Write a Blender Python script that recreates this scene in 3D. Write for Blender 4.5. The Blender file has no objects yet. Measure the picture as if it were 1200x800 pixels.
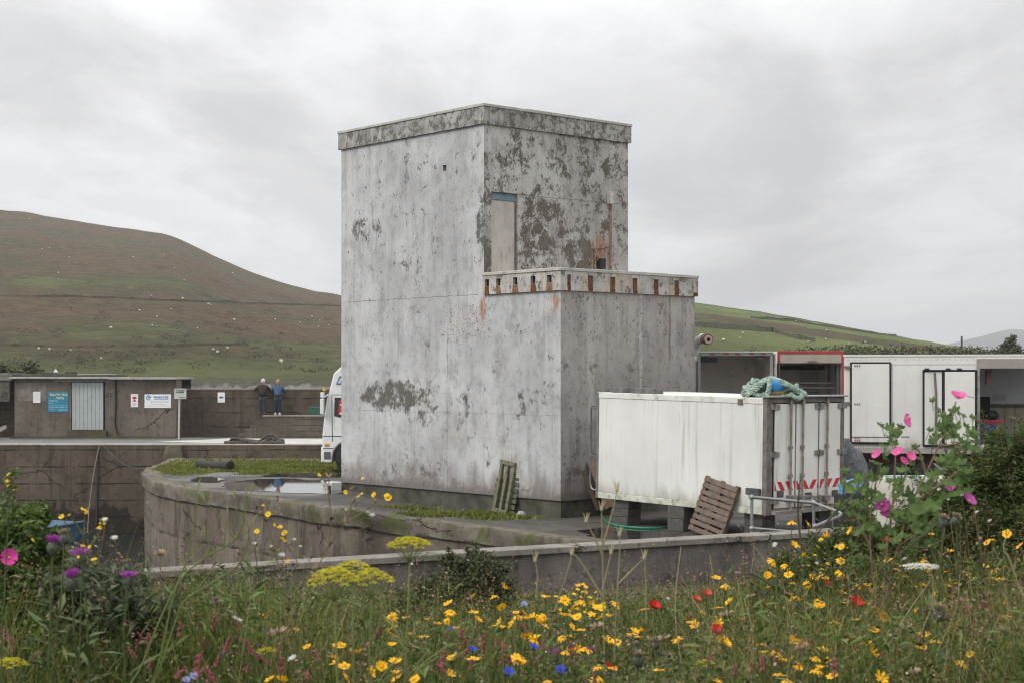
import bpy, bmesh, math, random
import numpy as np
from mathutils import Vector, Matrix, Euler, noise as mnoise

random.seed(7)
RNG = np.random.default_rng(7)
R = math.radians
E, F = 3.4, 1892.0            # eye height (m) and focal length in photo pixels
scene = bpy.context.scene
col = scene.collection


def W(px, py, Y):
    return Vector(((px - 600) / F * Y, Y, E - (py - 440) / F * Y))


def G(px, py, z=0.0):
    return W(px, py, (E - z) * F / (py - 440))


# ------------------------------------------------------------------ objects
MW = {}


def tag(o, label=None, cat=None, group=None, kind=None):
    if label:
        o['label'] = label
    if cat:
        o['category'] = cat
    if group:
        o['group'] = group
    if kind:
        o['kind'] = kind
    return o


def thing(name, label, cat, loc=(0, 0, 0), rot=(0, 0, 0), group=None):
    o = bpy.data.objects.new(name, None)
    o.empty_display_size = .2
    col.objects.link(o)
    if not isinstance(rot, (tuple, list, Euler)):
        rot = rot.to_euler()
    o.location = loc
    o.rotation_euler = rot
    MW[o.name] = Matrix.Translation(Vector(loc)) @ Euler(rot).to_matrix().to_4x4()
    return tag(o, label, cat, group)


def add_obj(name, me, parent=None, world=False):
    o = bpy.data.objects.new(name, me)
    col.objects.link(o)
    if parent is not None:
        o.parent = parent
        if world:
            me.transform(MW[parent.name].inverted())
        MW[o.name] = MW[parent.name]
    else:
        MW[o.name] = Matrix()
    return o


class MB:
    def __init__(s):
        s.v, s.f, s.m = [], [], []

    def add(s, vs, fs, m=0, M=None):
        b = len(s.v)
        for p in vs:
            p = Vector(p)
            s.v.append(M @ p if M is not None else p)
        for f in fs:
            s.f.append([b + i for i in f])
            s.m.append(m)
        return s

    def box(s, lo, hi, m=0, M=None):
        x0, y0, z0 = lo
        x1, y1, z1 = hi
        vs = [(x0, y0, z0), (x1, y0, z0), (x1, y1, z0), (x0, y1, z0), (x0, y0, z1), (x1, y0, z1), (x1, y1, z1), (x0, y1, z1)]
        return s.add(vs, [(0, 3, 2, 1), (4, 5, 6, 7), (0, 1, 5, 4), (1, 2, 6, 5), (2, 3, 7, 6), (3, 0, 4, 7)], m, M)

    def cbox(s, c, size, rot=(0, 0, 0), m=0, M=None):
        T = Matrix.Translation(Vector(c)) @ Euler(rot).to_matrix().to_4x4()
        if M is not None:
            T = M @ T
        h = Vector(size) / 2
        return s.box(-h, h, m, T)

    def tube(s, path, r, n=8, m=0, caps=True, closed=False):
        P = [Vector(p) for p in path]
        k = len(P)
        rs = r if isinstance(r, (list, tuple)) else [r] * k
        b = len(s.v)
        up = None
        for i in range(k):
            if closed:
                t = P[(i + 1) % k] - P[i - 1]
            else:
                t = P[min(i + 1, k - 1)] - P[max(i - 1, 0)]
            if t.length < 1e-9:
                t = Vector((0, 0, 1))
            t.normalize()
            if up is None:
                a = Vector((0, 0, 1)) if abs(t.z) < .9 else Vector((1, 0, 0))
                up = (a - t * a.dot(t)).normalized()
            else:
                up = (up - t * up.dot(t))
                if up.length < 1e-6:
                    a = Vector((1, 0, 0)) if abs(t.x) < .9 else Vector((0, 1, 0))
                    up = a - t * a.dot(t)
                up.normalize()
            q = t.cross(up)
            for j in range(n):
                a = 2 * math.pi * j / n
                s.v.append(P[i] + (up * math.cos(a) + q * math.sin(a)) * rs[i])
        for i in range(k if closed else k - 1):
            i2 = (i + 1) % k
            for j in range(n):
                j2 = (j + 1) % n
                s.f.append([b + i * n + j, b + i * n + j2, b + i2 * n + j2, b + i2 * n + j])
                s.m.append(m)
        if caps and not closed:
            s.f.append([b + j for j in range(n)][::-1]); s.m.append(m)
            s.f.append([b + (k - 1) * n + j for j in range(n)]); s.m.append(m)
        return s

    def ell(s, c, rad, nu=12, nv=8, m=0, M=None, jit=0.0):
        vs, fs = [], []
        c = Vector(c)
        for i in range(nv + 1):
            th = math.pi * i / nv
            for j in range(nu):
                a = 2 * math.pi * j / nu
                d = Vector((math.sin(th) * math.cos(a), math.sin(th) * math.sin(a), math.cos(th)))
                k = 1 + jit * mnoise.noise(d * 2.3 + c * 5)
                vs.append(c + Vector((d.x * rad[0], d.y * rad[1], d.z * rad[2])) * k)
        for i in range(nv):
            for j in range(nu):
                j2 = (j + 1) % nu
                fs.append((i * nu + j, (i + 1) * nu + j, (i + 1) * nu + j2, i * nu + j2))
        return s.add(vs, fs, m, M)

    def prism(s, poly, off, m=0, M=None):
        n = len(poly)
        off = Vector(off)
        P = [Vector(p) for p in poly]
        vs = P + [p + off for p in P]
        fs = [list(range(n))[::-1], [n + i for i in range(n)]]
        for i in range(n):
            j = (i + 1) % n
            fs.append([i, j, n + j, n + i])
        return s.add(vs, fs, m, M)

    def lathe(s, prof, c=(0, 0, 0), n=16, m=0, M=None):
        vs, fs = [], []
        c = Vector(c)
        for r, z in prof:
            for j in range(n):
                a = 2 * math.pi * j / n
                vs.append(c + Vector((r * math.cos(a), r * math.sin(a), z)))
        for i in range(len(prof) - 1):
            for j in range(n):
                j2 = (j + 1) % n
                fs.append((i * n + j, i * n + j2, (i + 1) * n + j2, (i + 1) * n + j))
        return s.add(vs, fs, m, M)

    def mesh(s, name, mats, smooth=False, fix=True):
        me = bpy.data.meshes.new(name)
        me.from_pydata([tuple(p) for p in s.v], [], s.f)
        for mt in (mats if isinstance(mats, (list, tuple)) else [mats]):
            me.materials.append(mt)
        me.polygons.foreach_set('material_index', s.m)
        if fix:
            bm = bmesh.new(); bm.from_mesh(me)
            bmesh.ops.recalc_face_normals(bm, faces=bm.faces[:])
            bm.to_mesh(me); bm.free()
        if smooth:
            me.polygons.foreach_set('use_smooth', [True] * len(me.polygons))
            me.set_sharp_from_angle(angle=R(50))
        me.update()
        return me

    def build(s, name, mats, parent=None, smooth=False, bevel=0.0, world=False, seg=2, fix=True):
        o = add_obj(name, s.mesh(name, mats, smooth, fix), parent, world)
        if bevel:
            b = o.modifiers.new('Bevel', 'BEVEL')
            b.width = bevel; b.segments = seg; b.limit_method = 'ANGLE'; b.angle_limit = R(40)
        return o


def copy_tree(o, parent=None):
    c = o.copy()
    col.objects.link(c)
    if parent is not None:
        c.parent = parent
    for ch in list(o.children):
        copy_tree(ch, c)
    return c


def fast_mesh(name, V, Fq, mat, rnd=None, smooth=False, matidx=None):
    """V (n,3) and Fq (m,k) arrays to a mesh, with a random float per vertex."""
    me = bpy.data.meshes.new(name)
    V = np.asarray(V, np.float32); Fq = np.asarray(Fq, np.int32)
    k = Fq.shape[1]
    me.vertices.add(len(V)); me.vertices.foreach_set('co', V.ravel())
    me.loops.add(Fq.size); me.loops.foreach_set('vertex_index', Fq.ravel())
    me.polygons.add(len(Fq))
    me.polygons.foreach_set('loop_start', np.arange(0, Fq.size, k, dtype=np.int32))
    for mt in (mat if isinstance(mat, (list, tuple)) else [mat]):
        me.materials.append(mt)
    if matidx is not None:
        me.polygons.foreach_set('material_index', np.asarray(matidx, np.int32))
    me.update(calc_edges=True)
    if rnd is not None:
        at = me.attributes.new('rnd', 'FLOAT', 'POINT')
        at.data.foreach_set('value', np.asarray(rnd, np.float32))
    if smooth:
        me.polygons.foreach_set('use_smooth', np.ones(len(Fq), bool))
    return me


# ------------------------------------------------------------------ materials
class NT:
    def __init__(s, name, world=None):
        if world is None:
            s.mat = bpy.data.materials.new(name)
            s.mat.use_nodes = True
            s.t = s.mat.node_tree
        else:
            world.use_nodes = True
            s.t = world.node_tree
        s.t.nodes.clear()

    def nd(s, typ, **kw):
        n = s.t.nodes.new(typ)
        for k, v in kw.items():
            setattr(n, k, v)
        return n

    def set(s, sock, v):
        if isinstance(v, bpy.types.NodeSocket):
            s.t.links.new(v, sock)
        elif isinstance(v, (tuple, list)):
            sock.default_value = (*v, 1.0) if (len(v) == 3 and sock.type == 'RGBA') else v
        else:
            sock.default_value = (v, v, v, 1) if sock.type == 'RGBA' else v

    def co(s, kind='Object'):
        return s.nd('ShaderNodeTexCoord').outputs[kind]

    def sep(s, v):
        n = s.nd('ShaderNodeSeparateXYZ'); s.set(n.inputs[0], v)
        return n.outputs

    def comb(s, x, y, z):
        n = s.nd('ShaderNodeCombineXYZ')
        for i, q in enumerate((x, y, z)):
            s.set(n.inputs[i], q)
        return n.outputs[0]

    def mul(s, v, k):
        n = s.nd('ShaderNodeVectorMath', operation='MULTIPLY')
        s.set(n.inputs[0], v); s.set(n.inputs[1], k)
        return n.outputs[0]

    def noise(s, v, scale, detail=6, rough=.55, dist=0.0, out=0):
        n = s.nd('ShaderNodeTexNoise')
        s.set(n.inputs['Vector'], v); n.inputs['Scale'].default_value = scale
        n.inputs['Detail'].default_value = detail; n.inputs['Roughness'].default_value = rough
        n.inputs['Distortion'].default_value = dist
        return n.outputs[out]

    def voro(s, v, scale, feature='F1', rand=1.0):
        n = s.nd('ShaderNodeTexVoronoi', feature=feature)
        s.set(n.inputs['Vector'], v); n.inputs['Scale'].default_value = scale
        n.inputs['Randomness'].default_value = rand
        return n.outputs['Distance']

    def m(s, op, a, b=0.0, c=0.0, clamp=False):
        n = s.nd('ShaderNodeMath', operation=op, use_clamp=clamp)
        s.set(n.inputs[0], a); s.set(n.inputs[1], b); s.set(n.inputs[2], c)
        return n.outputs[0]

    def ss(s, x, lo, hi, a=0.0, b=1.0):
        n = s.nd('ShaderNodeMapRange', interpolation_type='SMOOTHSTEP', clamp=True)
        s.set(n.inputs['Value'], x)
        n.inputs['From Min'].default_value = lo; n.inputs['From Max'].default_value = hi
        n.inputs['To Min'].default_value = a; n.inputs['To Max'].default_value = b
        return n.outputs[0]

    def mix(s, f, a, b, blend='MIX'):
        n = s.nd('ShaderNodeMix', data_type='RGBA', blend_type=blend, clamp_factor=True)
        s.set(n.inputs['Factor'], f); s.set(n.inputs[6], a); s.set(n.inputs[7], b)
        return n.outputs[2]

    def ramp(s, f, stops, interp='LINEAR'):
        n = s.nd('ShaderNodeValToRGB')
        r = n.color_ramp; r.interpolation = interp
        while len(r.elements) < len(stops):
            r.elements.new(.5)
        for e, (p, c) in zip(r.elements, stops):
            e.position = p
            e.color = (*c, 1) if isinstance(c, (tuple, list)) else (c, c, c, 1)
        s.set(n.inputs[0], f)
        return n.outputs[0]

    def attr(s, name):
        return s.nd('ShaderNodeAttribute', attribute_name=name).outputs['Fac']

    def bump(s, h, strength=.3, dist=.02, normal=None):
        n = s.nd('ShaderNodeBump')
        n.inputs['Strength'].default_value = strength; n.inputs['Distance'].default_value = dist
        s.set(n.inputs['Height'], h)
        if normal is not None:
            s.set(n.inputs['Normal'], normal)
        return n.outputs[0]

    def blob(s, u, z, cu, cz, ru, rz):
        """1 in the middle of an ellipse in wall coordinates, 0 at its rim and outside."""
        a = s.m('DIVIDE', s.m('SUBTRACT', u, cu), ru)
        b = s.m('DIVIDE', s.m('SUBTRACT', z, cz), rz)
        d = s.m('SQRT', s.m('ADD', s.m('MULTIPLY', a, a), s.m('MULTIPLY', b, b)))
        return s.m('SUBTRACT', 1.0, d, clamp=True)

    def line(s, x, c, w):
        return s.m('LESS_THAN', s.m('ABSOLUTE', s.m('SUBTRACT', x, c)), w)

    def bsdf(s, color, rough=.8, metal=0.0, normal=None, spec=.3, trans=0.0, sheen=0.0, sub=None):
        p = s.nd('ShaderNodeBsdfPrincipled')
        s.set(p.inputs['Base Color'], color); s.set(p.inputs['Roughness'], rough)
        s.set(p.inputs['Metallic'], metal); p.inputs['Specular IOR Level'].default_value = spec
        if normal is not None:
            s.set(p.inputs['Normal'], normal)
        out = s.nd('ShaderNodeOutputMaterial')
        sh = p.outputs[0]
        if sub:      # thin leaf / petal: some light comes through
            tr = s.nd('ShaderNodeBsdfTranslucent'); s.set(tr.inputs[0], color)
            mx = s.nd('ShaderNodeMixShader'); mx.inputs[0].default_value = sub
            s.t.links.new(sh, mx.inputs[1]); s.t.links.new(tr.outputs[0], mx.inputs[2])
            sh = mx.outputs[0]
        s.t.links.new(sh, out.inputs[0])
        return s.mat


def worn(name, c1, c2, scale=3.0, rough=.7, metal=0.0, bump=.15, dirt=None, dirt_amt=.5, spec=.3, streak=False, bscale=30):
    """Two-tone noisy surface with optional dirt patches."""
    t = NT(name)
    p = t.co()
    n = t.noise(p, scale, 6, .6)
    c = t.mix(t.ss(n, .3, .7), c1, c2)
    if dirt is not None:
        q = t.mul(p, (4, 4, .5)) if streak else p
        d = t.noise(q, scale * 1.7, 8, .68)
        c = t.mix(t.ss(d, .62 - .2 * dirt_amt, .78 - .1 * dirt_amt), c, dirt)
    h = t.noise(p, bscale, 5, .6)
    return t.bsdf(c, t.ss(n, .2, .8, max(.05, rough - .1), min(1, rough + .1)), metal, t.bump(h, bump, .01), spec)


def plain(name, c, rough=.6, metal=0.0, spec=.3, sub=None, var=.12, scale=8):
    t = NT(name)
    n = t.noise(t.co(), scale, 4, .6)
    k = t.ss(n, .25, .75, 1 - var, 1 + var)
    cc = t.mix(1.0, c, t.comb(k, k, k), 'MULTIPLY')
    return t.bsdf(cc, rough, metal, None, spec, sub=sub)


def leafy(name, stops, rough=.6, sub=.3, spec=.25):
    t = NT(name)
    return t.bsdf(t.ramp(t.attr('rnd'), stops), rough, 0, None, spec, sub=sub)
# ------------------------------------------------------------------ camera
cam = bpy.data.cameras.new('camera')
cam.sensor_width = 36; cam.sensor_fit = 'HORIZONTAL'
cam.lens = F * 36 / 1200
cam.shift_y = 40 / 1200
cam.clip_start = .1; cam.clip_end = 20000
cam.dof.use_dof = True; cam.dof.focus_distance = 37; cam.dof.aperture_fstop = 10
camo = bpy.data.objects.new('camera', cam)
camo.location = (0, 0, E); camo.rotation_euler = (R(90), 0, 0)
col.objects.link(camo)
scene.camera = camo
scene.cycles.use_denoising = True
scene.cycles.filter_width = 1.15
scene.cycles.max_bounces = 10
scene.cycles.diffuse_bounces = 8
scene.cycles.transparent_max_bounces = 12
scene.view_settings.view_transform = 'Standard'
scene.view_settings.look = 'None'
scene.view_settings.gamma = 1
scene.view_settings.exposure = EXPOSURE = 0.0

# ------------------------------------------------------------------ sky and sun (overcast)
SUN_EL, SUN_AZ = R(42), R(-128)      # azimuth measured from +Y towards +X: the bright part of the cloud is behind the camera, to the left
world = bpy.data.worlds.new('World')
scene.world = world
t = NT('', world)
sky = t.nd('ShaderNodeTexSky', sky_type='NISHITA')
sky.sun_disc = False
sky.sun_elevation = SUN_EL; sky.sun_rotation = SUN_AZ
sky.air_density = 1.0; sky.dust_density = 3.0
d = t.co('Generated')
sx = t.sep(d)
el = t.m('MAXIMUM', sx[2], 0.0)
k = t.m('DIVIDE', 1.0, t.m('ADD', el, .16))
pv = t.comb(t.m('MULTIPLY', sx[0], k), t.m('MULTIPLY', sx[1], k), t.m('MULTIPLY', el, 1.5))
c1 = t.noise(t.mul(pv, (1.0, .55, 1.0)), 1.15, 7, .52, .35)
c2 = t.noise(t.mul(pv, (.8, .5, 1.0)), 3.4, 6, .55, .5)
cl = t.m('ADD', t.m('MULTIPLY', t.ss(c1, .40, .62), .68), t.m('MULTIPLY', t.ss(c2, .38, .64), .32))
lum = t.m('MULTIPLY', t.m('ADD', 7.0, t.m('MULTIPLY', t.ss(el, 0.0, .95), 14.0)), t.m('ADD', .80, t.m('MULTIPLY', cl, .42)))
lum = t.m('MULTIPLY', lum, t.ss(sx[0], -.05, .34, 1.05, .91))
lum = t.m('MULTIPLY', lum, t.ss(el, -.02, .10, .92, 1.06))
tint = t.mix(cl, (.968, .986, 1.0), (1.0, 1.0, .985))
cloud = t.mix(1.0, tint, t.comb(lum, lum, lum), 'MULTIPLY')
for n_ in t.t.nodes:
    if n_.type == 'MIX':
        n_.clamp_result = False
skyc = t.mix(.94, sky.outputs[0], cloud)
bg = t.nd('ShaderNodeBackground')
bg.inputs['Strength'].default_value = .1
t.set(bg.inputs['Color'], skyc)
wo = t.nd('ShaderNodeOutputWorld')
t.t.links.new(bg.outputs[0], wo.inputs[0])

sun = bpy.data.lights.new('sun', 'SUN')
sun.energy = 1.5; sun.angle = R(12); sun.color = (1, .95, .88)
suno = bpy.data.objects.new('sun', sun)
sd = Vector((math.sin(SUN_AZ) * math.cos(SUN_EL), math.cos(SUN_AZ) * math.cos(SUN_EL), math.sin(SUN_EL)))
suno.rotation_euler = sd.to_track_quat('Z', 'Y').to_euler()
suno.location = (-20, -20, 30)
col.objects.link(suno)

# ------------------------------------------------------------------ frames of the tower and the box body
AR = math.atan2(.657, .754)                       # both stand turned by the same angle
DR = Vector((math.cos(AR), math.sin(AR), 0)); DL = Vector((-math.sin(AR), math.cos(AR), 0))
TC = Vector((57 / F * 38.5, 38.5, 0))             # near bottom corner of the lower block
LBX, LBY, TX, TY = 4.70, 2.84, 5.13, 9.06


def on_plane(px, py, org, u):
    """pixel -> (distance along u, height) on the upright plane through org along u"""
    a = (px - 600) / F
    # org.x + u.x s = a (org.y + u.y s)
    s = (a * org.y - org.x) / (u.x - a * u.y)
    Y = org.y + u.y * s
    return s, E - (py - 440) / F * Y


def L(px, py):            # left face of the tower: (y, z)
    return on_plane(px, py, TC, DL)


def RU(px, py):           # right face of the upper part: (x, z)
    return on_plane(px, py, TC + DL * LBY, DR)


def RL(px, py):           # right face of the lower block
    return on_plane(px, py, TC, DR)


def plaster(name, axis, pale1, pale2, flakes, flake_bias, streak_amt, speck, regions, lines=(), base_z=.45, moss=.0, frough=(.70, .84), streaks=(), rust=()):
    t = NT(name)
    p = t.co()
    s = t.sep(p)
    u = s[1] if axis == 'y' else s[0]
    z = s[2]
    big = t.noise(p, .55, 5, .6, .4)
    c = t.mix(t.ss(big, .32, .68), pale1, pale2)
    mid = t.noise(p, 3.2, 8, .65)
    c = t.mix(t.ss(mid, .48, .70, 0, .42), c, tuple(q * .66 for q in pale1))
    # vertical run-off streaks
    st = t.noise(t.mul(p, (5.5, 5.5, .35)), 1.0, 6, .62)
    c = t.mix(t.ss(st, .47, .74, 0, streak_amt), c, (.17, .16, .15))
    st2 = t.noise(t.mul(p, (4.0, 4.0, .22)), 1.6, 5, .6)
    c = t.mix(t.ss(st2, .60, .76, 0, .45), c, tuple(min(.8, q * 1.18) for q in pale2))
    for (cu, w, z0, z1, colr, amt) in streaks:
        wob = t.m('ADD', u, t.m('MULTIPLY', t.m('SUBTRACT', t.noise(t.mul(p, (1, 1, .8)), 1.6, 3), .5), .12))
        a = t.ss(t.m('ABSOLUTE', t.m('SUBTRACT', wob, cu)), w * .2, w, amt, 0)
        a = t.m('MULTIPLY', a, t.m('MULTIPLY', t.ss(z, z0, z0 + .5), t.ss(z, z1, z1 - .05)))
        a = t.m('MULTIPLY', a, t.ss(t.noise(t.mul(p, (9, 9, 1.5)), 1.5, 6, .6), .25, .55))
        c = t.mix(a, c, colr)
    # scattered specks and bigger patches where the paint has come off
    n1 = t.noise(p, 2.4, 10, .72, .25)
    n2 = t.noise(t.mul(p, (1, 1, .75)), 13, 8, .7)
    n4_ = t.noise(p, 22, 6, .72)
    bias = None
    for (cu, cz, ru, rz, amt) in regions:
        b = t.m('MULTIPLY', t.ss(t.blob(u, z, cu, cz, ru, rz), 0, .55), amt)
        bias = b if bias is None else t.m('MAXIMUM', bias, b)
    lo = t.m('ADD', n1, flake_bias)
    if bias is not None:
        lo = t.m('ADD', lo, bias)
    fl = t.ss(t.m('ADD', t.m('MULTIPLY', lo, .72), t.m('MULTIPLY', n2, .28)), .582, .655)
    sp = t.ss(t.m('ADD', n2, t.m('MULTIPLY', t.m('SUBTRACT', n1, .5), .6)), speck, speck + .05, 0, .85)
    half = t.ss(t.m('ADD', t.m('MULTIPLY', lo, .72), t.m('MULTIPLY', n2, .28)), .555, .615, 0, .5)
    c = t.mix(half, c, tuple(q * .6 for q in pale1))
    n4 = t.noise(p, 34, 6, .7)
    c = t.mix(t.m('MULTIPLY', t.ss(n4, .58, .68, 0, .7), t.ss(t.noise(p, .9, 6, .65), .42, .62)), c, (.13, .12, .105))
    c = t.mix(t.ss(t.noise(p, .8, 6, .62), .50, .72, 0, .42), c, (.32, .29, .26))
    fcol = t.mix(t.ss(t.noise(p, 14, 6, .7), .35, .7), flakes, tuple(q * 1.75 for q in flakes))
    mask = t.m('MULTIPLY', t.m('MAXIMUM', fl, sp), t.ss(n4_, .25, .5, .72, 1.0))
    c = t.mix(mask, c, fcol)
    for (a0, a1, u0, u1, z0, w) in lines:     # thin cracks: level (z0) or upright (a0)
        wob = t.m('MULTIPLY', t.m('SUBTRACT', t.noise(p, 2.2, 5, .6), .5), .10)
        if a0 == 'h':
            k = t.line(t.m('ADD', z, wob), z0, w)
            g = t.m('MULTIPLY', t.m('GREATER_THAN', u, u0), t.m('LESS_THAN', u, u1))
        else:
            k = t.line(t.m('ADD', u, wob), z0, w)
            g = t.m('MULTIPLY', t.m('GREATER_THAN', z, u0), t.m('LESS_THAN', z, u1))
        k = t.m('MULTIPLY', t.m('MULTIPLY', k, g), t.ss(t.noise(p, 5, 3), .3, .55))
        c = t.mix(t.m('MULTIPLY', k, a1), c, (.07, .065, .06))
    # damp stained foot of the wall
    ft = t.m('SUBTRACT', z, t.m('MULTIPLY', t.noise(t.mul(p, (1, 1, .5)), 2.0, 6, .65), 2.6))
    c = t.mix(t.m('MULTIPLY', t.ss(ft, .05, -.9), .7), c, (.175, .145, .135))
    ft2 = t.m('SUBTRACT', z, t.m('MULTIPLY', t.noise(p, 7, 8, .7), .95))
    c = t.mix(t.m('MULTIPLY', t.ss(ft2, .25, -.05), .75), c, (.125, .11, .095))
    for (cu, cz, ru, rz, amt) in rust:
        rb = t.m('MULTIPLY', t.ss(t.blob(u, z, cu, cz, ru, rz), 0, .7), t.ss(t.noise(t.mul(p, (8, 8, 2)), 1.5, 6, .65), .3, .6))
        c = t.mix(t.m('MULTIPLY', rb, amt), c, (.30, .125, .05))
    c = t.mix(t.ss(t.noise(t.mul(p, (1, 1, .6)), 2.0, 9, .75), .50, .62, 0, .38), c, tuple(q * .45 for q in pale1))
    grain = t.noise(p, 60, 4, .6)
    h = t.m('SUBTRACT', t.m('ADD', t.m('MULTIPLY', grain, .35), t.m('MULTIPLY', mid, .6)), t.m('MULTIPLY', mask, .5))
    return t.bsdf(c, t.ss(mask, 0, 1, *frough), 0, t.bump(h, .5, .012), .25)


def reg(fn, x0, y0, x1, y1, amt):
    a, b = fn(x0, y1), fn(x1, y0)
    return ((a[0] + b[0]) / 2, (a[1] + b[1]) / 2, abs(b[0] - a[0]) / 2, abs(b[1] - a[1]) / 2, amt)


zc = L(480, 350)[1]
M_LEFT = plaster('painted_plaster_blue_white', 'y', (.368, .373, .376), (.500, .505, .506), (.085, .078, .070), .008, .34, .62,
                 [reg(L, 408, 438, 520, 486, .20), reg(L, 405, 245, 452, 292, .13), reg(L, 470, 425, 520, 520, .10), reg(L, 440, 280, 520, 345, .05),
                  reg(L, 515, 440, 570, 520, .09), reg(L, 556, 200, 572, 330, .16), reg(L, 410, 520, 560, 620, .10), reg(L, 590, 430, 660, 500, .08), reg(L, 440, 150, 520, 230, .045)],
                 [('h', .55, L(560, 352)[0], L(402, 352)[0], zc, .012), ('v', .55, .5, 4.7, L(524, 400)[0], .014),
                  ('h', .30, 0, L(402, 352)[0], 2.45, .010)],
                 rust=[reg(L, 560, 338, 572, 385, .9), reg(L, 643, 338, 658, 372, .8)])
M_RU = plaster('flaking_plaster', 'x', (.365, .345, .325), (.505, .485, .46), (.090, .076, .060), .070, .42, .575,
               [reg(RU, 600, 200, 665, 340, .105), reg(RU, 600, 240, 690, 340, .075), reg(RU, 604, 215, 640, 330, .10), reg(RU, 640, 140, 740, 220, .06), reg(RU, 655, 200, 725, 270, .05), reg(RU, 655, 270, 705, 330, .13),
                reg(RU, 560, 280, 580, 330, .20), reg(RU, 555, 150, 580, 330, .08), reg(RU, 700, 240, 722, 275, .10), reg(RU, 570, 150, 640, 215, .05)],
               [('h', .6, .5, 4.8, RU(680, 235)[1], .012)],
               rust=[reg(RU, 688, 265, 718, 330, .8)])
M_RL = plaster('grey_mauve_render', 'x', (.275, .254, .243), (.395, .37, .352), (.105, .092, .083), -.015, .58, .57,
               [reg(RL, 655, 470, 700, 640, .12), reg(RL, 720, 370, 800, 470, .055), reg(RL, 668, 350, 700, 470, .04)],
               [], streaks=[(RL(751, 400)[0], .09, 2.2, 5.5, (.52, .51, .50), .7), (RL(692, 400)[0], .16, 1.5, 5.5, (.45, .44, .435), .5),
                            (RL(785, 400)[0], .06, 3.6, 5.5, (.16, .10, .07), .7)])


def parapet_mat(name, c1, c2, rusty):
    t = NT(name)
    p = t.co(); s = t.sep(p)
    n = t.noise(p, 1.6, 8, .66, .3)
    c = t.mix(t.ss(n, .36, .62), c1, c2)
    fl = t.noise(p, 5.0, 9, .72, .2)
    c = t.mix(t.ss(fl, (.53 if rusty else .47), (.60 if rusty else .57), 0, .9), c, (.115, .105, .09))
    dr = t.noise(t.mul(p, (7, 7, .5)), 1.0, 6, .65)
    c = t.mix(t.ss(dr, .52, .72, 0, .7), c, (.10, .092, .08))
    li = t.noise(p, 2.6, 6, .62)
    c = t.mix(t.ss(li, .64, .72, 0, .75), c, (.22, .19, .045))
    if rusty:
        tan = t.noise(p, 1.1, 4, .6)
        c = t.mix(t.ss(tan, .50, .62, 0, .65), c, (.46, .35, .22))
    return t.bsdf(c, .82, 0, t.bump(fl, .35, .012), .2)


M_PAR = parapet_mat('weathered_parapet', (.23, .22, .205), (.39, .375, .355), False)
M_PAR2 = parapet_mat('weathered_low_parapet', (.31, .295, .27), (.47, .45, .42), True)
M_COP = worn('coping_concrete', (.36, .35, .32), (.48, .47, .43), 2.2, .8, dirt=(.16, .15, .11), dirt_amt=.4)
M_RUST = worn('rust', (.085, .032, .016), (.17, .066, .03), 9, .85, dirt=(.04, .02, .012), dirt_amt=.4, bump=.4)
M_RUSTSTAIN = worn('rust_stained_render', (.16, .075, .04), (.30, .20, .125), 7, .85, dirt=(.14, .045, .02), dirt_amt=.9, streak=True)
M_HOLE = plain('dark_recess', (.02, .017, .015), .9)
M_DOORP = worn('bare_boarded_door', (.40, .365, .33), (.50, .465, .425), 2.6, .8, dirt=(.20, .15, .11), dirt_amt=.35, streak=True)
M_BLUEP = worn('faded_blue_paint', (.12, .18, .22), (.18, .25, .29), 4, .6, dirt=(.10, .12, .12))
M_PLINTH = worn('damp_plinth', (.030, .028, .024), (.10, .092, .075), 2.4, .75, dirt=(.05, .065, .022), dirt_amt=.7)
M_PIPE = worn('rusty_pipe', (.17, .075, .04), (.33, .19, .13), 7, .8, dirt=(.42, .38, .34), dirt_amt=.5)
M_GALV = worn('galvanised_steel', (.20, .207, .213), (.30, .307, .31), 5, .5, .6, dirt=(.20, .19, .17), dirt_amt=.3)

# ------------------------------------------------------------------ the tower
tower = thing('concrete_tower', 'tall square tower of flaking whitewashed concrete with a lower flat roofed block at its foot', 'building', TC, (0, 0, AR))
ZT0 = L(567, 145.5)[1]
ZT1 = E + (440 - 121.5) / F * (TC + DL * LBY).y
ZL0 = 5.43; ZL1 = 5.97; ZROOF = 5.62
PLZ = .42
w = MB()
# shell of the upper tower; materials: 0 left, 1 upper right, 2 lower right
DXa, DXb = RU(576, 300)[0], RU(607, 300)[0]
DZ = RU(590, 226)[1]
hz = RU(521, 197)
HY, HZ = L(521, 197)
w.v = []


def panel(mb, axis, fixed, u0, u1, z0, z1, holes, m, depth):
    """an upright wall face with rectangular openings cut in it, each with reveals going in by depth"""
    us = sorted({u0, u1, *[h[0] for h in holes], *[h[1] for h in holes]})
    zs = sorted({z0, z1, *[h[2] for h in holes], *[h[3] for h in holes]})
    P = (lambda u, z, d=0: (fixed + d, u, z)) if axis == 'y' else (lambda u, z, d=0: (u, fixed + d, z))
    for i in range(len(us) - 1):
        for j in range(len(zs) - 1):
            uc, zc_ = (us[i] + us[i + 1]) / 2, (zs[j] + zs[j + 1]) / 2
            if any(h[0] < uc < h[1] and h[2] < zc_ < h[3] for h in holes):
                continue
            mb.add([P(us[i], zs[j]), P(us[i + 1], zs[j]), P(us[i + 1], zs[j + 1]), P(us[i], zs[j + 1])], [(0, 1, 2, 3)], m)
    for (a, b, c, d_) in holes:
        q = [(a, c), (b, c), (b, d_), (a, d_)]
        for k in range(4):
            e, f = q[k], q[(k + 1) % 4]
            mb.add([P(*e), P(*f), P(*f, depth), P(*e, depth)], [(0, 1, 2, 3)], m)


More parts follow.
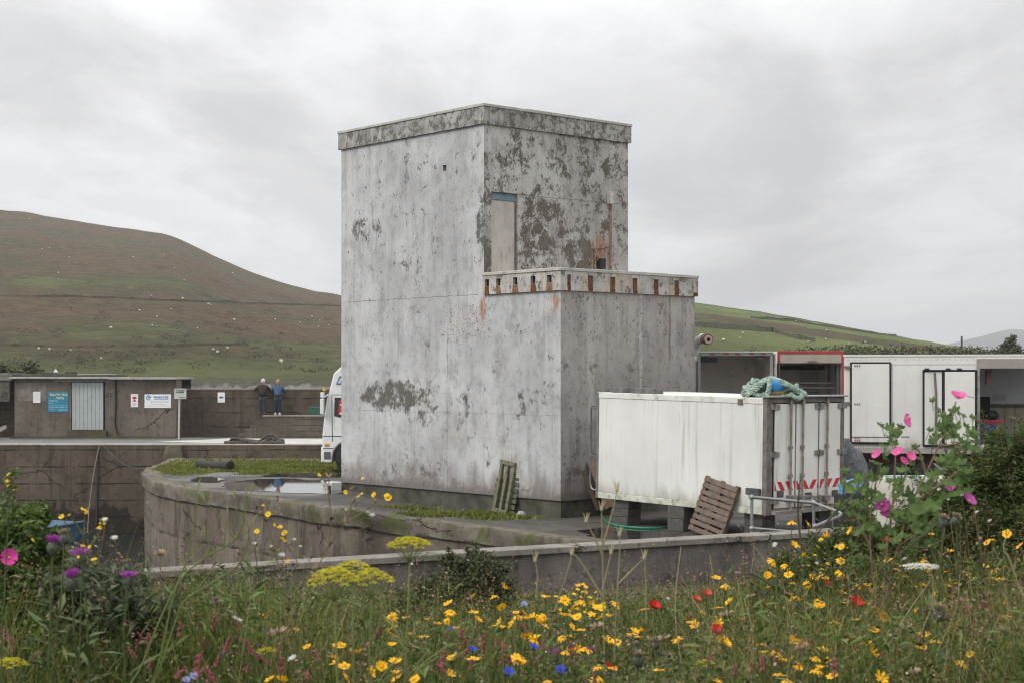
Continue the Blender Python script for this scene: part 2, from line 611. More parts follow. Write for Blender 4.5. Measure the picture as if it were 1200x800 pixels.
hs = .075
panel(w, 'y', 0, 0, LBY, PLZ, ZL0, [], 0, .2)
panel(w, 'y', 0, LBY, TY, PLZ, ZT0, [(HY - hs, HY + hs, HZ - hs, HZ + hs)], 0, .22)
panel(w, 'x', LBY, 0, TX, ZROOF, ZT0, [(DXa, DXb, ZROOF, DZ)], 1, .16)
panel(w, 'x', TY, 0, TX, PLZ, ZT0, [], 1, .2)
w.add([(TX, LBY, PLZ), (TX, TY, PLZ), (TX, TY, ZT0), (TX, LBY, ZT0)], [(0, 1, 2, 3)], 1)
w.add([(LBX, LBY, PLZ), (TX, LBY, PLZ), (TX, LBY, ZROOF), (LBX, LBY, ZROOF)], [(0, 1, 2, 3)], 1)
panel(w, 'x', 0, 0, LBX, PLZ, ZL0, [], 2, .2)
w.add([(LBX, 0, PLZ), (LBX, LBY, PLZ), (LBX, LBY, ZL0), (LBX, 0, ZL0)], [(0, 1, 2, 3)], 2)
w.build('wall', [M_LEFT, M_RU, M_RL], tower, fix=False)
pl = MB()
pl.box((.05, .05, -.25), (LBX - .05, LBY + .05, PLZ + .01))
pl.box((.05, LBY + .051, -.25), (TX - .05, TY - .05, PLZ + .01))
pl.build('plinth', M_PLINTH, tower)
rf = MB()
rf.box((.1, .1, ZROOF - .15), (LBX - .1, LBY - .004, ZROOF))
rf.build('roof', M_COP, tower)
MB().box((.1, LBY + .17, ZT0 + .05), (TX - .1, TY - .1, ZT0 + .2)).build('roof', M_COP, tower)
# wall opening and door
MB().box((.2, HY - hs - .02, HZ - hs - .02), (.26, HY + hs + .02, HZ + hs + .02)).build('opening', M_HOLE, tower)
dr = MB()
dr.box((DXa + .01, LBY + .085, ZROOF + .0), (DXb - .045, LBY + .12, DZ - .19))
for i in range(1, 3):
    x = DXa + (DXb - DXa) * i / 3
    dr.box((x - .004, LBY + .082, ZROOF), (x + .004, LBY + .085, DZ - .19))
door = dr.build('door', M_DOORP, tower)
fr = MB()
fr.box((DXa + .003, LBY + .06, DZ - .185), (DXb - .003, LBY + .14, DZ - .003))
fr.build('lintel', M_BLUEP, door)
MB().box((DXb - .043, LBY + .055, ZROOF), (DXb - .003, LBY + .13, DZ - .187)).build('door_frame', worn('grey_brown_wood', (.10, .085, .07), (.2, .17, .15), 6, .8), door)
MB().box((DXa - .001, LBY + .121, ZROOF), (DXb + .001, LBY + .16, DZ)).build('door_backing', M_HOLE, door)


def stones(mb, xa, ya, xb, yb, z, h=.075):
    """a run of coping stones, each a little out of line with its neighbours"""
    rs = random.Random(int(xa * 100 + ya * 17 + z * 31))
    along = 0 if xb - xa > yb - ya else 1
    lo, hi = (xa, xb) if along == 0 else (ya, yb)
    c = lo
    while c < hi - .01:
        n = min(hi, c + rs.uniform(.8, 1.5))
        if hi - n < .3:
            n = hi
        dz, dn, do = rs.uniform(-.003, .008), rs.uniform(-.008, .004), rs.uniform(-.007, .007)
        if along == 0:
            mb.box((c + .003, ya + do, z + .001), (n - .003, yb + do * .3, z + h + dz))
        else:
            mb.box((xa + do, c + .003, z + .001), (xb + do * .3, n - .003, z + h + dz))
        c = n


def parapet(x0, y0, x1, y1, z0, z1, faces, slots=None):
    """solid band standing proud of the wall; `slots` cuts open recesses in the listed faces"""
    mb = MB()
    th = .22
    o = .065
    X0, Y0, X1, Y1 = x0 - o, y0 - o, x1 + o, y1 + o
    segs = {'x0': ((X0, Y0), (X0 + th, Y1)), 'x1': ((X1 - th, Y0), (X1, Y1)), 'y0': ((X0 + th, Y0), (X1 - th, Y0 + th)), 'y1': ((X0 + th, Y1 - th), (X1 - th, Y1))}
    holes = []
    for f in faces:
        (a, b), (c, d_) = segs[f]
        if slots and f in slots:
            zb, zt, w_, pos = slots[f]
            ax = 1 if f[0] == 'x' else 0
            lo_, hi_ = (a, b), (c, d_)
            def bx(u0, u1, za, zb_, inset=0.0):
                l3, h3 = [a, b, za], [c, d_, zb_]
                l3[ax], h3[ax] = u0, u1
                if inset:
                    l3[1 - ax] += inset
                mb.box(l3, h3)
            u0, u1 = (b, d_) if ax else (a, c)
            if f == 'y0':
                u0 = X0 + .0
                l = [X0 + th, 0]
            bx_u0 = u0 if ax else X0 + th
            bx(bx_u0, u1, z0, zb); bx(bx_u0, u1, zt, z1)
            cur = bx_u0
            for pcen in pos:
                if pcen - w_ > cur:
                    bx(cur, pcen - w_, zb, zt)
                bx(max(cur, pcen - w_), pcen + w_, zb, zt, .09 if ax else .035)
                holes.append((f, max(cur, pcen - w_), pcen + w_, zb, zt))
                cur = pcen + w_
            if cur < u1:
                bx(cur, u1, zb, zt)
        else:
            mb.box((a, b, z0), (c, d_, z1))
    cp = MB()
    e = .025
    stones(cp, X0 - e, Y0 - e, X1 + e, Y0 + th + e, z1)
    stones(cp, X0 - e, Y0 + th + e, X0 + th + e, Y1 + e, z1)
    stones(cp, X1 - th - e, Y0 + th + e, X1 + e, Y1 + e, z1)
    stones(cp, X0 + th + e, Y1 - th - e, X1 - th - e, Y1 + e, z1)
    return mb, cp, holes, (X0, Y0)


mb, cp, _, _ = parapet(0, LBY, TX, TY, ZT0, ZT1 - .075, ['x0', 'x1', 'y0', 'y1'])
pa = mb.build('parapet', M_PAR, tower)
cp.build('coping', M_COP, pa, bevel=.012)
# lower parapet with its row of slots
ysl = [L(px, 330)[0] for px in (646, 627, 606, 586, 566.5)]
xsl = [RL(px, 330)[0] for px in (664, 690, 716, 742, 767, 791, 813)]
ysl = sorted(min(LBY - .19, y) for y in ysl)
mb, cp, holes, (X0, Y0) = parapet(0, 0, LBX, LBY - .066 - .026, ZL0, ZL1 - .075, ['x0', 'x1', 'y0'],
                                  {'x0': (ZL0 + .20, ZL0 + .375, .085, ysl), 'y0': (ZL0 + .10, ZL0 + .38, .088, xsl)})
pa2 = mb.build('parapet', M_PAR2, tower)
cp2 = MB()
e = .025
stones(cp2, X0 - e, Y0 - e, LBX + .065 + e, Y0 + .245, ZL1 - .075)
stones(cp2, X0 - e, Y0 + .245, X0 + .245, LBY - .003, ZL1 - .075)
stones(cp2, LBX - .155 - e, Y0 + .245, LBX + .065 + e, LBY - .003, ZL1 - .075)
cp2.build('coping', M_COP, pa2, bevel=.012)
for i, (f, a, b, zb, zt) in enumerate(holes):
    s_ = MB(); r_ = MB()
    rs = random.Random(i)
    lowz = ZL0 - .004
    if f == 'x0':
        s_.box((X0 + .08, a, zb), (X0 + .088, b, zt))
        r_.prism([(X0 - .003, a + .004, zb - .003), (X0 - .003, b - .002, zb - .003), (X0 - .003, b + rs.uniform(0, .03), lowz), (X0 - .003, a - rs.uniform(.0, .05), lowz)], (.0025, 0, 0))
    else:
        s_.box((a, Y0 + .026, zb), (b, Y0 + .033, zt))
        r_.prism([(a + .004, Y0 - .003, zb - .003), (b - .004, Y0 - .003, zb - .003), (b - rs.uniform(-.01, .03), Y0 - .003, lowz), (a + rs.uniform(-.01, .03), Y0 - .003, lowz)], (0, .0025, 0))
    s_.build('drain_slot', M_RUST if f == 'y0' else M_HOLE, pa2)
    r_.build('rust_run', M_RUST if (i % 3 == 1 or f == 'y0') else M_RUSTSTAIN, pa2)
# rusty pipework on the right face
PX = RU(713, 280)[0]


def RP(px, py, d=.06):
    x, z = RU(px, py)
    return (x, LBY - d, z)


pp = MB()
pp.tube([RP(714, 238), RP(714, 318), RP(709, 322)], .032, 8)
pp.tube([RP(695, 292, .05), RP(712, 290, .05)], .022, 8)
pp.tube([RP(696, 292, .05), RP(696, 316, .05)], .028, 8)
pp.tube([RP(699, 300, .05), RP(699, 306, .05)], .035, 8)
pp.build('pipe', M_PIPE, tower, smooth=True)
x, z = RU(713.5, 232)
MB().box((x - .08, LBY - .12, z - .17), (x + .07, LBY - .003, z + .16)).build('junction_box', worn('old_pale_box', (.44, .41, .39), (.52, .49, .47), 5, .8, dirt=(.25, .13, .08)), tower, bevel=.01)
x, z = RU(702, 309)
MB().box((x - .1, LBY - .16, z - .14), (x + .1, LBY - .003, z + .13)).build('switch_box', plain('black_plastic', (.02, .02, .022), .5), tower, bevel=.01)
# white bent vent pipe with a brown flange on the hidden side wall
q0 = TC + DR * LBX + DL * 1.3
vz = lambda py, Y: E - (py - 440) / F * Y
B0 = W(815.5, 410, 43.6)
B1 = W(817.5, 400, 43.4); B2 = W(823, 396.5, 43.0); B3 = W(829, 397.5, 42.7)
q0 = TC + DR * LBX + DL * 2.2
vent_arm = MB().tube([Vector((q0.x, q0.y, B0.z - .25)), (q0 + Vector((B0.x, B0.y, 0))) / 2 + Vector((0, 0, B0.z - .2)) if False else Vector((B0.x, B0.y, B0.z - .22)), B0, B1, B2, B3], [.10, .10, .10, .12, .13, .13], 12)
va = vent_arm.build('vent_pipe', worn('white_pipe_paint', (.55, .55, .55), (.68, .68, .67), 5, .5, dirt=(.3, .25, .2)), tower, smooth=True, world=True)
ax = (B3 - B2).normalized()
fl = MB().tube([B3 - ax * .03, B3 + ax * .035], .15, 16)
fl.tube([B3 - ax * .16, B3 - ax * .11], .14, 16)
fl.build('flange', worn('brown_flange', (.15, .055, .04), (.24, .12, .09), 6, .7), va, world=True)
fh = MB().tube([B3 + ax * .036, B3 + ax * .07], [.115, .115], 16)
fh.build('flange_face', worn('tan_flange', (.45, .33, .26), (.55, .42, .34), 6, .7), va, world=True)
MB().tube([B3 + ax * .071, B3 + ax * .08], .05, 12).build('pipe_bore', M_HOLE, va, world=True)
# ------------------------------------------------------------------ ground, quay and walls
def concrete(name, c1, c2, dark, board=.0, tide=None, crack=True, streak=.6, moss=0.0, scale=1.0, rough=.85):
    t = NT(name)
    p = t.co(); s = t.sep(p)
    n = t.noise(p, .45 * scale, 6, .62, .3)
    c = t.mix(t.ss(n, .33, .67), c1, c2)
    n2 = t.noise(p, 2.6 * scale, 9, .7)
    c = t.mix(t.ss(n2, .50, .68, 0, .7), c, dark)
    n3 = t.noise(p, 9 * scale, 8, .7)
    c = t.mix(t.ss(n3, .60, .72, 0, .45), c, tuple(min(.6, q * 1.7) for q in c2))
    st = t.noise(t.mul(p, (3.2, 3.2, .25)), 1.0, 6, .65)
    c = t.mix(t.ss(st, .48, .72, 0, streak), c, tuple(q * .55 for q in dark))
    h = t.m('ADD', t.m('MULTIPLY', n2, .5), t.m('MULTIPLY', n3, .4))
    if board:
        zz = t.m('ADD', s[2], t.m('MULTIPLY', t.noise(p, .5, 4), .12))
        b = t.m('FRACT', t.m('DIVIDE', zz, board))
        g = t.m('MULTIPLY', t.ss(b, .0, .10, 1, 0), t.ss(t.noise(p, .8, 4), .38, .6))
        c = t.mix(t.m('MULTIPLY', g, .75), c, tuple(q * .35 for q in dark))
        h = t.m('SUBTRACT', h, t.m('MULTIPLY', g, .8))
    if crack:
        wv = t.nd('ShaderNodeVectorMath', operation='ADD')
        t.set(wv.inputs[0], t.mul(p, (.55, .55, .9)))
        nz = t.nd('ShaderNodeVectorMath', operation='SCALE'); t.set(nz.inputs[0], t.noise(p, 1.4, 5, .6, out=1)); nz.inputs['Scale'].default_value = .9
        t.set(wv.inputs[1], nz.outputs[0])
        v = t.voro(wv.outputs[0], .42, 'DISTANCE_TO_EDGE')
        k = t.m('MULTIPLY', t.ss(v, .004, .013, 1, 0), t.ss(t.noise(p, .5, 5, .6), .50, .60))
        c = t.mix(t.m('MULTIPLY', k, .85), c, (.02, .018, .015))
        h = t.m('SUBTRACT', h, t.m('MULTIPLY', k, 1.2))
    if moss:
        mm = t.noise(p, 1.3, 7, .66)
        c = t.mix(t.ss(mm, .62 - moss * .15, .72 - moss * .1, 0, .8), c, (.075, .085, .022))
    if tide is not None:
        zt = t.m('ADD', s[2], t.m('MULTIPLY', t.m('SUBTRACT', t.noise(t.mul(p, (1, 1, .45)), 1.1, 5, .55), .5), 3.2))
        c = t.mix(t.ss(zt, tide + .12, tide - .10), c, (.010, .009, .007))
        c = t.mix(t.ss(zt, tide + 1.3, tide + .3, 0, .35), c, (.06, .048, .036))
    return t.bsdf(c, rough, 0, t.bump(h, .7, .05), .2)


M_QUAY = concrete('quay_concrete', (.105, .086, .067), (.172, .145, .116), (.040, .033, .027), 1.15, -2.95, True, .7)
M_QUAYLIP = concrete('quay_lip_concrete', (.100, .086, .068), (.175, .153, .124), (.040, .034, .027), 0, None, True, .5, .8, 2.4)
M_ROADWALL = concrete('harbour_wall_concrete', (.084, .064, .047), (.132, .104, .080), (.033, .025, .019), .78, -2.75, True, .65)
M_SEAWALL = concrete('sea_wall_concrete', (.070, .055, .042), (.114, .092, .072), (.032, .026, .021), .75, None, False, .55)
M_SHED = concrete('shed_render', (.108, .088, .071), (.162, .137, .115), (.05, .042, .034), 0, None, True, .4)
M_FRONT = concrete('parapet_wall_concrete', (.115, .101, .094), (.185, .166, .155), (.055, .046, .043), 0, None, False, .55, 0, 2.0)
M_FRONTCOP = concrete('parapet_coping_concrete', (.165, .150, .132), (.24, .222, .198), (.10, .088, .076), 0, None, True, .1, .25, 2.0)

M_ROADC = concrete('pale_road_concrete', (.40, .385, .355), (.50, .48, .45), (.30, .285, .265), 0, None, False, 0)


def asphalt(name, c1, c2, wet=.0):
    t = NT(name)
    p = t.co()
    n = t.noise(p, .35, 6, .6, .4)
    f = t.noise(p, 24, 4, .7)
    c = t.mix(t.ss(n, .35, .65), c1, c2)
    c = t.mix(t.ss(f, .5, .75, 0, .4), c, tuple(min(.7, q * 1.5) for q in c2))
    w_ = t.ss(n, .42, .58)
    g_ = t.noise(p, 2.2, 9, .75)
    c = t.mix(t.ss(g_, .52, .64, 0, .75), c, tuple(q * .45 for q in c1))
    c = t.mix(t.ss(g_, .42, .34, 0, .55), c, tuple(min(.6, q * 1.7) for q in c2))
    return t.bsdf(c, t.m('SUBTRACT', .85, t.m('MULTIPLY', w_, wet)), 0, t.bump(f, .35, .01), .35)


M_YARD = asphalt('wet_yard_concrete', (.045, .041, .035), (.085, .077, .066), .32)
M_ROAD = asphalt('road_asphalt', (.125, .13, .138), (.175, .18, .19), .45)


def water_mat(name, c, rough, s=.6, strength=.05, dist=.02):
    t = NT(name)
    p = t.co()
    return t.bsdf(c, rough, 0, t.bump(t.noise(t.mul(p, (1, 2.2, 1)), s, 5, .55), strength, dist), .5)


M_SEA = water_mat('harbour_water', (.018, .024, .024), .08, 1.4, .35, .08)
M_PUDDLE = water_mat('puddle_water', (.03, .03, .028), .02, 3, .015, .004)

sea = MB().add([(-9000, -400, -3.9), (9000, -400, -3.9), (9000, 12000, -3.9), (-9000, 12000, -3.9)], [(0, 1, 2, 3)])
tag(sea.build('water', M_SEA), kind='structure')

RZ = .19; RY0, RY1 = 75.0, 83.2


def yz(x, y):
    """height of the yard: level by the tower, a low rise at the puddle, falling away to the harbour wall"""
    px = 600 + x / y * F
    k = min(1, max(0, (480 - px) / 75)); k = k * k * (3 - 2 * k)
    return k * float(np.interp(y, [30, 40, 47, 60, 75], [.05, .22, .24, -.06, -.42]))


def G2(px, py, up=0.0):
    z = 0
    for _ in range(14):
        p = G(px, py, z)
        z = yz(p.x, p.y)
    p = G(px, py, z)
    return Vector((p.x, p.y, z + up))


# outline of the yard (z = 0): quay edge seen in the photograph, then out of sight to the right
edge_px = [(205, 537.0), (187, 544), (174, 550), (169.5, 555), (173, 560), (187, 566), (217, 572), (250, 576.5), (285, 581), (330, 587.5), (400, 598), (457, 605.5), (520, 613.5), (600, 624), (650, 630.5), (700, 637)]
edge = [G2(x, y) for x, y in edge_px]
for i in range(4):
    p = edge[0].lerp(edge[1], .0)
last = edge[-1]; dirn = (edge[-1] - edge[-3]).normalized()
edge += [last + dirn * k for k in (2.5, 5.2)]
# meets the roadside parapet wall beyond the picture
yard_poly = [Vector((p.x, p.y, 0)) for p in edge] + [Vector((14, 27, 0)), Vector((40, 30, 0)), Vector((60, RY0 - .02, 0)), Vector((edge[0].x, RY0 - .02, 0))]


def flat(name, poly, mat, z, kind='structure', thick=0):
    bm = bmesh.new()
    vs = [bm.verts.new((p[0], p[1], z)) for p in poly]
    bm.faces.new(vs)
    bmesh.ops.recalc_face_normals(bm, faces=bm.faces[:])
    if bm.faces and list(bm.faces)[0].normal.z < 0:
        bmesh.ops.reverse_faces(bm, faces=bm.faces[:])
    if name == 'yard_ground':
        for k in range(-16, 8):
            bmesh.ops.bisect_plane(bm, geom=bm.verts[:] + bm.edges[:] + bm.faces[:], plane_co=(k * .8, 0, 0), plane_no=(1, 0, 0))
        for k in range(0, 46):
            bmesh.ops.bisect_plane(bm, geom=bm.verts[:] + bm.edges[:] + bm.faces[:], plane_co=(0, 30 + k, 0), plane_no=(0, 1, 0))
        for v in bm.verts:
            v.co.z = yz(v.co.x, v.co.y)
    bmesh.ops.triangulate(bm, faces=bm.faces[:])
    me = bpy.data.meshes.new(name); bm.to_mesh(me); bm.free()
    me.materials.append(mat)
    o = add_obj(name, me)
    return tag(o, kind=kind)


flat('yard_ground', yard_poly, M_YARD, 0)


def smooth_path(P, n=6):
    out = []
    for i in range(len(P) - 1):
        p0, p1, p2, p3 = P[max(i - 1, 0)], P[i], P[i + 1], P[min(i + 2, len(P) - 1)]
        for k in range(n):
            t_ = k / n
            out.append(.5 * ((2 * p1) + (-p0 + p2) * t_ + (2 * p0 - 5 * p1 + 4 * p2 - p3) * t_ * t_ + (-p0 + 3 * p1 - 3 * p2 + p3) * t_ ** 3))
    out.append(P[-1])
    return out


qp = smooth_path([Vector((p.x, p.y, 0)) for p in edge], 16)
# face of the quay with a rough, worn lip on top
prof = [(-.55, .012), (-.30, .05), (-.07, .055), (.045, .04), (.065, .01), (.055, -.15), (.05, -.26), (.055, -.33), (.0, -.36), (-.03, -.38), (-.02, -1.4), (-.02, -2.6), (-.02, -4.6)]
vs, fs, mi = [], [], []
npf = len(prof)
for i, p in enumerate(qp):
    tdir = (qp[min(i + 1, len(qp) - 1)] - qp[max(i - 1, 0)]).normalized()
    nrm = Vector((tdir.y, -tdir.x, 0))
    if nrm.y > 0 and i > 140:
        nrm = -nrm
    for j, (o_, z_) in enumerate(prof):
        nz_ = mnoise.noise(Vector((p.x * 1.1, p.y * 1.1, z_ * 1.5))) * .09 + mnoise.noise(Vector((p.x * 3.3, p.y * 3.3, z_ * 4))) * .06
        if j > 9:
            nz_ *= .5
        vs.append(p + nrm * -0 + nrm * (o_ + nz_ * (1 if j > 1 else .3)) + Vector((0, 0, yz(p.x, p.y) * max(0, 1 + min(0, z_) / 4) + z_ + (nz_ * .7 if 2 <= j <= 7 else 0))))
for i in range(len(qp) - 1):
    for j in range(npf - 1):
        fs.append((i * npf + j, i * npf + j + 1, (i + 1) * npf + j + 1, (i + 1) * npf + j)); mi.append(0 if j >= 9 else 1)
qm = MB(); qm.add(vs, fs); qm.m = mi
qw = qm.build('quay_wall', [M_QUAY, M_QUAYLIP], smooth=True, fix=False)
tag(qw, 'curved brown concrete quay wall with a broken lip, below the tower', 'wall')

# harbour wall carrying the road, and the road on it
RZ = .19; RY0, RY1 = 75.0, 83.2
XL, XR = -70, 60
rwm = MB()
rwm.box((XL, RY0, -5), (edge[0].x - .1, RY0 + .6, RZ - .02))
rwm.box((edge[0].x - .1, RY0, -.9), (XR, RY0 + .6, RZ - .02))
rw = rwm.build('harbour_wall', M_ROADWALL)
tag(rw, 'dark brown harbour wall below the road, stained black at the tide line', 'wall')
# buttress on the wall where the yard begins
bx = W(203, 0, RY0).x
bt = MB().prism([(bx - .55, RY0 - .003, -.9), (bx + .55, RY0 - .003, -.9), (bx + .38, RY0 - .003, RZ - .03), (bx - .30, RY0 - .003, RZ - .03)], (0, -.25, 0))
bt.build('buttress', M_QUAYLIP, rw)
flat('road', [(XL, RY0 + .6), (XR, RY0 + .6), (XR, 86), (XL, 86)], M_ROAD, RZ - .016)
kb = MB().box((XL, RY0 - .03, RZ - .02), (XR, RY0 + .42, RZ + .06))
tag(kb.build('road_kerb', concrete('kerb_concrete', (.33, .30, .25), (.42, .385, .325), (.2, .18, .14), 0, None, False, .2), bevel=.03), kind='structure')
flat('road_line', [(XL, RY0 + .62), (XR, RY0 + .62), (XR, RY0 + .95), (XL, RY0 + .95)], plain('faded_road_line', (.42, .36, .25), .8), RZ - .012)
flat('pavement', [(XL, RY1 - .9), (W(140, 513, RY1).x, RY1 - .9), (W(215, 512, RY1).x, RY1 - .6), (W(235, 512, RY1).x, RY1 + .2), (W(235, 512, RY1).x, 86), (XL, 86)], concrete('verge_concrete', (.20, .175, .135), (.27, .24, .19), (.2, .17, .12), 0, None, False, 0), RZ - .008)
wp = [(190, 517.2), (240, 515.2), (380, 514.0)]
flat('pale_road_patch', [W(185, 0, 79.3)[:2], W(240, 0, 77.8)[:2], W(330, 0, 77)[:2], (XR, 76.3), (XR, 84.9), W(285, 0, 84.9)[:2], W(240, 0, 81.6)[:2]], M_ROADC, RZ - .006)

# sea wall behind the road, its platform and steps
SWY = 85.0
PZ = E - 47 / F * 84
WTOP = E - 15 / F * SWY
swm = MB()
x0 = W(206, 0, SWY).x
swm.box((x0, SWY, -.5), (XR, SWY + .8, WTOP - .08))
sw = swm.build('sea_wall', M_SEAWALL)
tag(sw, 'tall dark concrete sea wall behind the two people and the white notice', 'wall')
MB().box((x0, SWY - .04, WTOP - .08), (XR, SWY + .85, WTOP)).build('coping', concrete('sea_wall_coping', (.15, .133, .108), (.21, .19, .158), (.09, .078, .063), 0, None, False, .1), sw, bevel=.02)
px0 = W(308, 0, 83.2).x
stepm = MB()
stepm.box((px0, 83.25, -.2), (W(480, 0, 83.2).x, SWY - .002, PZ))
for i in range(4):
    stepm.box((px0 - .33 * (i + 1), 83.27, -.2), (px0 - .33 * i - .002, SWY - .002, PZ - .225 * (i + 1)))
st = stepm.build('platform_steps', concrete('platform_concrete', (.075, .063, .05), (.115, .098, .08), (.04, .034, .028), .3, None, False, .3, 0, 2), bevel=.015)
tag(st, 'low concrete platform with four worn steps under the two people', 'steps')
MB().box((px0 - .02, 83.2, PZ + .002), (W(480, 0, 83.2).x, 83.6, PZ + .05)).build('step_edge', concrete('platform_edge', (.24, .22, .185), (.32, .30, .26), (.14, .125, .10), 0, None, False, 0), st, bevel=.015)

# the slab-roofed shed
SHY = 83.2
X = lambda px, Y=SHY: (px - 600) / F * Y
Z = lambda py, Y=SHY: E - (py - 440) / F * Y
shed = thing('concrete_shed', 'low flat roofed concrete shed with a pale grey boarded door and notices', 'shed', (X(112), SHY, RZ))
dx0, dx1, dz1 = X(83.5), X(123), Z(447)
sm = MB()
pan = MB()
panel(pan, 'x', SHY, X(17), X(206), RZ - .02, Z(444), [(dx0, dx1, RZ - .02, dz1)], 0, .2)
pan.add([(X(17), SHY, RZ - .02), (X(17), SHY + 1.5, RZ - .02), (X(17), SHY + 1.5, Z(444)), (X(17), SHY, Z(444))], [(0, 1, 2, 3)])
pan.add([(X(206), SHY, RZ - .02), (X(206), SHY + 1.5, RZ - .02), (X(206), SHY + 1.5, Z(444)), (X(206), SHY, Z(444))], [(0, 1, 2, 3)])
pan.add([(X(17), SHY + 4, RZ - .02), (X(206), SHY + 4, RZ - .02), (X(206), SHY + 4, Z(444)), (X(17), SHY + 4, Z(444))], [(0, 1, 2, 3)])
pan.add([(X(17), SHY + 1.5, RZ), (X(17), SHY + 4, RZ), (X(17), SHY + 4, Z(444)), (X(17), SHY + 1.5, Z(444))], [(0, 1, 2, 3)])
pan.build('wall', M_SHED, shed, world=True, fix=False)
ro = MB()
ro.box((X(13), SHY - .35, Z(443.5)), (X(129), SHY + 4.2, Z(441.0)))
ro.box((X(129), SHY - .35, Z(444.2)), (X(208), SHY + 4.2, Z(441.8)))
roof = ro.build('roof', worn('pale_fascia', (.30, .285, .26), (.38, .365, .335), 3, .8, dirt=(.10, .09, .07), dirt_amt=.6), shed, world=True, bevel=.02)
r2 = MB()
r2.box((X(12), SHY + .1, Z(441)), (X(88), SHY + 4, Z(437.5)))
r2.box((X(88) + .02, SHY + .1, Z(440.8)), (X(129), SHY + 3.9, Z(438.6)))
r2.box((X(40), SHY + .4, Z(437.6)), (X(60), SHY + 1, Z(435.8)))
r2.box((X(73), SHY + .4, Z(437.6)), (X(84), SHY + 1, Z(435)))
r2.build('roof_slab', worn('mossy_roof_felt', (.045, .045, .04), (.09, .088, .075), 3, .9, dirt=(.14, .13, .06)), roof, world=True, bevel=.03)
MB().box((X(89), SHY + .3, Z(438.8)), (X(128), SHY + 1.5, Z(437.6))).build('roof_sheet', plain('pale_sheet', (.36, .35, .34), .6), roof, world=True)
MB().prism([(X(56.5), SHY + .9, Z(435.8)), (X(61), SHY + .9, Z(435.8)), (X(58.6), SHY + .9, Z(432))], (0, .2, 0)).build('roof_marker', plain('white_marker', (.7, .7, .68), .6), roof, world=True)
dm = MB()
nb = 8
for i in range(nb):
    a, b = dx0 + .03 + (dx1 - dx0 - .12) * i / nb, dx0 + .03 + (dx1 - dx0 - .12) * (i + 1) / nb
    dm.box((a, SHY + .03, Z(503)), (b - .012, SHY + .08, dz1 - .03))
dm.box((dx0 + .03, SHY + .08, Z(503)), (dx1 - .1, SHY + .10, dz1 - .03))
sd_ = dm.build('door', worn('pale_grey_green_paint', (.30, .335, .33), (.36, .39, .38), 2, .6, dirt=(.22, .23, .21), dirt_amt=.3, streak=True), shed, world=True)
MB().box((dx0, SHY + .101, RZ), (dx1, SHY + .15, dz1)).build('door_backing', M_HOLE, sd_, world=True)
tr = MB()
tr.box((X(64), SHY - .06, Z(446.6)), (X(128), SHY - .004, Z(445)))
tr.build('beam', worn('rotted_beam', (.16, .14, .12), (.28, .26, .235), 3, .85), shed, world=True)
gl = MB()
gl.tube([(X(136), SHY - .05, Z(444)), (X(136.4), SHY - .05, Z(470)), (X(135), SHY - .05, Z(495)), (X(138), SHY - .08, Z(508))], .035, 6)
gl.build('cable', plain('black_cable', (.012, .012, .012), .6), shed, world=True)
# paler patch of render on the left of the shed
pm = MB()
pm.box((X(21.5), SHY - .012, Z(469)), (X(54), SHY - .0035, Z(448)))
pm.build('render_patch', worn('pale_render_patch', (.13, .113, .097), (.22, .205, .185), 2.2, .85, dirt=(.13, .11, .09), dirt_amt=.7), shed, world=True)
ft = MB()
ft.box((X(13), SHY - .25, RZ - .02), (dx0 - .1, SHY - .003, RZ + .10))
ft.box((dx1 + .1, SHY - .25, RZ - .02), (X(206), SHY - .003, RZ + .10))
ft.box((dx0 - .098, SHY - .22, RZ - .02), (dx1 + .098, SHY + .10, Z(503.5)))
ft.build('footing', concrete('mossy_footing', (.06, .05, .035), (.10, .085, .055), (.03, .027, .02), 0, None, False, 0, .8), shed, world=True)
MB().box((X(10), SHY - .1, Z(441)), (X(22), SHY + .02, Z(436))).build('wall_lamp', plain('x_grey', (.1, .1, .1), .7), shed, world=True) if False else None

# open stone shelter left of the shed
sh = thing('stone_shelter', 'dark open fronted stone shelter at the left end of the shed', 'shelter', (X(-10), SHY, RZ))
s1 = MB()
s1.box((X(-60), SHY + 1.6, 0), (X(11), SHY + 2.2, Z(446)))
s1.box((X(-60), SHY + .1, 0), (X(-58), SHY + 1.6, Z(446)))
s1.build('wall', M_SEAWALL, sh, world=True)
MB().box((X(-60), SHY - .1, Z(446)), (X(14.5), SHY + 2.4, Z(437))).build('roof', concrete('shelter_slab', (.13, .12, .105), (.22, .20, .18), (.05, .045, .04), .25, None, True, .5), sh, world=True, bevel=.05)
MB().box((X(-60), SHY + .0, Z(470)), (X(11), SHY + .3, Z(446.2))).build('lintel', concrete('shelter_lintel', (.08, .072, .062), (.14, .125, .11), (.035, .03, .026), .3, None, True, .5), sh, world=True)
sk = MB()
sk.prism([(X(-14), SHY - .5, Z(508)), (X(10), SHY - .5, Z(497)), (X(11), SHY - .5, Z(501)), (X(-13), SHY - .5, Z(515))], (0, .12, 0))
tag(sk.build('weathered_plank', worn('weathered_plank_wood', (.2, .185, .165), (.31, .295, .27), 3, .8)), 'pale weathered plank propped at the mouth of the stone shelter', 'plank')

# ------------------------------------------------------------------ signs on the shed and wall
M_SIGNW = plain('white_sign', (.70, .71, .72), .45, var=.04)
M_SIGNB = plain('teal_sign', (.035, .19, .29), .5, var=.1)
M_INKD = plain('dark_ink', (.03, .03, .035), .6)
M_INKB = plain('blue_ink', (.05, .14, .35), .6)
M_INKR = plain('red_ink', (.50, .04, .03), .6)
M_INKY = plain('yellow_ink', (.72, .65, .28), .6)
M_INKP = plain('pale_teal_ink', (.28, .48, .55), .6)
M_INKG = plain('grey_ink', (.40, .42, .45), .6)


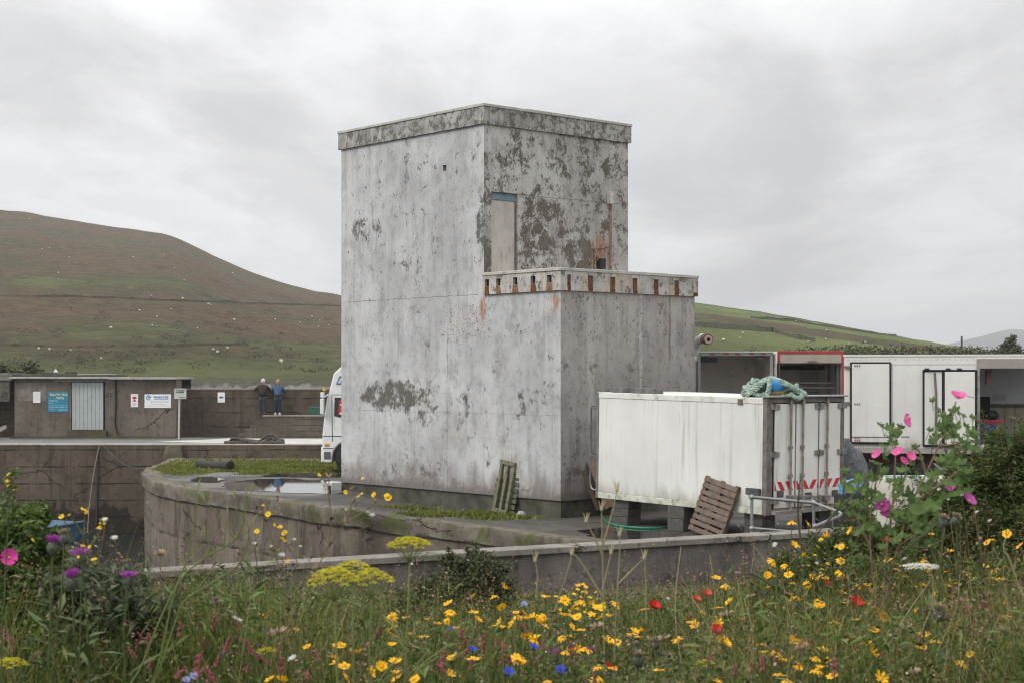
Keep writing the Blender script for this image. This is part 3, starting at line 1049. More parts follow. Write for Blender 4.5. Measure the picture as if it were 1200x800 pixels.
def sign(name, label, px0, py0, px1, py1, Y, mat, cat='sign'):
    x0, x1, z0, z1 = X(px0, Y), X(px1, Y), Z(py1, Y), Z(py0, Y)
    s_ = thing(name, label, cat, ((x0 + x1) / 2, Y, z0))
    MB().box((x0, Y - .03, z0), (x1, Y - .004, z1)).build('board', mat, s_, world=True, bevel=.004)
    return s_, (lambda u: x0 + (x1 - x0) * u), (lambda v: z1 - (z1 - z0) * v), Y - .03


def rows(sg, U, V, y, lst, mat, name='print_line'):
    """lines of print too small to read in the photograph, kept as strokes of word length"""
    mb = MB()
    rr = random.Random(len(lst))
    for (u0, u1, v, h) in lst:
        u = u0
        while u < u1:
            w_ = min(rr.uniform(.04, .13), u1 - u)
            mb.box((U(u), y - .004, V(v + h)), (U(u + w_), y - .0005, V(v)))
            u += w_ + .022
    return mb.build(name, mat, sg, world=True)


def text(sg, s_, x, z, y, size, mat, width=None, align='CENTER'):
    cu = bpy.data.curves.new('lettering', 'FONT')
    cu.body = s_; cu.size = size; cu.align_x = align; cu.align_y = 'CENTER'; cu.extrude = .001
    cu.offset = .006 * size
    cu.materials.append(mat)
    o = bpy.data.objects.new('lettering', cu); col.objects.link(o)
    o.parent = sg
    o.location = Vector((x, y - .0025, z)) - Vector(sg.location)
    o.rotation_euler = (R(90), 0, 0)
    if width:
        bpy.context.view_layer.update()
        wd = o.dimensions.x
        if wd > 0:
            o.scale.x = width / wd
    bpy.context.view_layer.update()
    me = bpy.data.meshes.new_from_object(o.evaluated_get(bpy.context.evaluated_depsgraph_get()))
    m_ = bpy.data.objects.new('lettering', me); col.objects.link(m_)
    m_.parent = sg; m_.location = o.location; m_.rotation_euler = o.rotation_euler; m_.scale = o.scale
    bpy.data.objects.remove(o)
    return m_


sg, U, V, y = sign('paper_notice', 'small plain white notice on the pale patch of the shed wall', 39, 458.5, 47.5, 471.5, SHY - .012, M_SIGNW)
rows(sg, U, V, y, [(.2, .8, .12, .03)] + [(.12, .88, .25 + .07 * i, .018) for i in range(8)], M_INKG)
sg, U, V, y = sign('boat_hire_sign', 'blue green painted sign with yellow heading left of the shed door', 56.5, 458.5, 80.3, 482.5, SHY, M_SIGNB)
text(sg, 'Boat For Hire', U(.52), V(.14), y, .17, M_INKY, (U(.95) - U(.1)))
text(sg, 'Angling', U(.58), V(.29), y, .16, M_INKY, (U(.78) - U(.40)))
rows(sg, U, V, y, [(.05, .45, .40, .025), (.05, .55, .47, .025), (.05, .25, .55, .025), (.05, .97, .67, .025), (.05, .95, .75, .025), (.05, .30, .83, .025), (.5, .95, .86, .04)], M_INKP)
sg, U, V, y = sign('warning_sign', 'narrow upright white sign with a red square warning mark on the shed', 153.5, 461, 162, 476.5, SHY, M_SIGNW)
mb = MB(); mb.box((U(.22), y - .004, V(.38)), (U(.78), y - .0005, V(.20))); mb.prism([(U(.5), y - .0005, V(.36)), (U(.8), y - .0005, V(.58)), (U(.2), y - .0005, V(.58))], (0, -.0035, 0))
mb.build('red_mark', M_INKR, sg, world=True)
rows(sg, U, V, y, [(.2, .8, .06, .04), (.2, .8, .68, .03), (.2, .8, .76, .03), (.2, .7, .84, .03)], M_INKG)
sg, U, V, y = sign('harbour_notice_board', 'wide white notice board with a blue round emblem and blue heading', 169.5, 461.5, 200.5, 477.5, SHY, M_SIGNW)
mb = MB(); cx, cz = U(.15), V(.24)
mb.tube([(cx + .10 * math.cos(a), y - .002, cz + .10 * math.sin(a)) for a in np.linspace(0.4, 5.6, 16)], .022, 6)
mb.box((cx - .05, y - .004, cz - .02), (cx + .13, y - .0005, cz + .035))
mb.build('emblem', plain('emblem_blue', (.06, .25, .5), .5), sg, world=True)
rows(sg, U, V, y, [(.34, .92, .15, .085), (.38, .90, .30, .075)], M_INKB)
rows(sg, U, V, y, [(.22, .85, .48, .03), (.22, .9, .56, .03), (.22, .8, .72, .03), (.08, .4, .84, .03), (.5, .95, .84, .03)], M_INKG)
sg, U, V, y = sign('wall_notice', 'white round cornered notice with a black vehicle mark on the dark sea wall', 255.2, 459.3, 263.6, 471, SWY, M_SIGNW)
mb = MB(); mb.box((U(.22), y - .004, V(.58)), (U(.80), y - .0005, V(.46))); mb.box((U(.34), y - .004, V(.46)), (U(.68), y - .0005, V(.40)))
mb.build('vehicle_mark', M_INKD, sg, world=True)
rows(sg, U, V, y, [(.35, .65, .2, .04), (.25, .75, .82, .03)], M_INKG)
# sign on a post by the kerb
sp = thing('post_sign', 'small grey sign on a thin pale post at the shed corner', 'sign', (X(209.5, 82.8), 82.8, RZ))
MB().tube([(X(209.5, 82.8), 82.8, RZ - .02), (X(210.4, 82.8), 82.8, Z(455.5, 82.8))], .045, 8).build('post', worn('pale_post', (.42, .40, .35), (.52, .50, .45), 4, .6), sp, world=True)
sx0, sx1, sz0, sz1 = X(204.3, 82.7), X(218.3, 82.7), Z(466.8, 82.7), Z(454.8, 82.7)
bd = MB().box((sx0, 82.7, sz0), (sx1, 82.73, sz1)).build('board', worn('grey_sign_face', (.40, .42, .40), (.47, .49, .47), 3, .5), sp, world=True, bevel=.005)
mb = MB()
mb.box((sx0 + .05, 82.695, sz1 - .09), (sx1 - .05, 82.6995, sz1 - .05))
mb.prism([(sx0 + .06, 82.6995, sz1 - .18), (sx0 + .15, 82.6995, sz1 - .12), (sx0 + .15, 82.6995, sz1 - .24)], (0, -.004, 0))
for a, b in ((.18, .26), (.275, .33), (.345, .42), (.435, .49)):
    mb.box((sx0 + a, 82.695, sz1 - .225), (sx0 + b, 82.6995, sz1 - .135))
mb.box((sx0 + .25, 82.695, sz0 + .05), (sx1 - .06, 82.6995, sz0 + .085))
mb.build('print_mark', M_INKD, bd, world=True)

# ------------------------------------------------------------------ yard clutter on the left
fb = thing('rubber_fender', 'black rubber fender lying on the mossy quay edge', 'fender', G2(252, 551))
q0, q1 = G2(234, 550.5), G2(270, 552)
fm = MB(); rr_ = .27
fm.tube([q0 + Vector((0, 0, .18)), q0.lerp(q1, .5) + Vector((0, 0, .17)), q1 + Vector((0, 0, .18))], [.19, .18, .19], 12)
fm.build('body', worn('black_rubber', (.012, .012, .013), (.03, .03, .03), 5, .7, dirt=(.08, .07, .06)), fb, world=True, smooth=True)
dq = (q1 - q0).normalized()
fm = MB(); fm.tube([q1 + Vector((0, 0, .18)) + dq * .001, q1 + Vector((0, 0, .18)) + dq * .02], .08, 12); fm.build('bore', M_HOLE, fb, world=True)
# ropes / old nets lying along the road edge
rb = thing('old_rope', 'dark heap of old rope lying along the road edge above the wall', 'rope', W(297, 518, RY0 + .3))
rm = MB(); rr = random.Random(4)
for k in range(7):
    p = []
    for i in range(26):
        u = i / 25
        px = 263 + 70 * u
        y_ = RY0 + .25 + .18 * math.sin(u * 9 + k * 1.3) + rr.uniform(-.06, .06)
        hh = .09 + .06 * k * (.5 + .5 * math.sin(u * 11 + k)) * (1 if u > .1 else .3)
        p.append(((px - 600) / F * y_, y_, RZ + .06 + hh * .55))
    rm.tube(p, .05, 6)
hp = []
for i in range(14):
    a = math.pi * i / 13
    hp.append((X(316 + 10 * math.cos(a), RY0 + .3), RY0 + .3, RZ + .1 + .36 * math.sin(a)))
rm.tube(hp, .055, 6)
rm.build('rope_strand', worn('dark_rope', (.05, .042, .035), (.11, .095, .08), 7, .9), rb, world=True, smooth=True)

# mooring lines down the harbour wall
ln = MB(); P = []
for i in range(16):
    u = i / 15
    P.append(W(116, 522, RY0 - .1).lerp(W(103, 622, RY0 - 1.2), u) + Vector((-.1 * math.sin(u * 3), 0, 0)))
ln.tube(P, .022, 5)
tag(ln.build('mooring_line', plain('pale_rope', (.22, .19, .16), .9), smooth=True), 'thin rope hanging down the harbour wall to the blue boat', 'rope')
ln = MB(); P = []
a_, b_ = W(122, 522, RY0 - .1), G2(178, 549)
for i in range(16):
    u = i / 15
    P.append(a_.lerp(b_, u) + Vector((0, 0, -.35 * math.sin(u * math.pi))))
ln.tube(P, .022, 5)
tag(ln.build('slack_line', plain('dark_line_rope', (.05, .045, .04), .9), smooth=True), 'slack dark rope slanting from the road wall to the quay corner', 'rope')
# crack-like downpipe groove on the harbour wall
gp = MB(); gp.tube([W(113.5, 523, RY0 - .03), W(114.5, 540, RY0 - .03), W(113, 615, RY0 - .03)], .05, 6)
gp.build('pipe', plain('wall_pipe_dark', (.045, .038, .032), .9), rw)

# blue boat afloat below the wall
bt_ = thing('rowing_boat', 'blue boat moored under the harbour wall, half hidden by the flowers', 'boat', (W(72, 0, 69.5).x, 69.5, -3.9))
hm = MB()
LN = 4.4
secs = []
for i in range(15):
    u = i / 14
    hw = .78 * (1 - max(0, (u - .45) / .55) ** 2.4) * (.86 + .14 * min(1, u / .3))
    zz = .78 + .30 * max(0, (u - .4) / .6) ** 2
    keel = -.15 + .5 * max(0, (u - .8) / .2) ** 2
    ring = []
    for j in range(11):
        a = -math.pi / 2 + math.pi * j / 10
        s_ = math.sin(a)
        ring.append((-LN / 2 + LN * u, s_ * hw, keel + (zz - keel) * (abs(s_) ** 1.8)))
    secs.append(ring)
vs = [p for r_ in secs for p in r_]
fs = []
for i in range(14):
    for j in range(10):
        fs.append((i * 11 + j, i * 11 + j + 1, (i + 1) * 11 + j + 1, (i + 1) * 11 + j))
fs.append(list(range(11)))
hm.add(vs, fs)
ho = hm.build('hull', worn('boat_blue_paint', (.028, .062, .105), (.045, .09, .15), 3, .45, dirt=(.03, .06, .09)), bt_, smooth=True)
sdm = ho.modifiers.new('Solid', 'SOLIDIFY'); sdm.thickness = .05
gm = MB()
for sgn in (0, 10):
    gm.tube([secs[i][sgn] for i in range(15)], .045, 6)
gm.build('gunwale', worn('boat_gunwale', (.03, .055, .09), (.06, .10, .15), 4, .6), bt_, smooth=True)
th_ = MB()
for u in (.25, .5, .72):
    th_.box((-LN / 2 + LN * u - .12, -.62 * (1 - max(0, (u - .45) / .55) ** 2.4), .55), (-LN / 2 + LN * u + .12, .62 * (1 - max(0, (u - .45) / .55) ** 2.4), .59))
th_.build('seat', worn('boat_thwart', (.2, .18, .15), (.3, .27, .23), 4, .7), bt_)
cvm = MB()
vs, fs = [], []
for i in range(5, 15):
    u = i / 14
    hw = secs[i][10][1]
    for j in range(9):
        v_ = -1 + j / 4
        vs.append((-LN / 2 + LN * u, v_ * hw * 1.03, secs[i][10][2] + .03 + .28 * (1 - v_ * v_) * math.sin(math.pi * min(1, u * 1.05)) + .05 * mnoise.noise(Vector((u * 9, v_ * 3, 0)))))
for i in range(9):
    for j in range(8):
        fs.append((i * 9 + j, i * 9 + j + 1, (i + 1) * 9 + j + 1, (i + 1) * 9 + j))
cvm.add(vs, fs)
cvm.build('cover', worn('blue_boat_cover', (.035, .075, .125), (.055, .11, .18), 3, .6, dirt=(.04, .08, .14)), bt_, smooth=True)
MB().ell((-LN / 2 + .2, -.9, .75), (.26, .2, .2), 12, 8).build('fender', plain('white_fender', (.62, .62, .6), .5), bt_, smooth=True)
bt_.rotation_euler = (0, 0, R(-8))
bt_.location.x = W(102, 0, 69.5).x - 2.2

# puddles on the yard
def pud(name, pts, z):
    P = [G2(x, y) for x, y in pts]
    zl = max(yz(p.x, p.y) for p in P) + z
    P = smooth_path([G(x, y, zl) for x, y in pts] + [G(*pts[0], zl)], 14)[:-1]
    P = [p + Vector((mnoise.noise(p * 1.4), mnoise.noise(p * 1.4 + Vector((9, 3, 1))) * 1.6, 0)) * .28 + Vector((mnoise.noise(p * 5), mnoise.noise(p * 5 + Vector((4, 4, 4))), 0)) * .10 for p in P]
    return flat(name, [(p.x, p.y) for p in P], M_PUDDLE, zl)


pud('puddle', [(262, 571), (300, 574.5), (345, 576.5), (396, 577.5), (410, 573), (402, 565), (370, 561.5), (320, 560), (272, 564)], .006)
pud('puddle', [(222, 562), (250, 565), (262, 561), (240, 558)], .006)
pud('puddle', [(300, 557), (340, 558.5), (385, 559), (420, 556), (380, 554), (330, 554.5)], .006)
pud('puddle', [(690, 628), (740, 630), (790, 630), (800, 622), (740, 617), (690, 620)], .006)
# white stone block beside the puddle, next to the tower corner
bl = thing('white_block', 'pale broken concrete block at the puddle by the tower corner', 'block', G(391, 582.7))
bl_m = MB(); bl_m.cbox((0, 0, .22), (.34, .4, .46), (0, 0, .5)); bl_m.build('stone', worn('pale_stone', (.42, .42, .41), (.56, .56, .55), 4, .8, dirt=(.2, .2, .19)), bl, bevel=.03)
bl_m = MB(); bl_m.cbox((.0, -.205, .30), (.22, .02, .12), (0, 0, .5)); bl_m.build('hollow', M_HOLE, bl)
# ------------------------------------------------------------------ the white box body on blocks
M_WHITE = None


def white_panel(name, c1, c2, grime, amt, rustspots=True, dirtz=None):
    t = NT(name)
    p = t.co(); s = t.sep(p)
    n = t.noise(p, .7, 5, .6)
    c = t.mix(t.ss(n, .3, .7), c1, c2)
    st = t.noise(t.mul(p, (5, 5, .25)), 1.0, 6, .65)
    c = t.mix(t.ss(st, .52, .78, 0, amt), c, grime)
    st2 = t.noise(t.mul(p, (11, 11, .45)), 1.3, 5, .65)
    c = t.mix(t.ss(st2, .60, .76, 0, amt * .8), c, tuple(q * .8 for q in grime))
    if dirtz is not None:
        dz = t.m('ADD', s[2], t.m('MULTIPLY', t.noise(t.mul(p, (3, 3, .7)), 1.0, 7, .65), 1.0))
        c = t.mix(t.ss(dz, dirtz + .95, dirtz + .35, 0, .75), c, tuple(q * .7 for q in grime))
    sp = t.noise(p, 6.5, 9, .72)
    c = t.mix(t.ss(sp, .71, .75, 0, .8), c, (.10, .085, .065))
    if rustspots:
        r_ = t.noise(t.mul(p, (6, 6, .9)), 1.2, 7, .7)
        c = t.mix(t.ss(r_, .63, .75, 0, .65), c, (.36, .22, .11))
    return t.bsdf(c, t.ss(n, .3, .7, .38, .5), 0, t.bump(t.noise(p, 1.3, 3), .12, .03), .35)


M_GRP = white_panel('white_box_panel', (.585, .585, .562), (.67, .67, .648), (.34, .31, .24), .72, False, .55)
M_GRPD = white_panel('white_door_panel', (.66, .64, .61), (.76, .75, .72), (.42, .35, .26), .55, True, .6)
M_GRIME = worn('grimy_white_rail', (.42, .43, .36), (.62, .62, .56), 2.5, .6, dirt=(.19, .21, .10), dirt_amt=.9)
M_FRAME = worn('brown_grey_steel', (.13, .115, .105), (.21, .19, .175), 5, .65, .2, dirt=(.10, .06, .04), dirt_amt=.6)
M_STEEL = worn('dull_steel_bar', (.20, .19, .18), (.32, .305, .29), 6, .5, .5, dirt=(.19, .10, .06), dirt_amt=.6)
M_SEAL = plain('black_seal', (.02, .02, .02), .7)
M_REDP = plain('red_reflective', (.52, .03, .035), .4)
M_WHITEP = plain('white_reflective', (.66, .70, .66), .4)

BC = Vector((297 / F * 33.5, 33.5, 0))
BW, BL, BZ0, BZ1 = 2.55, 5.03, .55, 2.94
box = thing('box_body', 'large dirty white refrigerated box body standing on concrete blocks before the tower', 'container', BC, (.0165, 0, AR))
BX = lambda px, py=500: on_plane(px, py, BC, DR)[0]


def BZ(px, py):
    return on_plane(px, py, BC, DR)[1]


shell = MB()
shell.box((.0, .10, BZ0 + .10), (BW, BL, BZ1 - .13))
shell.build('panel', M_GRP, box, bevel=.01)
tr = MB()
tr.box((-.012, .10, BZ1 - .128), (BW + .012, BL + .01, BZ1))
tr.build('top_rail', worn('top_rail_white', (.56, .56, .52), (.68, .68, .645), 2.5, .5, dirt=(.30, .29, .20), dirt_amt=.55), box, bevel=.01)
tr = MB()
tr.box((-.014, .10, BZ0 - .04), (BW + .014, BL + .01, BZ0 + .098))
tr.build('bottom_rail', M_GRIME, box, bevel=.01)
for x_ in (-.018, BW - .045):
    MB().box((x_, BL - .04, BZ0 - .03), (x_ + .06, BL + .03, BZ1 - .01)).build('corner_trim', worn('grey_trim', (.14, .14, .14), (.22, .22, .22), 4, .5, .4), box)
fr = MB()
fr.box((-.02, -.02, BZ0 - .05), (.165, .098, BZ1 + .012))
fr.box((BW - .10, -.02, BZ0 - .05), (BW + .02, .098, BZ1 + .012))
fr.box((.167, -.015, BZ1 - .10), (BW - .102, .098, BZ1 + .01))
fr.box((.167, -.03, BZ0 - .05), (BW - .102, .098, BZ0 + .07))
fr.build('door_frame', M_FRAME, box, bevel=.008)
MB().box((.13, -.14, BZ0 - .03), (BW - .05, -.035, BZ0 + .035)).build('step_bar', worn('worn_wooden_bumper', (.16, .145, .13), (.28, .26, .235), 4, .75), box)
MB().box((-.06, -.09, BZ1 + .012), (BW + .06, .12, BZ1 + .05)).build('rain_gutter', worn('aluminium_gutter', (.30, .30, .29), (.42, .42, .41), 4, .4, .6, dirt=(.15, .13, .11)), box, bevel=.008)
seams = [BX(905.5), BX(931), BX(958), BX(984.5)]
MB().box((.167, .03, BZ0 + .071), (BW - .102, .06, BZ1 - .101)).build('door_seal', M_SEAL, box)
dz0, dz1_ = BZ0 + .08, BZ1 - .125
doors = []
for i in range(3):
    a, b = seams[i] + .022, seams[i + 1] - .022
    d_ = MB().box((a, -.005, dz0), (b, .029, dz1_)).build('door', M_GRPD, box, bevel=.01)
    doors.append((d_, a, b))


def hinge(xc, z, par, w_=.30, h_=.11):
    mb = MB()
    mb.box((xc - w_ / 2, -.035, z - h_ / 2), (xc + w_ / 2, -.007, z + h_ / 2))
    mb.tube([(xc, -.045, z - h_ / 2 - .02), (xc, -.045, z + h_ / 2 + .02)], .024, 8)
    mb.build('hinge', M_STEEL, par, bevel=.005)


for zi in (BZ(930, 476), BZ(930, 531), BZ(930, 585)):
    hinge(seams[0] - .0, zi, doors[0][0]); hinge(seams[2], zi, doors[1][0]); hinge(seams[3], zi, doors[2][0])
for px in (923.5, 937.5, 966):
    x_ = BX(px)
    di = 0 if px < 930 else 1 if px < 957 else 2
    mb = MB()
    mb.tube([(x_, -.05, BZ0 - .03), (x_, -.05, BZ1 - .02)], .024, 10)
    for zz in (BZ0 + .03, BZ0 + .75, BZ0 + 1.35, BZ1 - .10):
        mb.box((x_ - .045, -.07, zz - .035), (x_ + .045, -.006, zz + .035))
    rod = mb.build('lock_rod', worn('rusty_lock_rod', (.25, .23, .21), (.36, .34, .31), 5, .5, .4, dirt=(.24, .12, .06), dirt_amt=.9), doors[di][0], smooth=True)
    hz_ = BZ(px, 581)
    mb = MB()
    mb.box((x_ - .02, -.09, hz_ - .03), (x_ + .32 if px != 966 else x_ + .05, -.072, hz_ + .025))
    mb.box((x_ - .10, -.085, hz_ - .09), (x_ + .10, -.007, hz_ + .03))
    mb.build('handle', M_STEEL, doors[di][0], bevel=.005)
mb = MB()
for px, py in ((913, 578), (946, 580), (977, 577)):
    x_ = BX(px)
    zz = BZ(px, py)
    mb.box((x_ - .10, -.03, zz - .07), (x_ + .10, -.006, zz + .07))
mb.build('latch', worn('dark_latch', (.08, .075, .07), (.16, .15, .14), 5, .6, .4), doors[1][0], bevel=.01)
for px, py in ((912, 470.5), (944, 471)):
    pass
# red and white chevron band across the doors
hz0, hz1 = BZ(930, 573), BZ(930, 562.5)
for i, (d_, a, b) in enumerate(doors):
    bandm = MB().box((a + .004, -.0085, hz0), (b - .004, -.0055, hz1)).build('warning_band', M_WHITEP, d_)
    rm = MB()
    x_ = a + .0
    k = 0
    mid = (seams[0] + seams[3]) / 2 + .05
    xs = np.arange(seams[0] - .1, seams[3] + .1, .265)
    for x_ in xs:
        sl = .13 * (-1 if x_ < mid - .1 else 1)
        pts = [(x_ - sl * .5, hz0), (x_ + .135 - sl * .5, hz0), (x_ + .135 + sl * .5, hz1), (x_ + sl * .5, hz1)]
        if min(p[0] for p in pts) < a + .006 or max(p[0] for p in pts) > b - .006:
            pts = [(min(max(p[0], a + .006), b - .006), p[1]) for p in pts]
            if max(p[0] for p in pts) - min(p[0] for p in pts) < .03:
                continue
        rm.prism([(p[0], -.0088, p[1]) for p in pts], (0, -.002, 0))
    if rm.v:
        rm.build('red_stripe', M_REDP, bandm)
# small fittings
mb = MB(); s_ = on_plane(866, 471, BC, DL)
mb.box((-.02, s_[0] - .07, s_[1] - .06), (-.003, s_[0] + .07, s_[1] + .06))
mb.build('side_marker', worn('dark_marker', (.08, .07, .06), (.16, .14, .12), 6, .6), box)
mb = MB(); s_ = on_plane(884, 575.5, BC, DL)
mb.box((-.10, s_[0] - .18, s_[1] - .07), (-.016, s_[0] + .18, s_[1] + .07))
mb.build('rail_bracket', worn('dark_bracket', (.05, .05, .05), (.1, .1, .1), 6, .6), box, bevel=.01)
for px, w_ in ((717, .4), (747, .75)):
    s_ = on_plane(px, 457, BC, DL)
    MB().box((.12, s_[0] - w_ / 2, BZ1 + .002), (.4, s_[0] + w_ / 2, BZ1 + .12)).build('roof_fitting', worn('dark_grey_fitting', (.08, .08, .08), (.15, .15, .15), 6, .6), box, bevel=.01)
# ladder on the far end
lad = MB()
M_ALU = worn('aluminium', (.20, .20, .195), (.30, .30, .29), 5, .35, .7)
z0l, z1l = .68, 2.62
for x_ in (.02, .40):
    lad.tube([(x_, BL + .03, z1l), (x_, BL + .20, z1l), (x_, BL + .25, z1l - .06), (x_, BL + .25, z0l + .18), (x_, BL + .21, z0l + .04), (x_, BL + .13, z0l), (x_, BL + .03, z0l)], .022, 8)
ladder = lad.build('ladder', M_ALU, box, smooth=True)
for i in range(5):
    zz = z1l - .05 - i * .36
    MB().tube([(.02, BL + .25, zz), (.40, BL + .25, zz)], .018, 8).build('rung', M_ALU, ladder, smooth=True)
    MB().tube([(.02, BL + .03, zz - .02), (.02, BL + .25, zz)], .014, 6).build('bracket', M_ALU, ladder, smooth=True)

# blocks under it
M_BLOCK = worn('concrete_block', (.065, .062, .057), (.11, .106, .098), 5, .9, dirt=(.08, .075, .065), dirt_amt=.6)


def blocks(x, y, n, labels):
    for i in range(n):
        hh = (BZ0 - .045 + .0165 * (y)) / n
        b_ = MB().box((-.22, -.24, .004), (.22, .24, hh - .004)).build('concrete_block', M_BLOCK, bevel=.012)
        p = BC + DR * x + DL * y
        b_.location = (p.x, p.y, hh * i); b_.rotation_euler = (0, 0, AR + .06 * (i - .5))
        tag(b_, labels[i], 'block', 'concrete blocks under the white box body')


blocks(.30, 4.35, 3, ['pale concrete block on the ground under the far left corner of the white box body', 'middle concrete block of the stack under the far left corner of the white box body', 'top concrete block carrying the far left corner of the white box body'])
blocks(.22, 2.55, 2, ['large block on the ground beside the leaning brown pallet', 'upper block on the stack beside the brown pallet, under the box body'])
blocks(.35, .45, 2, ['lower block under the near corner of the box body, behind the railing', 'upper block under the near corner of the box body, behind the railing'])
blocks(2.2, .40, 2, ['lower block under the right end of the box body doors', 'upper block under the right end of the box body doors'])

# ------------------------------------------------------------------ pallets, boards, hose
M_WOODB = worn('weathered_brown_wood', (.092, .062, .045), (.150, .108, .080), 5, .85, dirt=(.055, .04, .03), dirt_amt=.6, bump=.35)
M_WOODB2 = worn('greyed_brown_wood', (.118, .083, .063), (.185, .138, .108), 5, .85, dirt=(.07, .05, .04), dirt_amt=.6, bump=.35)
M_WOODG = worn('mossy_grey_wood', (.125, .115, .075), (.20, .185, .135), 5, .9, dirt=(.06, .075, .025), dirt_amt=.8, bump=.35)
M_WOODG2 = worn('mossy_green_slat', (.065, .075, .04), (.12, .125, .075), 5, .9, dirt=(.15, .14, .11), dirt_amt=.4, bump=.3)


def pallet(label, base, right, up_lean, rollz, mats, nslat, w_, h_, flip, lean, seed):
    """leaning pallet: x along its width, z up its length, -y its shown face"""
    n = right.cross(Vector((0, 0, 1))).normalized()            # towards the viewer
    Mx = Matrix((right, -n, Vector((0, 0, 1)))).transposed()   # columns: x right, y away, z up
    Rm = Mx @ Matrix.Rotation(-lean, 3, 'X') @ Matrix.Rotation(rollz, 3, 'Y')
    p_ = thing('pallet', label, 'pallet', base, Rm, None)
    rr = random.Random(seed)
    st_d = .09
    for x_ in (-w_ / 2 + .05, 0, w_ / 2 - .05):
        MB().box((x_ - .045, .022 if not flip else 0, 0.004), (x_ + .045, .022 + st_d if not flip else st_d, h_)).build('stringer', mats[0], p_, bevel=.004)
    pitch = h_ / nslat
    for i in range(nslat):
        a = i * pitch + rr.uniform(0, .012)
        sw_ = pitch * rr.uniform(.66, .8)
        y0, y1 = (0, .02) if not flip else (st_d + .002, st_d + .022)
        mb = MB().cbox((rr.uniform(-.01, .01), (y0 + y1) / 2, a + sw_ / 2), (w_ + (.3 if flip else 0), .02, sw_), (0, rr.uniform(-.012, .012), 0))
        mb.build('slat', mats[1], p_, bevel=.003)
    for i in range(3):
        a = i * (h_ - .1) / 2
        y0, y1 = (.024 + st_d, .044 + st_d) if not flip else (-.022, -.002)
        if flip and i == 1:
            continue
        MB().box((-w_ / 2, y0, a), (w_ / 2, y1, a + .1)).build('cross_board', mats[0], p_, bevel=.003)
    return p_


rgt = -DL
tb = on_plane(838, 628, BC, DL)[0]
pb = BC + DL * tb - DR * .36
pallet('weathered brown wooden pallet leaning against the side of the white box body', (pb.x, pb.y, .02), rgt, None, R(12), (M_WOODB, M_WOODB2), 9, .98, 1.22, False, R(14), 3)
tb = L(592, 603)[0]
pb = TC + DL * tb - DR * .20
pallet('mossy green pallet leaning upright against the tall tower wall', (pb.x, pb.y, .02), rgt, None, R(7), (M_WOODG, M_WOODG2), 9, .56, 1.30, True, R(7), 5)

M_PLY = worn('brown_board', (.25, .165, .105), (.36, .255, .17), 3, .7, dirt=(.075, .045, .03), dirt_amt=.6, streak=True)
for i, (px, dd, ln_, roll, lab, m_) in enumerate([(692, .30, 1.2, R(-16), 'broad brown board leaning beside the ladder at the tower foot', M_PLY),
                                              (685.5, .40, 1.05, R(-17), 'narrow dark edge-on board in front of the brown board at the tower foot', M_WOODB)]):
    s_ = RL(px + (10 if i == 0 else 3), 604)[0]
    base = TC + DR * s_ - DL * dd
    n = DR.cross(Vector((0, 0, 1)))
    Mx = Matrix((DR, -n, Vector((0, 0, 1)))).transposed()
    Rm = Mx @ Matrix.Rotation(-R(13), 3, 'X') @ Matrix.Rotation(roll, 3, 'Y')
    wd = 1.05 if i == 0 else .12
    o = MB()
    o.box((-.06, 0, .03), (wd - .06, .022, ln_))
    if i == 0:
        for k in range(1, 4):
            o.box((-.06 + wd * k / 4 - .006, -.003, .03), (-.06 + wd * k / 4 + .006, -.0005, ln_))
    b_ = o.build('leaning_board', m_, bevel=.004)
    b_.matrix_world = Matrix.Translation((base.x, base.y, .01)) @ Rm.to_4x4()
    b_.location = (base.x, base.y, .16); b_.rotation_euler = Rm.to_euler()
    tag(b_, lab, 'board')

hose = MB()
hp = smooth_path([G(x, y, .03) for x, y in [(704, 596), (706, 606), (718, 613.5), (745, 617.5), (775, 617.5), (790, 614)]], 8)
hose.tube(hp, .022, 7)
tag(hose.build('garden_hose', plain('green_hose', (.03, .19, .11), .45), smooth=True), 'thin green hose curving over the wet ground below the box body', 'hose')

# small grey stone by the mossy pallet
stn = MB().ell((0, 0, .06), (.12, .1, .09), 10, 7, jit=.35).build('loose_stone', worn('grey_stone', (.25, .25, .25), (.36, .36, .35), 6, .8), smooth=True)
stn.location = G(611, 605.5); tag(stn, 'small grey stone on the quay beside the mossy pallet', 'stone')

# ------------------------------------------------------------------ railing
YR = 31.2
rail = thing('pipe_railing', 'galvanised pipe railing round the corner below the box body doors', 'railing', (W(882, 0, YR).x, YR, 0))
pA = W(881, 582, YR); pB = W(953.5, 588.5, YR + .35); pC = W(985, 600, YR - .3)
pD = W(984, 604, YR - .4); pE = W(955, 616, YR - 1.4)
M_G2 = M_GALV
r_ = .031
MB().tube([(pA.x, pA.y, 0), pA + Vector((0, 0, .0))], r_, 10).build('post', M_G2, rail, smooth=True, world=True)
MB().tube([(pB.x, pB.y, 0), pB], r_, 10).build('post', M_G2, rail, smooth=True, world=True)
MB().tube([(pE.x, pE.y, -.0), pE], r_, 10).build('post', M_G2, rail, smooth=True, world=True)
MB().tube([pA - (pB - pA).normalized() * .05, pB, pB.lerp(pC, .93), pC + Vector((.02, 0, -.02)), pD, pD.lerp(pE, .1), pE], r_ * 1.02, 10).build('rail', M_G2, rail, smooth=True, world=True)
lA = Vector((pA.x, pA.y, pA.z - .60)); lB = Vector((pB.x, pB.y, pB.z - .60))
MB().tube([lA, lB], r_ * .9, 10).build('rail', M_G2, rail, smooth=True, world=True)
for q in (pA, pB, lA, pE):
    MB().ell(q, (.055, .055, .055), 10, 8).build('pipe_fitting', M_G2, rail, smooth=True, world=True)

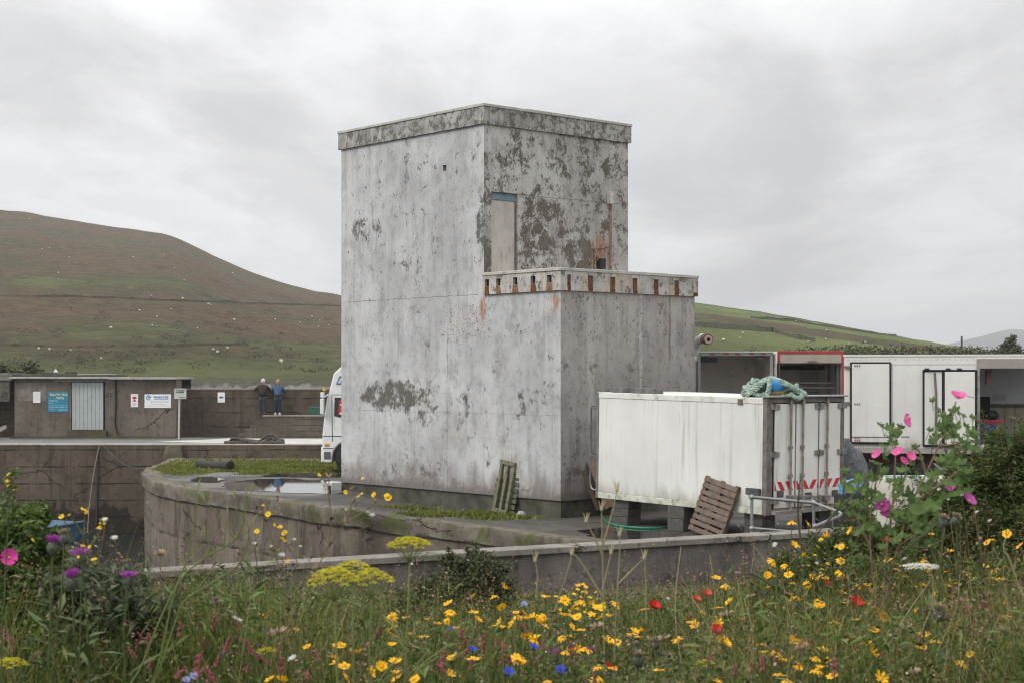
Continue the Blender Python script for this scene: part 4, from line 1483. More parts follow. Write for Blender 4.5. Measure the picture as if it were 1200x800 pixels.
# ------------------------------------------------------------------ rope and float on top of the box body
ZTOP = BZ1 + .055
rc = thing('coiled_rope', 'heap of thick pale green rope coiled on the roof of the white box body', 'rope', W(904, 462, 34.3))
cb = Vector((W(905, 0, 34.3).x, 34.3, 2.965))
t = NT('green_hawser')
n1 = t.noise(t.co(), 16, 6, .7)
n2 = t.noise(t.co(), 3, 4, .6)
cc = t.mix(t.ss(n1, .35, .65), (.105, .19, .16), (.40, .47, .39))
cc = t.mix(t.ss(n2, .5, .7, 0, .6), cc, (.07, .13, .11))
M_ROPE = t.bsdf(cc, .9, 0, t.bump(n1, .6, .01), .15)
rr = random.Random(12)


def braid(mb, path, r, turns, n=3, closed=False):
    P = [Vector(p) for p in path]
    k = len(P)
    for sidx in range(n):
        out = []
        up = Vector((0, 0, 1))
        for i in range(k):
            tv = (P[min(i + 1, k - 1)] - P[max(i - 1, 0)]).normalized()
            a_ = up - tv * up.dot(tv)
            if a_.length < .05:
                a_ = Vector((1, 0, 0)) - tv * tv.x
            a_.normalize(); b_ = tv.cross(a_); up = a_
            an = 2 * math.pi * (sidx / n + turns * i / k)
            out.append(P[i] + (a_ * math.cos(an) + b_ * math.sin(an)) * r * .62)
        mb.tube(out, r * .62, 6, caps=True)


def loop(cx, cz, rx, rz, ry, yaw, tilt, seed, base, n=56, a0=0, a1=2 * math.pi):
    rr = random.Random(seed)
    ph = [rr.uniform(0, 6) for _ in range(4)]
    out = []
    for i in range(n):
        a = a0 + (a1 - a0) * i / (n - 1)
        k = 1 + .10 * math.sin(2 * a + ph[0]) + .06 * math.sin(3 * a + ph[1])
        x = rx * k * math.cos(a); y_ = ry * k * math.sin(a)
        z_ = rz * (.5 + .5 * math.sin(a + ph[2])) + .04 * math.sin(4 * a + ph[3])
        v = Vector((x, y_, 0)); v.rotate(Euler((0, 0, yaw)))
        out.append(base + Vector((cx, 0, cz)) + v + Vector((0, 0, z_)))
    return out


rmb = MB()
for i, a in enumerate([(-.36, .00, .30, .10, .26, .3), (-.34, .07, .27, .12, .22, .6), (-.30, .15, .24, .10, .18, .1), (-.28, .20, .18, .12, .14, .9),
                       (.34, .0, .32, .07, .26, -.2), (.36, .06, .28, .08, .22, .2), (.32, .12, .22, .08, .16, .5), (.02, .0, .40, .10, .26, 0)]):
    cx, cz, rx, rz, ry, yaw = a
    braid(rmb, loop(cx, cz, rx, rz, ry, yaw, 0, 20 + i, cb + Vector((0, -.06 + .06 * (i % 3), -.0))), .046, 10)
# strands laid over the heap
for i, (pts) in enumerate([[(-.66, .03, -.2), (-.45, .20, -.27), (-.15, .36, -.2), (.10, .33, -.25), (.38, .20, -.28), (.66, .05, -.27)], [(-.60, .03, -.3), (-.38, .17, -.36), (-.14, .36, -.28), (-.13, .2, -.40), (-.18, .03, -.40)],
                           [(-.05, .36, -.22), (.18, .30, -.32), (.40, .15, -.35), (.56, .02, -.38), (.48, -.04, -.44), (.34, .02, -.40)], [(-.5, .12, -.32), (-.30, .26, -.30), (-.05, .38, -.12), (.22, .28, -.1)],
                           [(.10, .30, -.30), (.26, .24, -.36), (.50, .10, -.36), (.66, .02, -.30)]]):
    P = smooth_path([cb + Vector((x, y_, z)) for x, z, y_ in pts], 10)
    braid(rmb, P, .048, len(P) / 6)
rope_o = rmb.build('strand', M_ROPE, rc, smooth=True, world=True)
fl_ = thing('blue_float', 'blue float wrapped in netting, caught inside the green rope heap', 'float', cb + Vector((.03, -.22, .0)))
MB().ell((0, 0, .22), (.22, .16, .15), 16, 10, jit=.12).build('skin', worn('blue_plastic', (.02, .16, .42), (.04, .25, .55), 5, .5, dirt=(.05, .10, .2)), fl_, smooth=True)
MB().ell((.02, .02, .07), (.24, .16, .08), 14, 8, jit=.2).build('netting', worn('ochre_net', (.12, .10, .03), (.22, .18, .06), 14, .9), fl_, smooth=True)

# ------------------------------------------------------------------ lorry boxes beyond
M_ALB = worn('dull_aluminium_frame', (.24, .235, .23), (.36, .35, .34), 4, .5, .4, dirt=(.15, .12, .1))
M_INT = worn('grey_box_lining', (.60, .57, .54), (.68, .65, .615), 1.4, .55, dirt=(.25, .22, .2), dirt_amt=.3)
M_INTF = worn('dirty_box_floor', (.07, .065, .06), (.13, .12, .11), 4, .7)
M_TYRE = worn('tyre_rubber', (.012, .012, .013), (.028, .028, .028), 6, .8)


def open_box(name, label, cx, Y, w_, z0, z1, depth, rz, mats, fw=.09):
    """lorry box with its rear end open towards -y"""
    b = thing(name, label, 'lorry box', (cx, Y, 0), (0, 0, rz))
    h = w_ / 2
    th = .07
    s_ = MB()
    s_.box((-h, .08, z0), (-h + th, depth, z1)); s_.box((h - th, .08, z0), (h, depth, z1))
    s_.box((-h + th, .08, z1 - th), (h - th, depth, z1)); s_.box((-h + th, depth - th, z0 + .1), (h - th, depth, z1 - th))
    s_.build('shell', mats['shell'], b, bevel=.01)
    MB().box((-h + th + .002, .09, z0), (h - th - .002, depth - th - .002, z0 + .098)).build('floor', M_INTF, b)
    f = MB()
    f.box((-h - .01, -.02, z0 - .08), (-h + fw, .078, z1 + .01)); f.box((h - fw, -.02, z0 - .08), (h + .01, .078, z1 + .01))
    f.box((-h + fw + .002, -.02, z1 - fw - .02), (h - fw - .002, .078, z1 + .01)); f.box((-h + fw + .002, -.02, z0 - .08), (h - fw - .002, .078, z0 + .06))
    f.build('rear_frame', mats['frame'], b, bevel=.01)
    ch = MB()
    for x_ in (-.4, .4):
        ch.box((x_ - .05, .1, z0 - .34), (x_ + .05, depth, z0 - .085))
    ch.build('chassis', M_TYRE, b)
    for yy in (1.2, depth - 1.0):
        for x_ in (-h + .18, h - .18):
            wm = MB()
            wm.tube([(x_ - .15, yy, .48), (x_ + .15, yy, .48)], .48, 22)
            wo_ = wm.build('wheel', M_TYRE, b, smooth=True)
    return b


WPA = {'shell': M_INT, 'frame': M_ALB}
zA = lambda py, Y: E - (py - 440) / F * Y
bA = open_box('lorry_box', 'grey framed lorry box with an empty open back, right behind the tower', (W(861.5, 0, 47).x), 47, 2.20, 1.15, zA(412.3, 47), 2.7, 0, WPA)
h = 1.10; z1 = zA(412.3, 47)
MB().box((-h + .02, -.06, z1 - .02), (h - .02, -.022, z1 + .02)).build('rear_rail', worn('pale_rail', (.45, .44, .42), (.55, .54, .52), 4, .6), bA)
for x_ in (-.66, -.26, .06, .48, .82):
    MB().box((x_ - .07, -.032, z1 - .075), (x_ + .07, -.0205, z1 - .035)).build('marker_lamp', plain('dull_red_lamp', (.28, .03, .03), .4), bA)
MB().box((-h + .12, .12, z1 - .30), (-.50, .35, z1 - .15)).build('evaporator_unit', plain('dark_unit', (.03, .03, .03), .6), bA, bevel=.02)
MB().ell((h - .32, .3, z1 - .17), (.16, .16, .07), 14, 8).build('interior_lamp', plain('grey_lamp', (.3, .29, .28), .5), bA, smooth=True)
dA = MB().box((h + .03, -.04, 1.15), (h + .075, .9, z1 - .05)).build('door', M_ALB, bA, bevel=.01)
dA2 = MB().box((-h - .075, -.04, 1.15), (-h - .03, .6, z1 - .05)).build('door', M_ALB, bA, bevel=.01)
MB().tube([(-h + .02, -.05, 1.2), (-h + .02, -.05, z1 - .05)], .025, 8).build('lock_rod', M_GALV, dA2, smooth=True)

M_REDF = worn('red_frame_paint', (.27, .03, .035), (.37, .045, .048), 4, .5, dirt=(.2, .05, .04), dirt_amt=.3)
Yb = 50
z1 = zA(411.5, Yb)
bB = open_box('lorry_box', 'red framed lorry box with an open back and a beige header flap', W(950, 0, Yb).x, Yb, 2.02, 1.15, z1, 4.4, R(-3), {'shell': M_INT, 'frame': M_REDF}, .062)
h = 1.01
MB().box((-h + .067, -.01, z1 - .36), (h - .067, .06, z1 - .085)).build('header_flap', worn('beige_flap', (.30, .26, .215), (.36, .32, .27), 2, .6), bB)
MB().box((-.1, -.03, z1 - .335), (.20, -.011, z1 - .30)).build('header_mark', plain('faded_mark', (.12, .10, .09), .6), bB)
MB().box((-h + .12, 2.0, z1 - .55), (h - .30, 2.06, z1 - .42)).build('cross_rail', M_SEAL, bB)
pw = MB()
pw.box((-h + .10, 2.6, 1.3), (h - .10, 2.66, z1 - .1))
bk = pw.build('bulkhead', worn('grey_bulkhead', (.40, .38, .36), (.50, .475, .45), 2, .5), bB)
mm_ = MB()
for i in range(9):
    mm_.box((-.02, 2.59, z1 - .55 - i * .09), (.62, 2.597, z1 - .585 - i * .09))
mm_.box((.22, 2.59, z1 - .46), (.46, 2.597, z1 - .40))
mm_.build('print_line', plain('faint_print', (.19, .18, .18), .6), bk)
MB().box((h - .20, .10, 1.2), (h - .105, .5, z1 - .4)).build('inner_post', worn('dark_inner_post', (.05, .05, .05), (.1, .1, .1), 4, .6), bB)
rails = MB()
for zz in (z1 - 1.15, z1 - 1.0):
    rails.box((-h + .1, .6, zz), (h - .1, .65, zz + .06))
rails.build('load_bar', M_FRAME, bB)
# door leaf of the red framed box, swung open to the left
dB = MB(); dB.box((-h - .36, -.30, 1.25), (-h - .06, -.24, z1 - .34)); dB.box((-h - .36, -.30, z1 - .30), (-h - .06, -.24, z1 - .03))
dBo = dB.build('door', white_panel('white_leaf', (.62, .61, .59), (.70, .69, .67), (.45, .40, .33), .3), bB, bevel=.01)
MB().box((-h - .065, -.315, 1.2), (-h - .0, -.22, z1 - .36)).build('door_seal', M_SEAL, dBo)

# ------------------------------------------------------------------ long white trailer on the right
YC = 45.0
TA = R(11.6)
_x0 = (989 - 600) / F * YC
X45 = lambda px: _x0 + ((px - 600) / F * YC - _x0) / (math.cos(TA) + (px - 600) / F * math.sin(TA))


def turned(x, y):
    d = Vector((x - _x0, y - YC, 0)); d.rotate(Euler((0, 0, -TA)))
    return _x0 + d.x, YC + d.y


zc_ = lambda py: E - (py - 440) / F * YC
tc = thing('white_trailer', 'long white refrigerated trailer with side doors and an open loading bay', 'trailer', (_x0, YC, 0))
x0, x1, xo = X45(989), X45(1390), X45(1144.5)
zt, zb = zc_(417.5), zc_(524)
M_TRW = white_panel('white_trailer_side', (.58, .57, .55), (.67, .66, .64), (.40, .36, .30), .38, False, 1.35)
tw = MB()
xo2 = X45(1330)
panel(tw, 'x', YC, x0, x1, zb, zt, [(xo, xo2, zb + .12, zc_(431))], 0, .08)
tw.box((x0, YC + 2.5, zb), (x1, YC + 2.55, zt))
tw.box((x0, YC + .08, zt - .05), (x1, YC + 2.5, zt))
tw.box((x0, YC + .001, zb), (x0 + .05, YC + 2.5, zt - .05)); tw.box((x1 - .05, YC + .001, zb), (x1, YC + 2.5, zt - .05))
tw.build('body', M_TRW, tc, world=True, fix=False)
MB().box((x0 - .02, YC - .02, zt), (x1 + .02, YC + 2.57, zt + .05)).build('roof_edge', worn('roof_edge_white', (.60, .59, .57), (.68, .67, .65), 3, .5), tc, world=True)
MB().box((x0, YC - .025, zb - .14), (x1, YC + 2.5, zb - .003)).build('side_rail', worn('grey_beige_rail', (.27, .25, .23), (.36, .34, .315), 3, .6, dirt=(.15, .12, .1)), tc, world=True)
MB().box((xo, YC - .06, zc_(431.5)), (xo2, YC - .003, zc_(420.5))).build('header_panel', worn('beige_header', (.24, .215, .195), (.30, .275, .25), 2, .6), tc, world=True)
# bay interior
bi = MB()
bi.box((xo - .5, YC + 2.42, zc_(476)), (xo2, YC + 2.49, zt - .06))
bay = bi.build('bay_lining', worn('white_lining', (.50, .50, .50), (.58, .58, .58), 2, .5), tc, world=True)
bi = MB(); nb = 16
for i in range(nb):
    a = xo - .4 + (xo2 - xo + .3) * i / nb
    bi.box((a, YC + 2.40, zb), (a + (xo2 - xo + .3) / nb - .02, YC + 2.47, zc_(478)))
bi.build('plank_lining', worn('plank_wood', (.36, .30, .23), (.46, .39, .31), 2.5, .7, streak=True, dirt=(.2, .15, .1)), bay, world=True)
MB().box((xo - .4, YC + 2.36, zc_(478.5)), (xo2, YC + 2.41, zc_(474))).build('rubbing_rail', worn('brown_rail', (.10, .075, .06), (.16, .12, .1), 4, .7), bay, world=True)
MB().box((xo - .4, YC + .09, zb), (xo2, YC + 2.4, zb + .115)).build('bay_floor', worn('blue_grey_floor', (.14, .19, .23), (.20, .25, .29), 3, .5), tc, world=True)
MB().box((X45(1174), YC + 2.38, zc_(470)), (X45(1190), YC + 2.415, zc_(462))).build('wall_label', worn('faded_label', (.36, .36, .36), (.42, .42, .42), 9, .6), bay, world=True)
MB().box((X45(1156.5), YC + .2, zc_(450)), (X45(1163), YC + .6, zc_(433))).build('bay_light', worn('dark_red_lamp', (.06, .03, .03), (.12, .05, .04), 4, .5), tc, world=True)
MB().tube([(X45(1146.5), YC - .04, zb - .05), (X45(1146.5), YC - .04, zc_(431))], .045, 8).build('door_post', worn('grey_post', (.2, .2, .2), (.33, .33, .32), 5, .5, .3), tc, world=True)


def leaf(px0, py0, px1, py1, d, mat, name='door', rot=0):
    a, b, c, e = X45(px0), X45(px1), zc_(py1), zc_(py0)
    g = MB()
    g.box((a, YC - d - .012, c), (b, YC - .004, e))
    l_ = g.build(name, M_SEAL, tc, world=True, bevel=.03, seg=3)
    MB().box((a + .055, YC - d - .03, c + .055), (b - .055, YC - d - .0125, e - .055)).build('door_panel', mat, l_, world=True, bevel=.03, seg=3)
    return l_


lf = leaf(996, 424, 1044.5, 519.5, .06, M_TRW)
mb = MB()
for py in (428.5, 473, 512.5, 515.5):
    for k in range(3):
        xx = X45(1002 + 2.6 * k)
        mb.box((xx - .02, YC - .095, zc_(py) - .025), (xx + .02, YC - .091, zc_(py) + .025))
mb.build('hinge_bolt', plain('rust_bolt', (.25, .12, .07), .7), lf, world=True)
mb = MB()
for py in (429.5, 471.5, 514):
    mb.box((X45(989), YC - .07, zc_(py) - .025), (X45(998), YC - .02, zc_(py) + .025))
mb.build('hinge', M_FRAME, lf, world=True)
MB().box((X45(998), YC - .095, zc_(512)), (X45(1042), YC - .0905, zc_(510.7))).build('kick_strip', M_FRAME, lf, world=True)
lf2 = leaf(1081, 433, 1106, 522, .05, M_TRW)
lf3 = leaf(1104.5, 433, 1144.5, 522, .10, M_TRW)
MB().tube([(X45(1095), YC - .09, zc_(436)), (X45(1096.5), YC - .10, zc_(460)), (X45(1096.5), YC - .10, zc_(520))], .03, 8).build('door_strap', M_FRAME, lf2, world=True)
mb = MB()
for px in (1086, 1111, 1124):
    mb.box((X45(px) - .06, YC - .15, zc_(433.5)), (X45(px) + .06, YC - .02, zc_(431.2)))
mb.box((X45(1081), YC - .13, zc_(434)), (X45(1144), YC - .02, zc_(433)))
mb.build('door_track', M_SEAL, tc, world=True)
MB().box((X45(1114), YC - .136, zc_(517)), (X45(1128), YC - .131, zc_(515.4))).build('door_mark', plain('grey_stencil', (.25, .25, .25), .6), lf3, world=True)
MB().prism([(X45(1133), YC - .135, zc_(463)), (X45(1143), YC - .135, zc_(464.5)), (X45(1143), YC - .135, zc_(465.2)), (X45(1133), YC - .135, zc_(463.7))], (0, .004, 0)).build('scrape', plain('rust_scrape', (.36, .22, .12), .8), lf3, world=True)
MB().box((X45(1056), YC - .004, zc_(512)), (X45(1066), YC - .001, zc_(510))).build('side_stencil', plain('stencil_grey', (.22, .22, .22), .6), tc, world=True)
# a row of rivets and a joint under the roof edge
mb = MB()
for k in range(58):
    xx = x0 + .12 + k * .16
    mb.box((xx - .012, YC - .009, zc_(421.5)), (xx + .012, YC - .001, zc_(421.5) + .022))
mb.box((X45(1043), YC - .006, zc_(427.2)), (xo - .03, YC - .001, zc_(426.6)))
seam = mb.build('rivet_row', worn('grey_rivet', (.34, .33, .32), (.44, .43, .42), 6, .5), tc, world=True)
seam['kind'] = 'stuff'
# running gear
rg = MB()
rg.box((x0 + .3, YC + .75, zb - .45), (x1, YC + .87, zb - .142)); rg.box((x0 + .3, YC + 1.6, zb - .45), (x1, YC + 1.72, zb - .142))
rg.build('chassis', worn('red_oxide_chassis', (.12, .04, .035), (.19, .065, .055), 3, .7, dirt=(.05, .03, .03)), tc, world=True)
MB().box((X45(1160), YC + .02, zb - .42), (X45(1260), YC + .12, zb - .16)).build('side_guard', worn('red_brown_guard', (.18, .055, .05), (.26, .09, .075), 3, .7, dirt=(.07, .03, .03)), tc, world=True)
for px in (1020, 1052, 1084):
    for yy in (.25, 2.2):
        wm = MB(); wm.tube([(X45(px), YC + yy - .16, .5), (X45(px), YC + yy + .16, .5)], .5, 24)
        wm.build('wheel', M_TYRE, tc, world=True, smooth=True)
for yy in (.5, 2.0):
    MB().box((X45(1200), YC + yy - .06, 0), (X45(1200) + .12, YC + yy + .06, zb - .14)).build('landing_leg', M_FRAME, tc, world=True)

tc.rotation_euler = (0, 0, -TA)
# things standing in the bay
bf = zb + .117
def item(name, label, cat, px, dy):
    return thing(name, label, cat, (*turned(X45(px), YC + dy), bf), (0, 0, -TA))


def zb_(py):
    return zc_(py)


ch = item('office_chair', 'black swivel chair standing behind the crates in the open bay', 'chair', 1157, 1.5)
MB().cbox((0, .18, .98), (.44, .08, .62), (R(-8), 0, 0)).build('backrest', plain('black_fabric', (.016, .016, .018), .8), ch, bevel=.03)
MB().cbox((.02, -.06, .56), (.48, .46, .10)).build('seat', plain('black_fabric_seat', (.018, .018, .02), .8), ch, bevel=.03)
MB().tube([(0, 0, .08), (0, 0, .52)], .03, 8).build('column', M_STEEL, ch, smooth=True)
mb = MB()
for k in range(5):
    a = k * 1.2566
    mb.tube([(0, 0, .10), (.28 * math.cos(a), .28 * math.sin(a), .05)], .022, 6)
mb.build('base', M_SEAL, ch)


def crate(name, label, px, dy, w_, d_, h_, mat, z=0, rim=None):
    c = item(name, label, 'crate', px, dy)
    c.location.z += z
    g = MB(); th = .02
    g.box((-w_ / 2, -d_ / 2, 0), (w_ / 2, -d_ / 2 + th, h_)); g.box((-w_ / 2, d_ / 2 - th, 0), (w_ / 2, d_ / 2, h_))
    g.box((-w_ / 2, -d_ / 2 + th, 0), (-w_ / 2 + th, d_ / 2 - th, h_)); g.box((w_ / 2 - th, -d_ / 2 + th, 0), (w_ / 2, d_ / 2 - th, h_))
    g.box((-w_ / 2 + th, -d_ / 2 + th, 0), (w_ / 2 - th, d_ / 2 - th, th))
    g.build('tub', mat, c)
    q = MB()
    q.box((-w_ / 2 - .02, -d_ / 2 - .02, h_ - .05), (w_ / 2 + .02, -d_ / 2 - .001, h_ + .004)); q.box((-w_ / 2 - .02, d_ / 2 + .001, h_ - .05), (w_ / 2 + .02, d_ / 2 + .02, h_ + .004))
    q.build('rim', rim or mat, c)
    return c


M_BLUEC = plain('blue_crate', (.025, .06, .20), .5)
M_REDC = plain('red_crate', (.30, .035, .06), .5)
M_GRNC = plain('green_crate', (.02, .11, .055), .5)
crate('fish_crate', 'lower of the two blue fish crates stacked in the open bay', 1155, .8, .68, .5, .27, M_BLUEC)
crate('fish_crate', 'upper blue fish crate of the stack, under the red one', 1155, .8, .68, .5, .26, M_BLUEC, .28)
crate('fish_crate', 'flat red fish crate on top of the blue stack in the bay', 1159, .8, .80, .5, .11, M_REDC, .55)
crate('fish_crate', 'dark green fish crate beside the blue stack in the bay', 1178, .7, .62, .5, .25, M_GRNC)
bag = MB().ell((0, 0, .12), (.2, .2, .14), 12, 8, jit=.3).build('dark_bag', plain('black_bag', (.015, .016, .017), .5), smooth=True)
bag.location = (*turned(X45(1165), YC + .8), bf + .66); tag(bag, 'black bag lying on the red fish crate', 'bag')

# ------------------------------------------------------------------ fish bins and clutter before the trailer
M_BIN = worn('beige_bin_plastic', (.48, .44, .385), (.58, .545, .49), 2, .55, dirt=(.28, .23, .17), dirt_amt=.5)
M_TURQ = worn('turquoise_lid', (.03, .30, .36), (.05, .40, .46), 2, .45, dirt=(.10, .25, .28))
for (px, Y_, w_, lab, lid) in ((1062, 31.5, 1.15, 'beige insulated fish bin with a turquoise inside, behind the pink mallow', True), (1135, 31.9, 1.15, 'right hand beige fish bin with a pale turquoise cover, behind the dark bush', True)):
    b_ = thing('fish_bin', lab, 'fish bin', (W(px, 0, Y_).x, Y_, 0), (0, 0, R(10)))
    ztop = E - (558 - 440) / F * Y_
    g = MB()
    zb0 = .14
    for (xa, ya, xb, yb) in ((-w_ / 2, -.5, w_ / 2, -.43), (-w_ / 2, .43, w_ / 2, .5), (-w_ / 2, -.43, -w_ / 2 + .07, .43), (w_ / 2 - .07, -.43, w_ / 2, .43)):
        g.box((xa, ya, zb0), (xb, yb, ztop))
    g.box((-w_ / 2 + .07, -.43, zb0), (w_ / 2 - .07, .43, zb0 + .08))
    g.build('tub', M_BIN, b_, bevel=.012)
    MB().box((-w_ / 2 + .075, -.425, ztop - .12), (w_ / 2 - .075, .425, ztop - .03)).build('liner', M_TURQ, b_, bevel=.02)
    f_ = MB()
    for xx in (-.45, 0, .45):
        f_.box((xx - .06, -.48, 0), (xx + .06, .48, zb0 - .002))
    f_.build('foot', M_BIN, b_)
b_ = thing('bagged_net', 'grey bundle of netting lying beside the right corner of the box body', 'bundle', (W(997, 0, 35.8).x, 35.8, 0))
MB().ell((0, 0, .95), (.42, .4, .98), 18, 12, jit=.28).build('bundle', worn('grey_net', (.07, .075, .085), (.17, .175, .185), 14, .9, bump=.5), b_, smooth=True)
YK = 33.0
b_ = thing('crate_stack', 'dark plastic crate standing beside the box body doors under the blue sheet', 'crate', (W(1000, 0, YK).x, YK, 0))
zt_ = E - (578 - 440) / F * YK
g = MB()
g.box((-.34, -.28, .0), (.34, -.25, zt_)); g.box((-.34, .25, .0), (.34, .28, zt_)); g.box((-.34, -.25, 0), (-.31, .25, zt_)); g.box((.31, -.25, 0), (.34, .25, zt_)); g.box((-.31, -.25, zt_ - .06), (.31, .25, zt_ - .03))
g.build('tub', plain('dark_crate_plastic', (.03, .032, .035), .6), b_, bevel=.01)
bs = MB().ell((0, 0, .15), (.27, .24, .17), 18, 10, jit=.45)
bo = bs.build('blue_sheet', worn('sky_blue_plastic', (.10, .24, .42), (.16, .33, .52), 5, .5, dirt=(.06, .14, .25)), smooth=True)
bo.location = (W(998, 0, YK).x, YK - .02, zt_ - .035)
tag(bo, 'crumpled light blue plastic sheet on the dark crate behind the mallow leaves', 'sheet')
# ------------------------------------------------------------------ two people at the sea wall
def skin(name, joints, edges, mat, parent, root=0, sub=1, loc=None):
    bm = bmesh.new()
    lay = bm.verts.layers.skin.verify()
    vs = []
    for i, (x, y, z, r) in enumerate(joints):
        v = bm.verts.new((x, y, z))
        rr_ = r if isinstance(r, tuple) else (r, r)
        v[lay].radius = rr_
        v[lay].use_root = (i == root)
        vs.append(v)
    for a, b in edges:
        bm.edges.new((vs[a], vs[b]))
    me = bpy.data.meshes.new(name); bm.to_mesh(me); bm.free()
    me.materials.append(mat)
    o = add_obj(name, me, parent)
    s_ = o.modifiers.new('Skin', 'SKIN'); s_.use_smooth_shade = True
    u = o.modifiers.new('Subsurf', 'SUBSURF'); u.levels = sub; u.render_levels = sub
    return o


M_SKIN = plain('skin', (.42, .25, .18), .55, sub=None)


def person(label, X_, jack, trou, shoe, hair, hand_l, hand_r, el_l, el_r, hgt, lean):
    p = thing('person', label, 'person', (X_, 84.5, PZ + .055))
    k = hgt / 1.68
    p.scale = (1.1, 1.1, 1.1)
    sh_y = .10 + lean
    J = [(0, 0, .90, .125), (0, .03 + lean * .3, 1.08, .12), (0, sh_y * .75, 1.28, .14), (0, sh_y + .02, 1.42, .062), (0, sh_y + .05, 1.49, .055), (0, sh_y + .07, 1.60, (.085, .10)), (0, sh_y + .08, 1.68, .055),
         (-.18, sh_y * .9, 1.36, .062), (*el_l, .045), (*hand_l, .028),
         (.18, sh_y * .9, 1.36, .062), (*el_r, .045), (*hand_r, .028),
         (-.09, .0, .84, .088), (-.105, .015, .48, .06), (-.11, -.02, .09, .042), (-.12, .13, .04, .038),
         (.09, .0, .84, .088), (.105, .015, .48, .06), (.11, -.02, .09, .042), (.12, .13, .04, .038),
         (0, sh_y + .175, 1.595, .016), (-.085, sh_y + .07, 1.60, .018), (.085, sh_y + .07, 1.60, .018)]
    Ed = [(0, 1), (1, 2), (2, 3), (3, 4), (4, 5), (5, 6), (2, 7), (7, 8), (8, 9), (2, 10), (10, 11), (11, 12), (0, 13), (13, 14), (14, 15), (15, 16), (0, 17), (17, 18), (18, 19), (19, 20), (5, 21), (5, 22), (5, 23)]
    for side, hi in ((-1, 9), (1, 12)):
        hx, hy, hz_ = J[hi][:3]
        b = len(J)
        J.append((hx, hy + .05, hz_ + .0, (.034, .016))); Ed.append((hi, b))
        for f_ in range(4):
            c0 = len(J)
            xo_ = (f_ - 1.5) * .02
            ln_ = (.06, .07, .065, .05)[f_]
            J.append((hx + xo_, hy + .05 + ln_ * .6, hz_ + .004, .009)); J.append((hx + xo_ * 1.1, hy + .05 + ln_, hz_ - .012, .008))
            Ed.append((b, c0)); Ed.append((c0, c0 + 1))
        c0 = len(J)
        J.append((hx - side * .04, hy + .05, hz_ + .0, .011)); J.append((hx - side * .055, hy + .085, hz_ - .005, .009))
        Ed.append((hi, c0)); Ed.append((c0, c0 + 1))
    J = [(x * k, y * k, z * k, r) for x, y, z, r in J]
    skin('body', J, Ed, M_SKIN, p)
    g = lambda i, r: (*J[i][:3], r)
    # jacket: torso, collar and sleeves
    jj = [(J[0][0], J[0][1] - .01, .80 * k, (.185, .14)), (J[0][0], J[0][1], .95 * k, (.18, .145)), g(1, (.175, .14)), g(2, (.195, .14)), (J[3][0], J[3][1] - .015, J[3][2] - .02, .085), (J[4][0], J[4][1] - .01, J[4][2] - .03, .075),
          (J[7][0], J[7][1], J[7][2], .092), g(8, .068), (*(Vector(J[8][:3]).lerp(Vector(J[9][:3]), .88)), .045), (J[10][0], J[10][1], J[10][2], .092), g(11, .068), (*(Vector(J[11][:3]).lerp(Vector(J[12][:3]), .88)), .045)]
    skin('jacket', jj, [(0, 1), (1, 2), (2, 3), (3, 4), (4, 5), (3, 6), (6, 7), (7, 8), (3, 9), (9, 10), (10, 11)], jack, p, root=2)
    tt = [(0, 0, .90 * k, (.165, .13)), (0, 0, .80 * k, (.15, .125)), (J[13][0] - .005, 0, .70 * k, .105), g(14, .085), (J[15][0], J[15][1], .10 * k, .07), (J[17][0] + .005, 0, .70 * k, .105), g(18, .085), (J[19][0], J[19][1], .10 * k, .07)]
    skin('trousers', tt, [(0, 1), (1, 2), (2, 3), (3, 4), (1, 5), (5, 6), (6, 7)], trou, p)
    for a in (15, 19):
        x, y = J[a][:2]
        m_ = MB().ell((x, y + .06, .045), (.052, .145, .055), 12, 8)
        m_.box((x - .048, y - .075, -.001), (x + .048, y + .19, .02))
        m_.build('shoe', shoe, p, smooth=True)
    hc = Vector(J[5][:3])
    hm_ = MB()
    vs, fs = [], []
    nu, nv = 18, 10
    for i in range(nv + 1):
        th_ = math.pi * .70 * i / nv
        for j in range(nu):
            a = 2 * math.pi * j / nu
            d_ = Vector((math.sin(th_) * math.cos(a), math.sin(th_) * math.sin(a), math.cos(th_)))
            cut = 1.0
            if d_.y > .35 and d_.z < .45:
                cut = .82
            rad = Vector((.108, .125, .125)) * cut * (1 + .08 * mnoise.noise(d_ * 4))
            vs.append(hc + Vector((d_.x * rad.x, d_.y * rad.y - .012, d_.z * rad.z + .02)))
    for i in range(nv):
        for j in range(nu):
            j2 = (j + 1) % nu
            fs.append((i * nu + j, (i + 1) * nu + j, (i + 1) * nu + j2, i * nu + j2))
    hm_.add(vs, fs)
    hm_.build('hair', hair, p, smooth=True)
    fm = MB()
    for sx_ in (-.033, .033):
        fm.ell(hc + Vector((sx_, .098, .0)), (.012, .008, .008), 8, 6)
    fm.ell(hc + Vector((0, .095, -.062)), (.024, .01, .006), 8, 6)
    fm.build('face_features', plain('face_dark', (.12, .05, .045), .5), p, smooth=True)
    return p


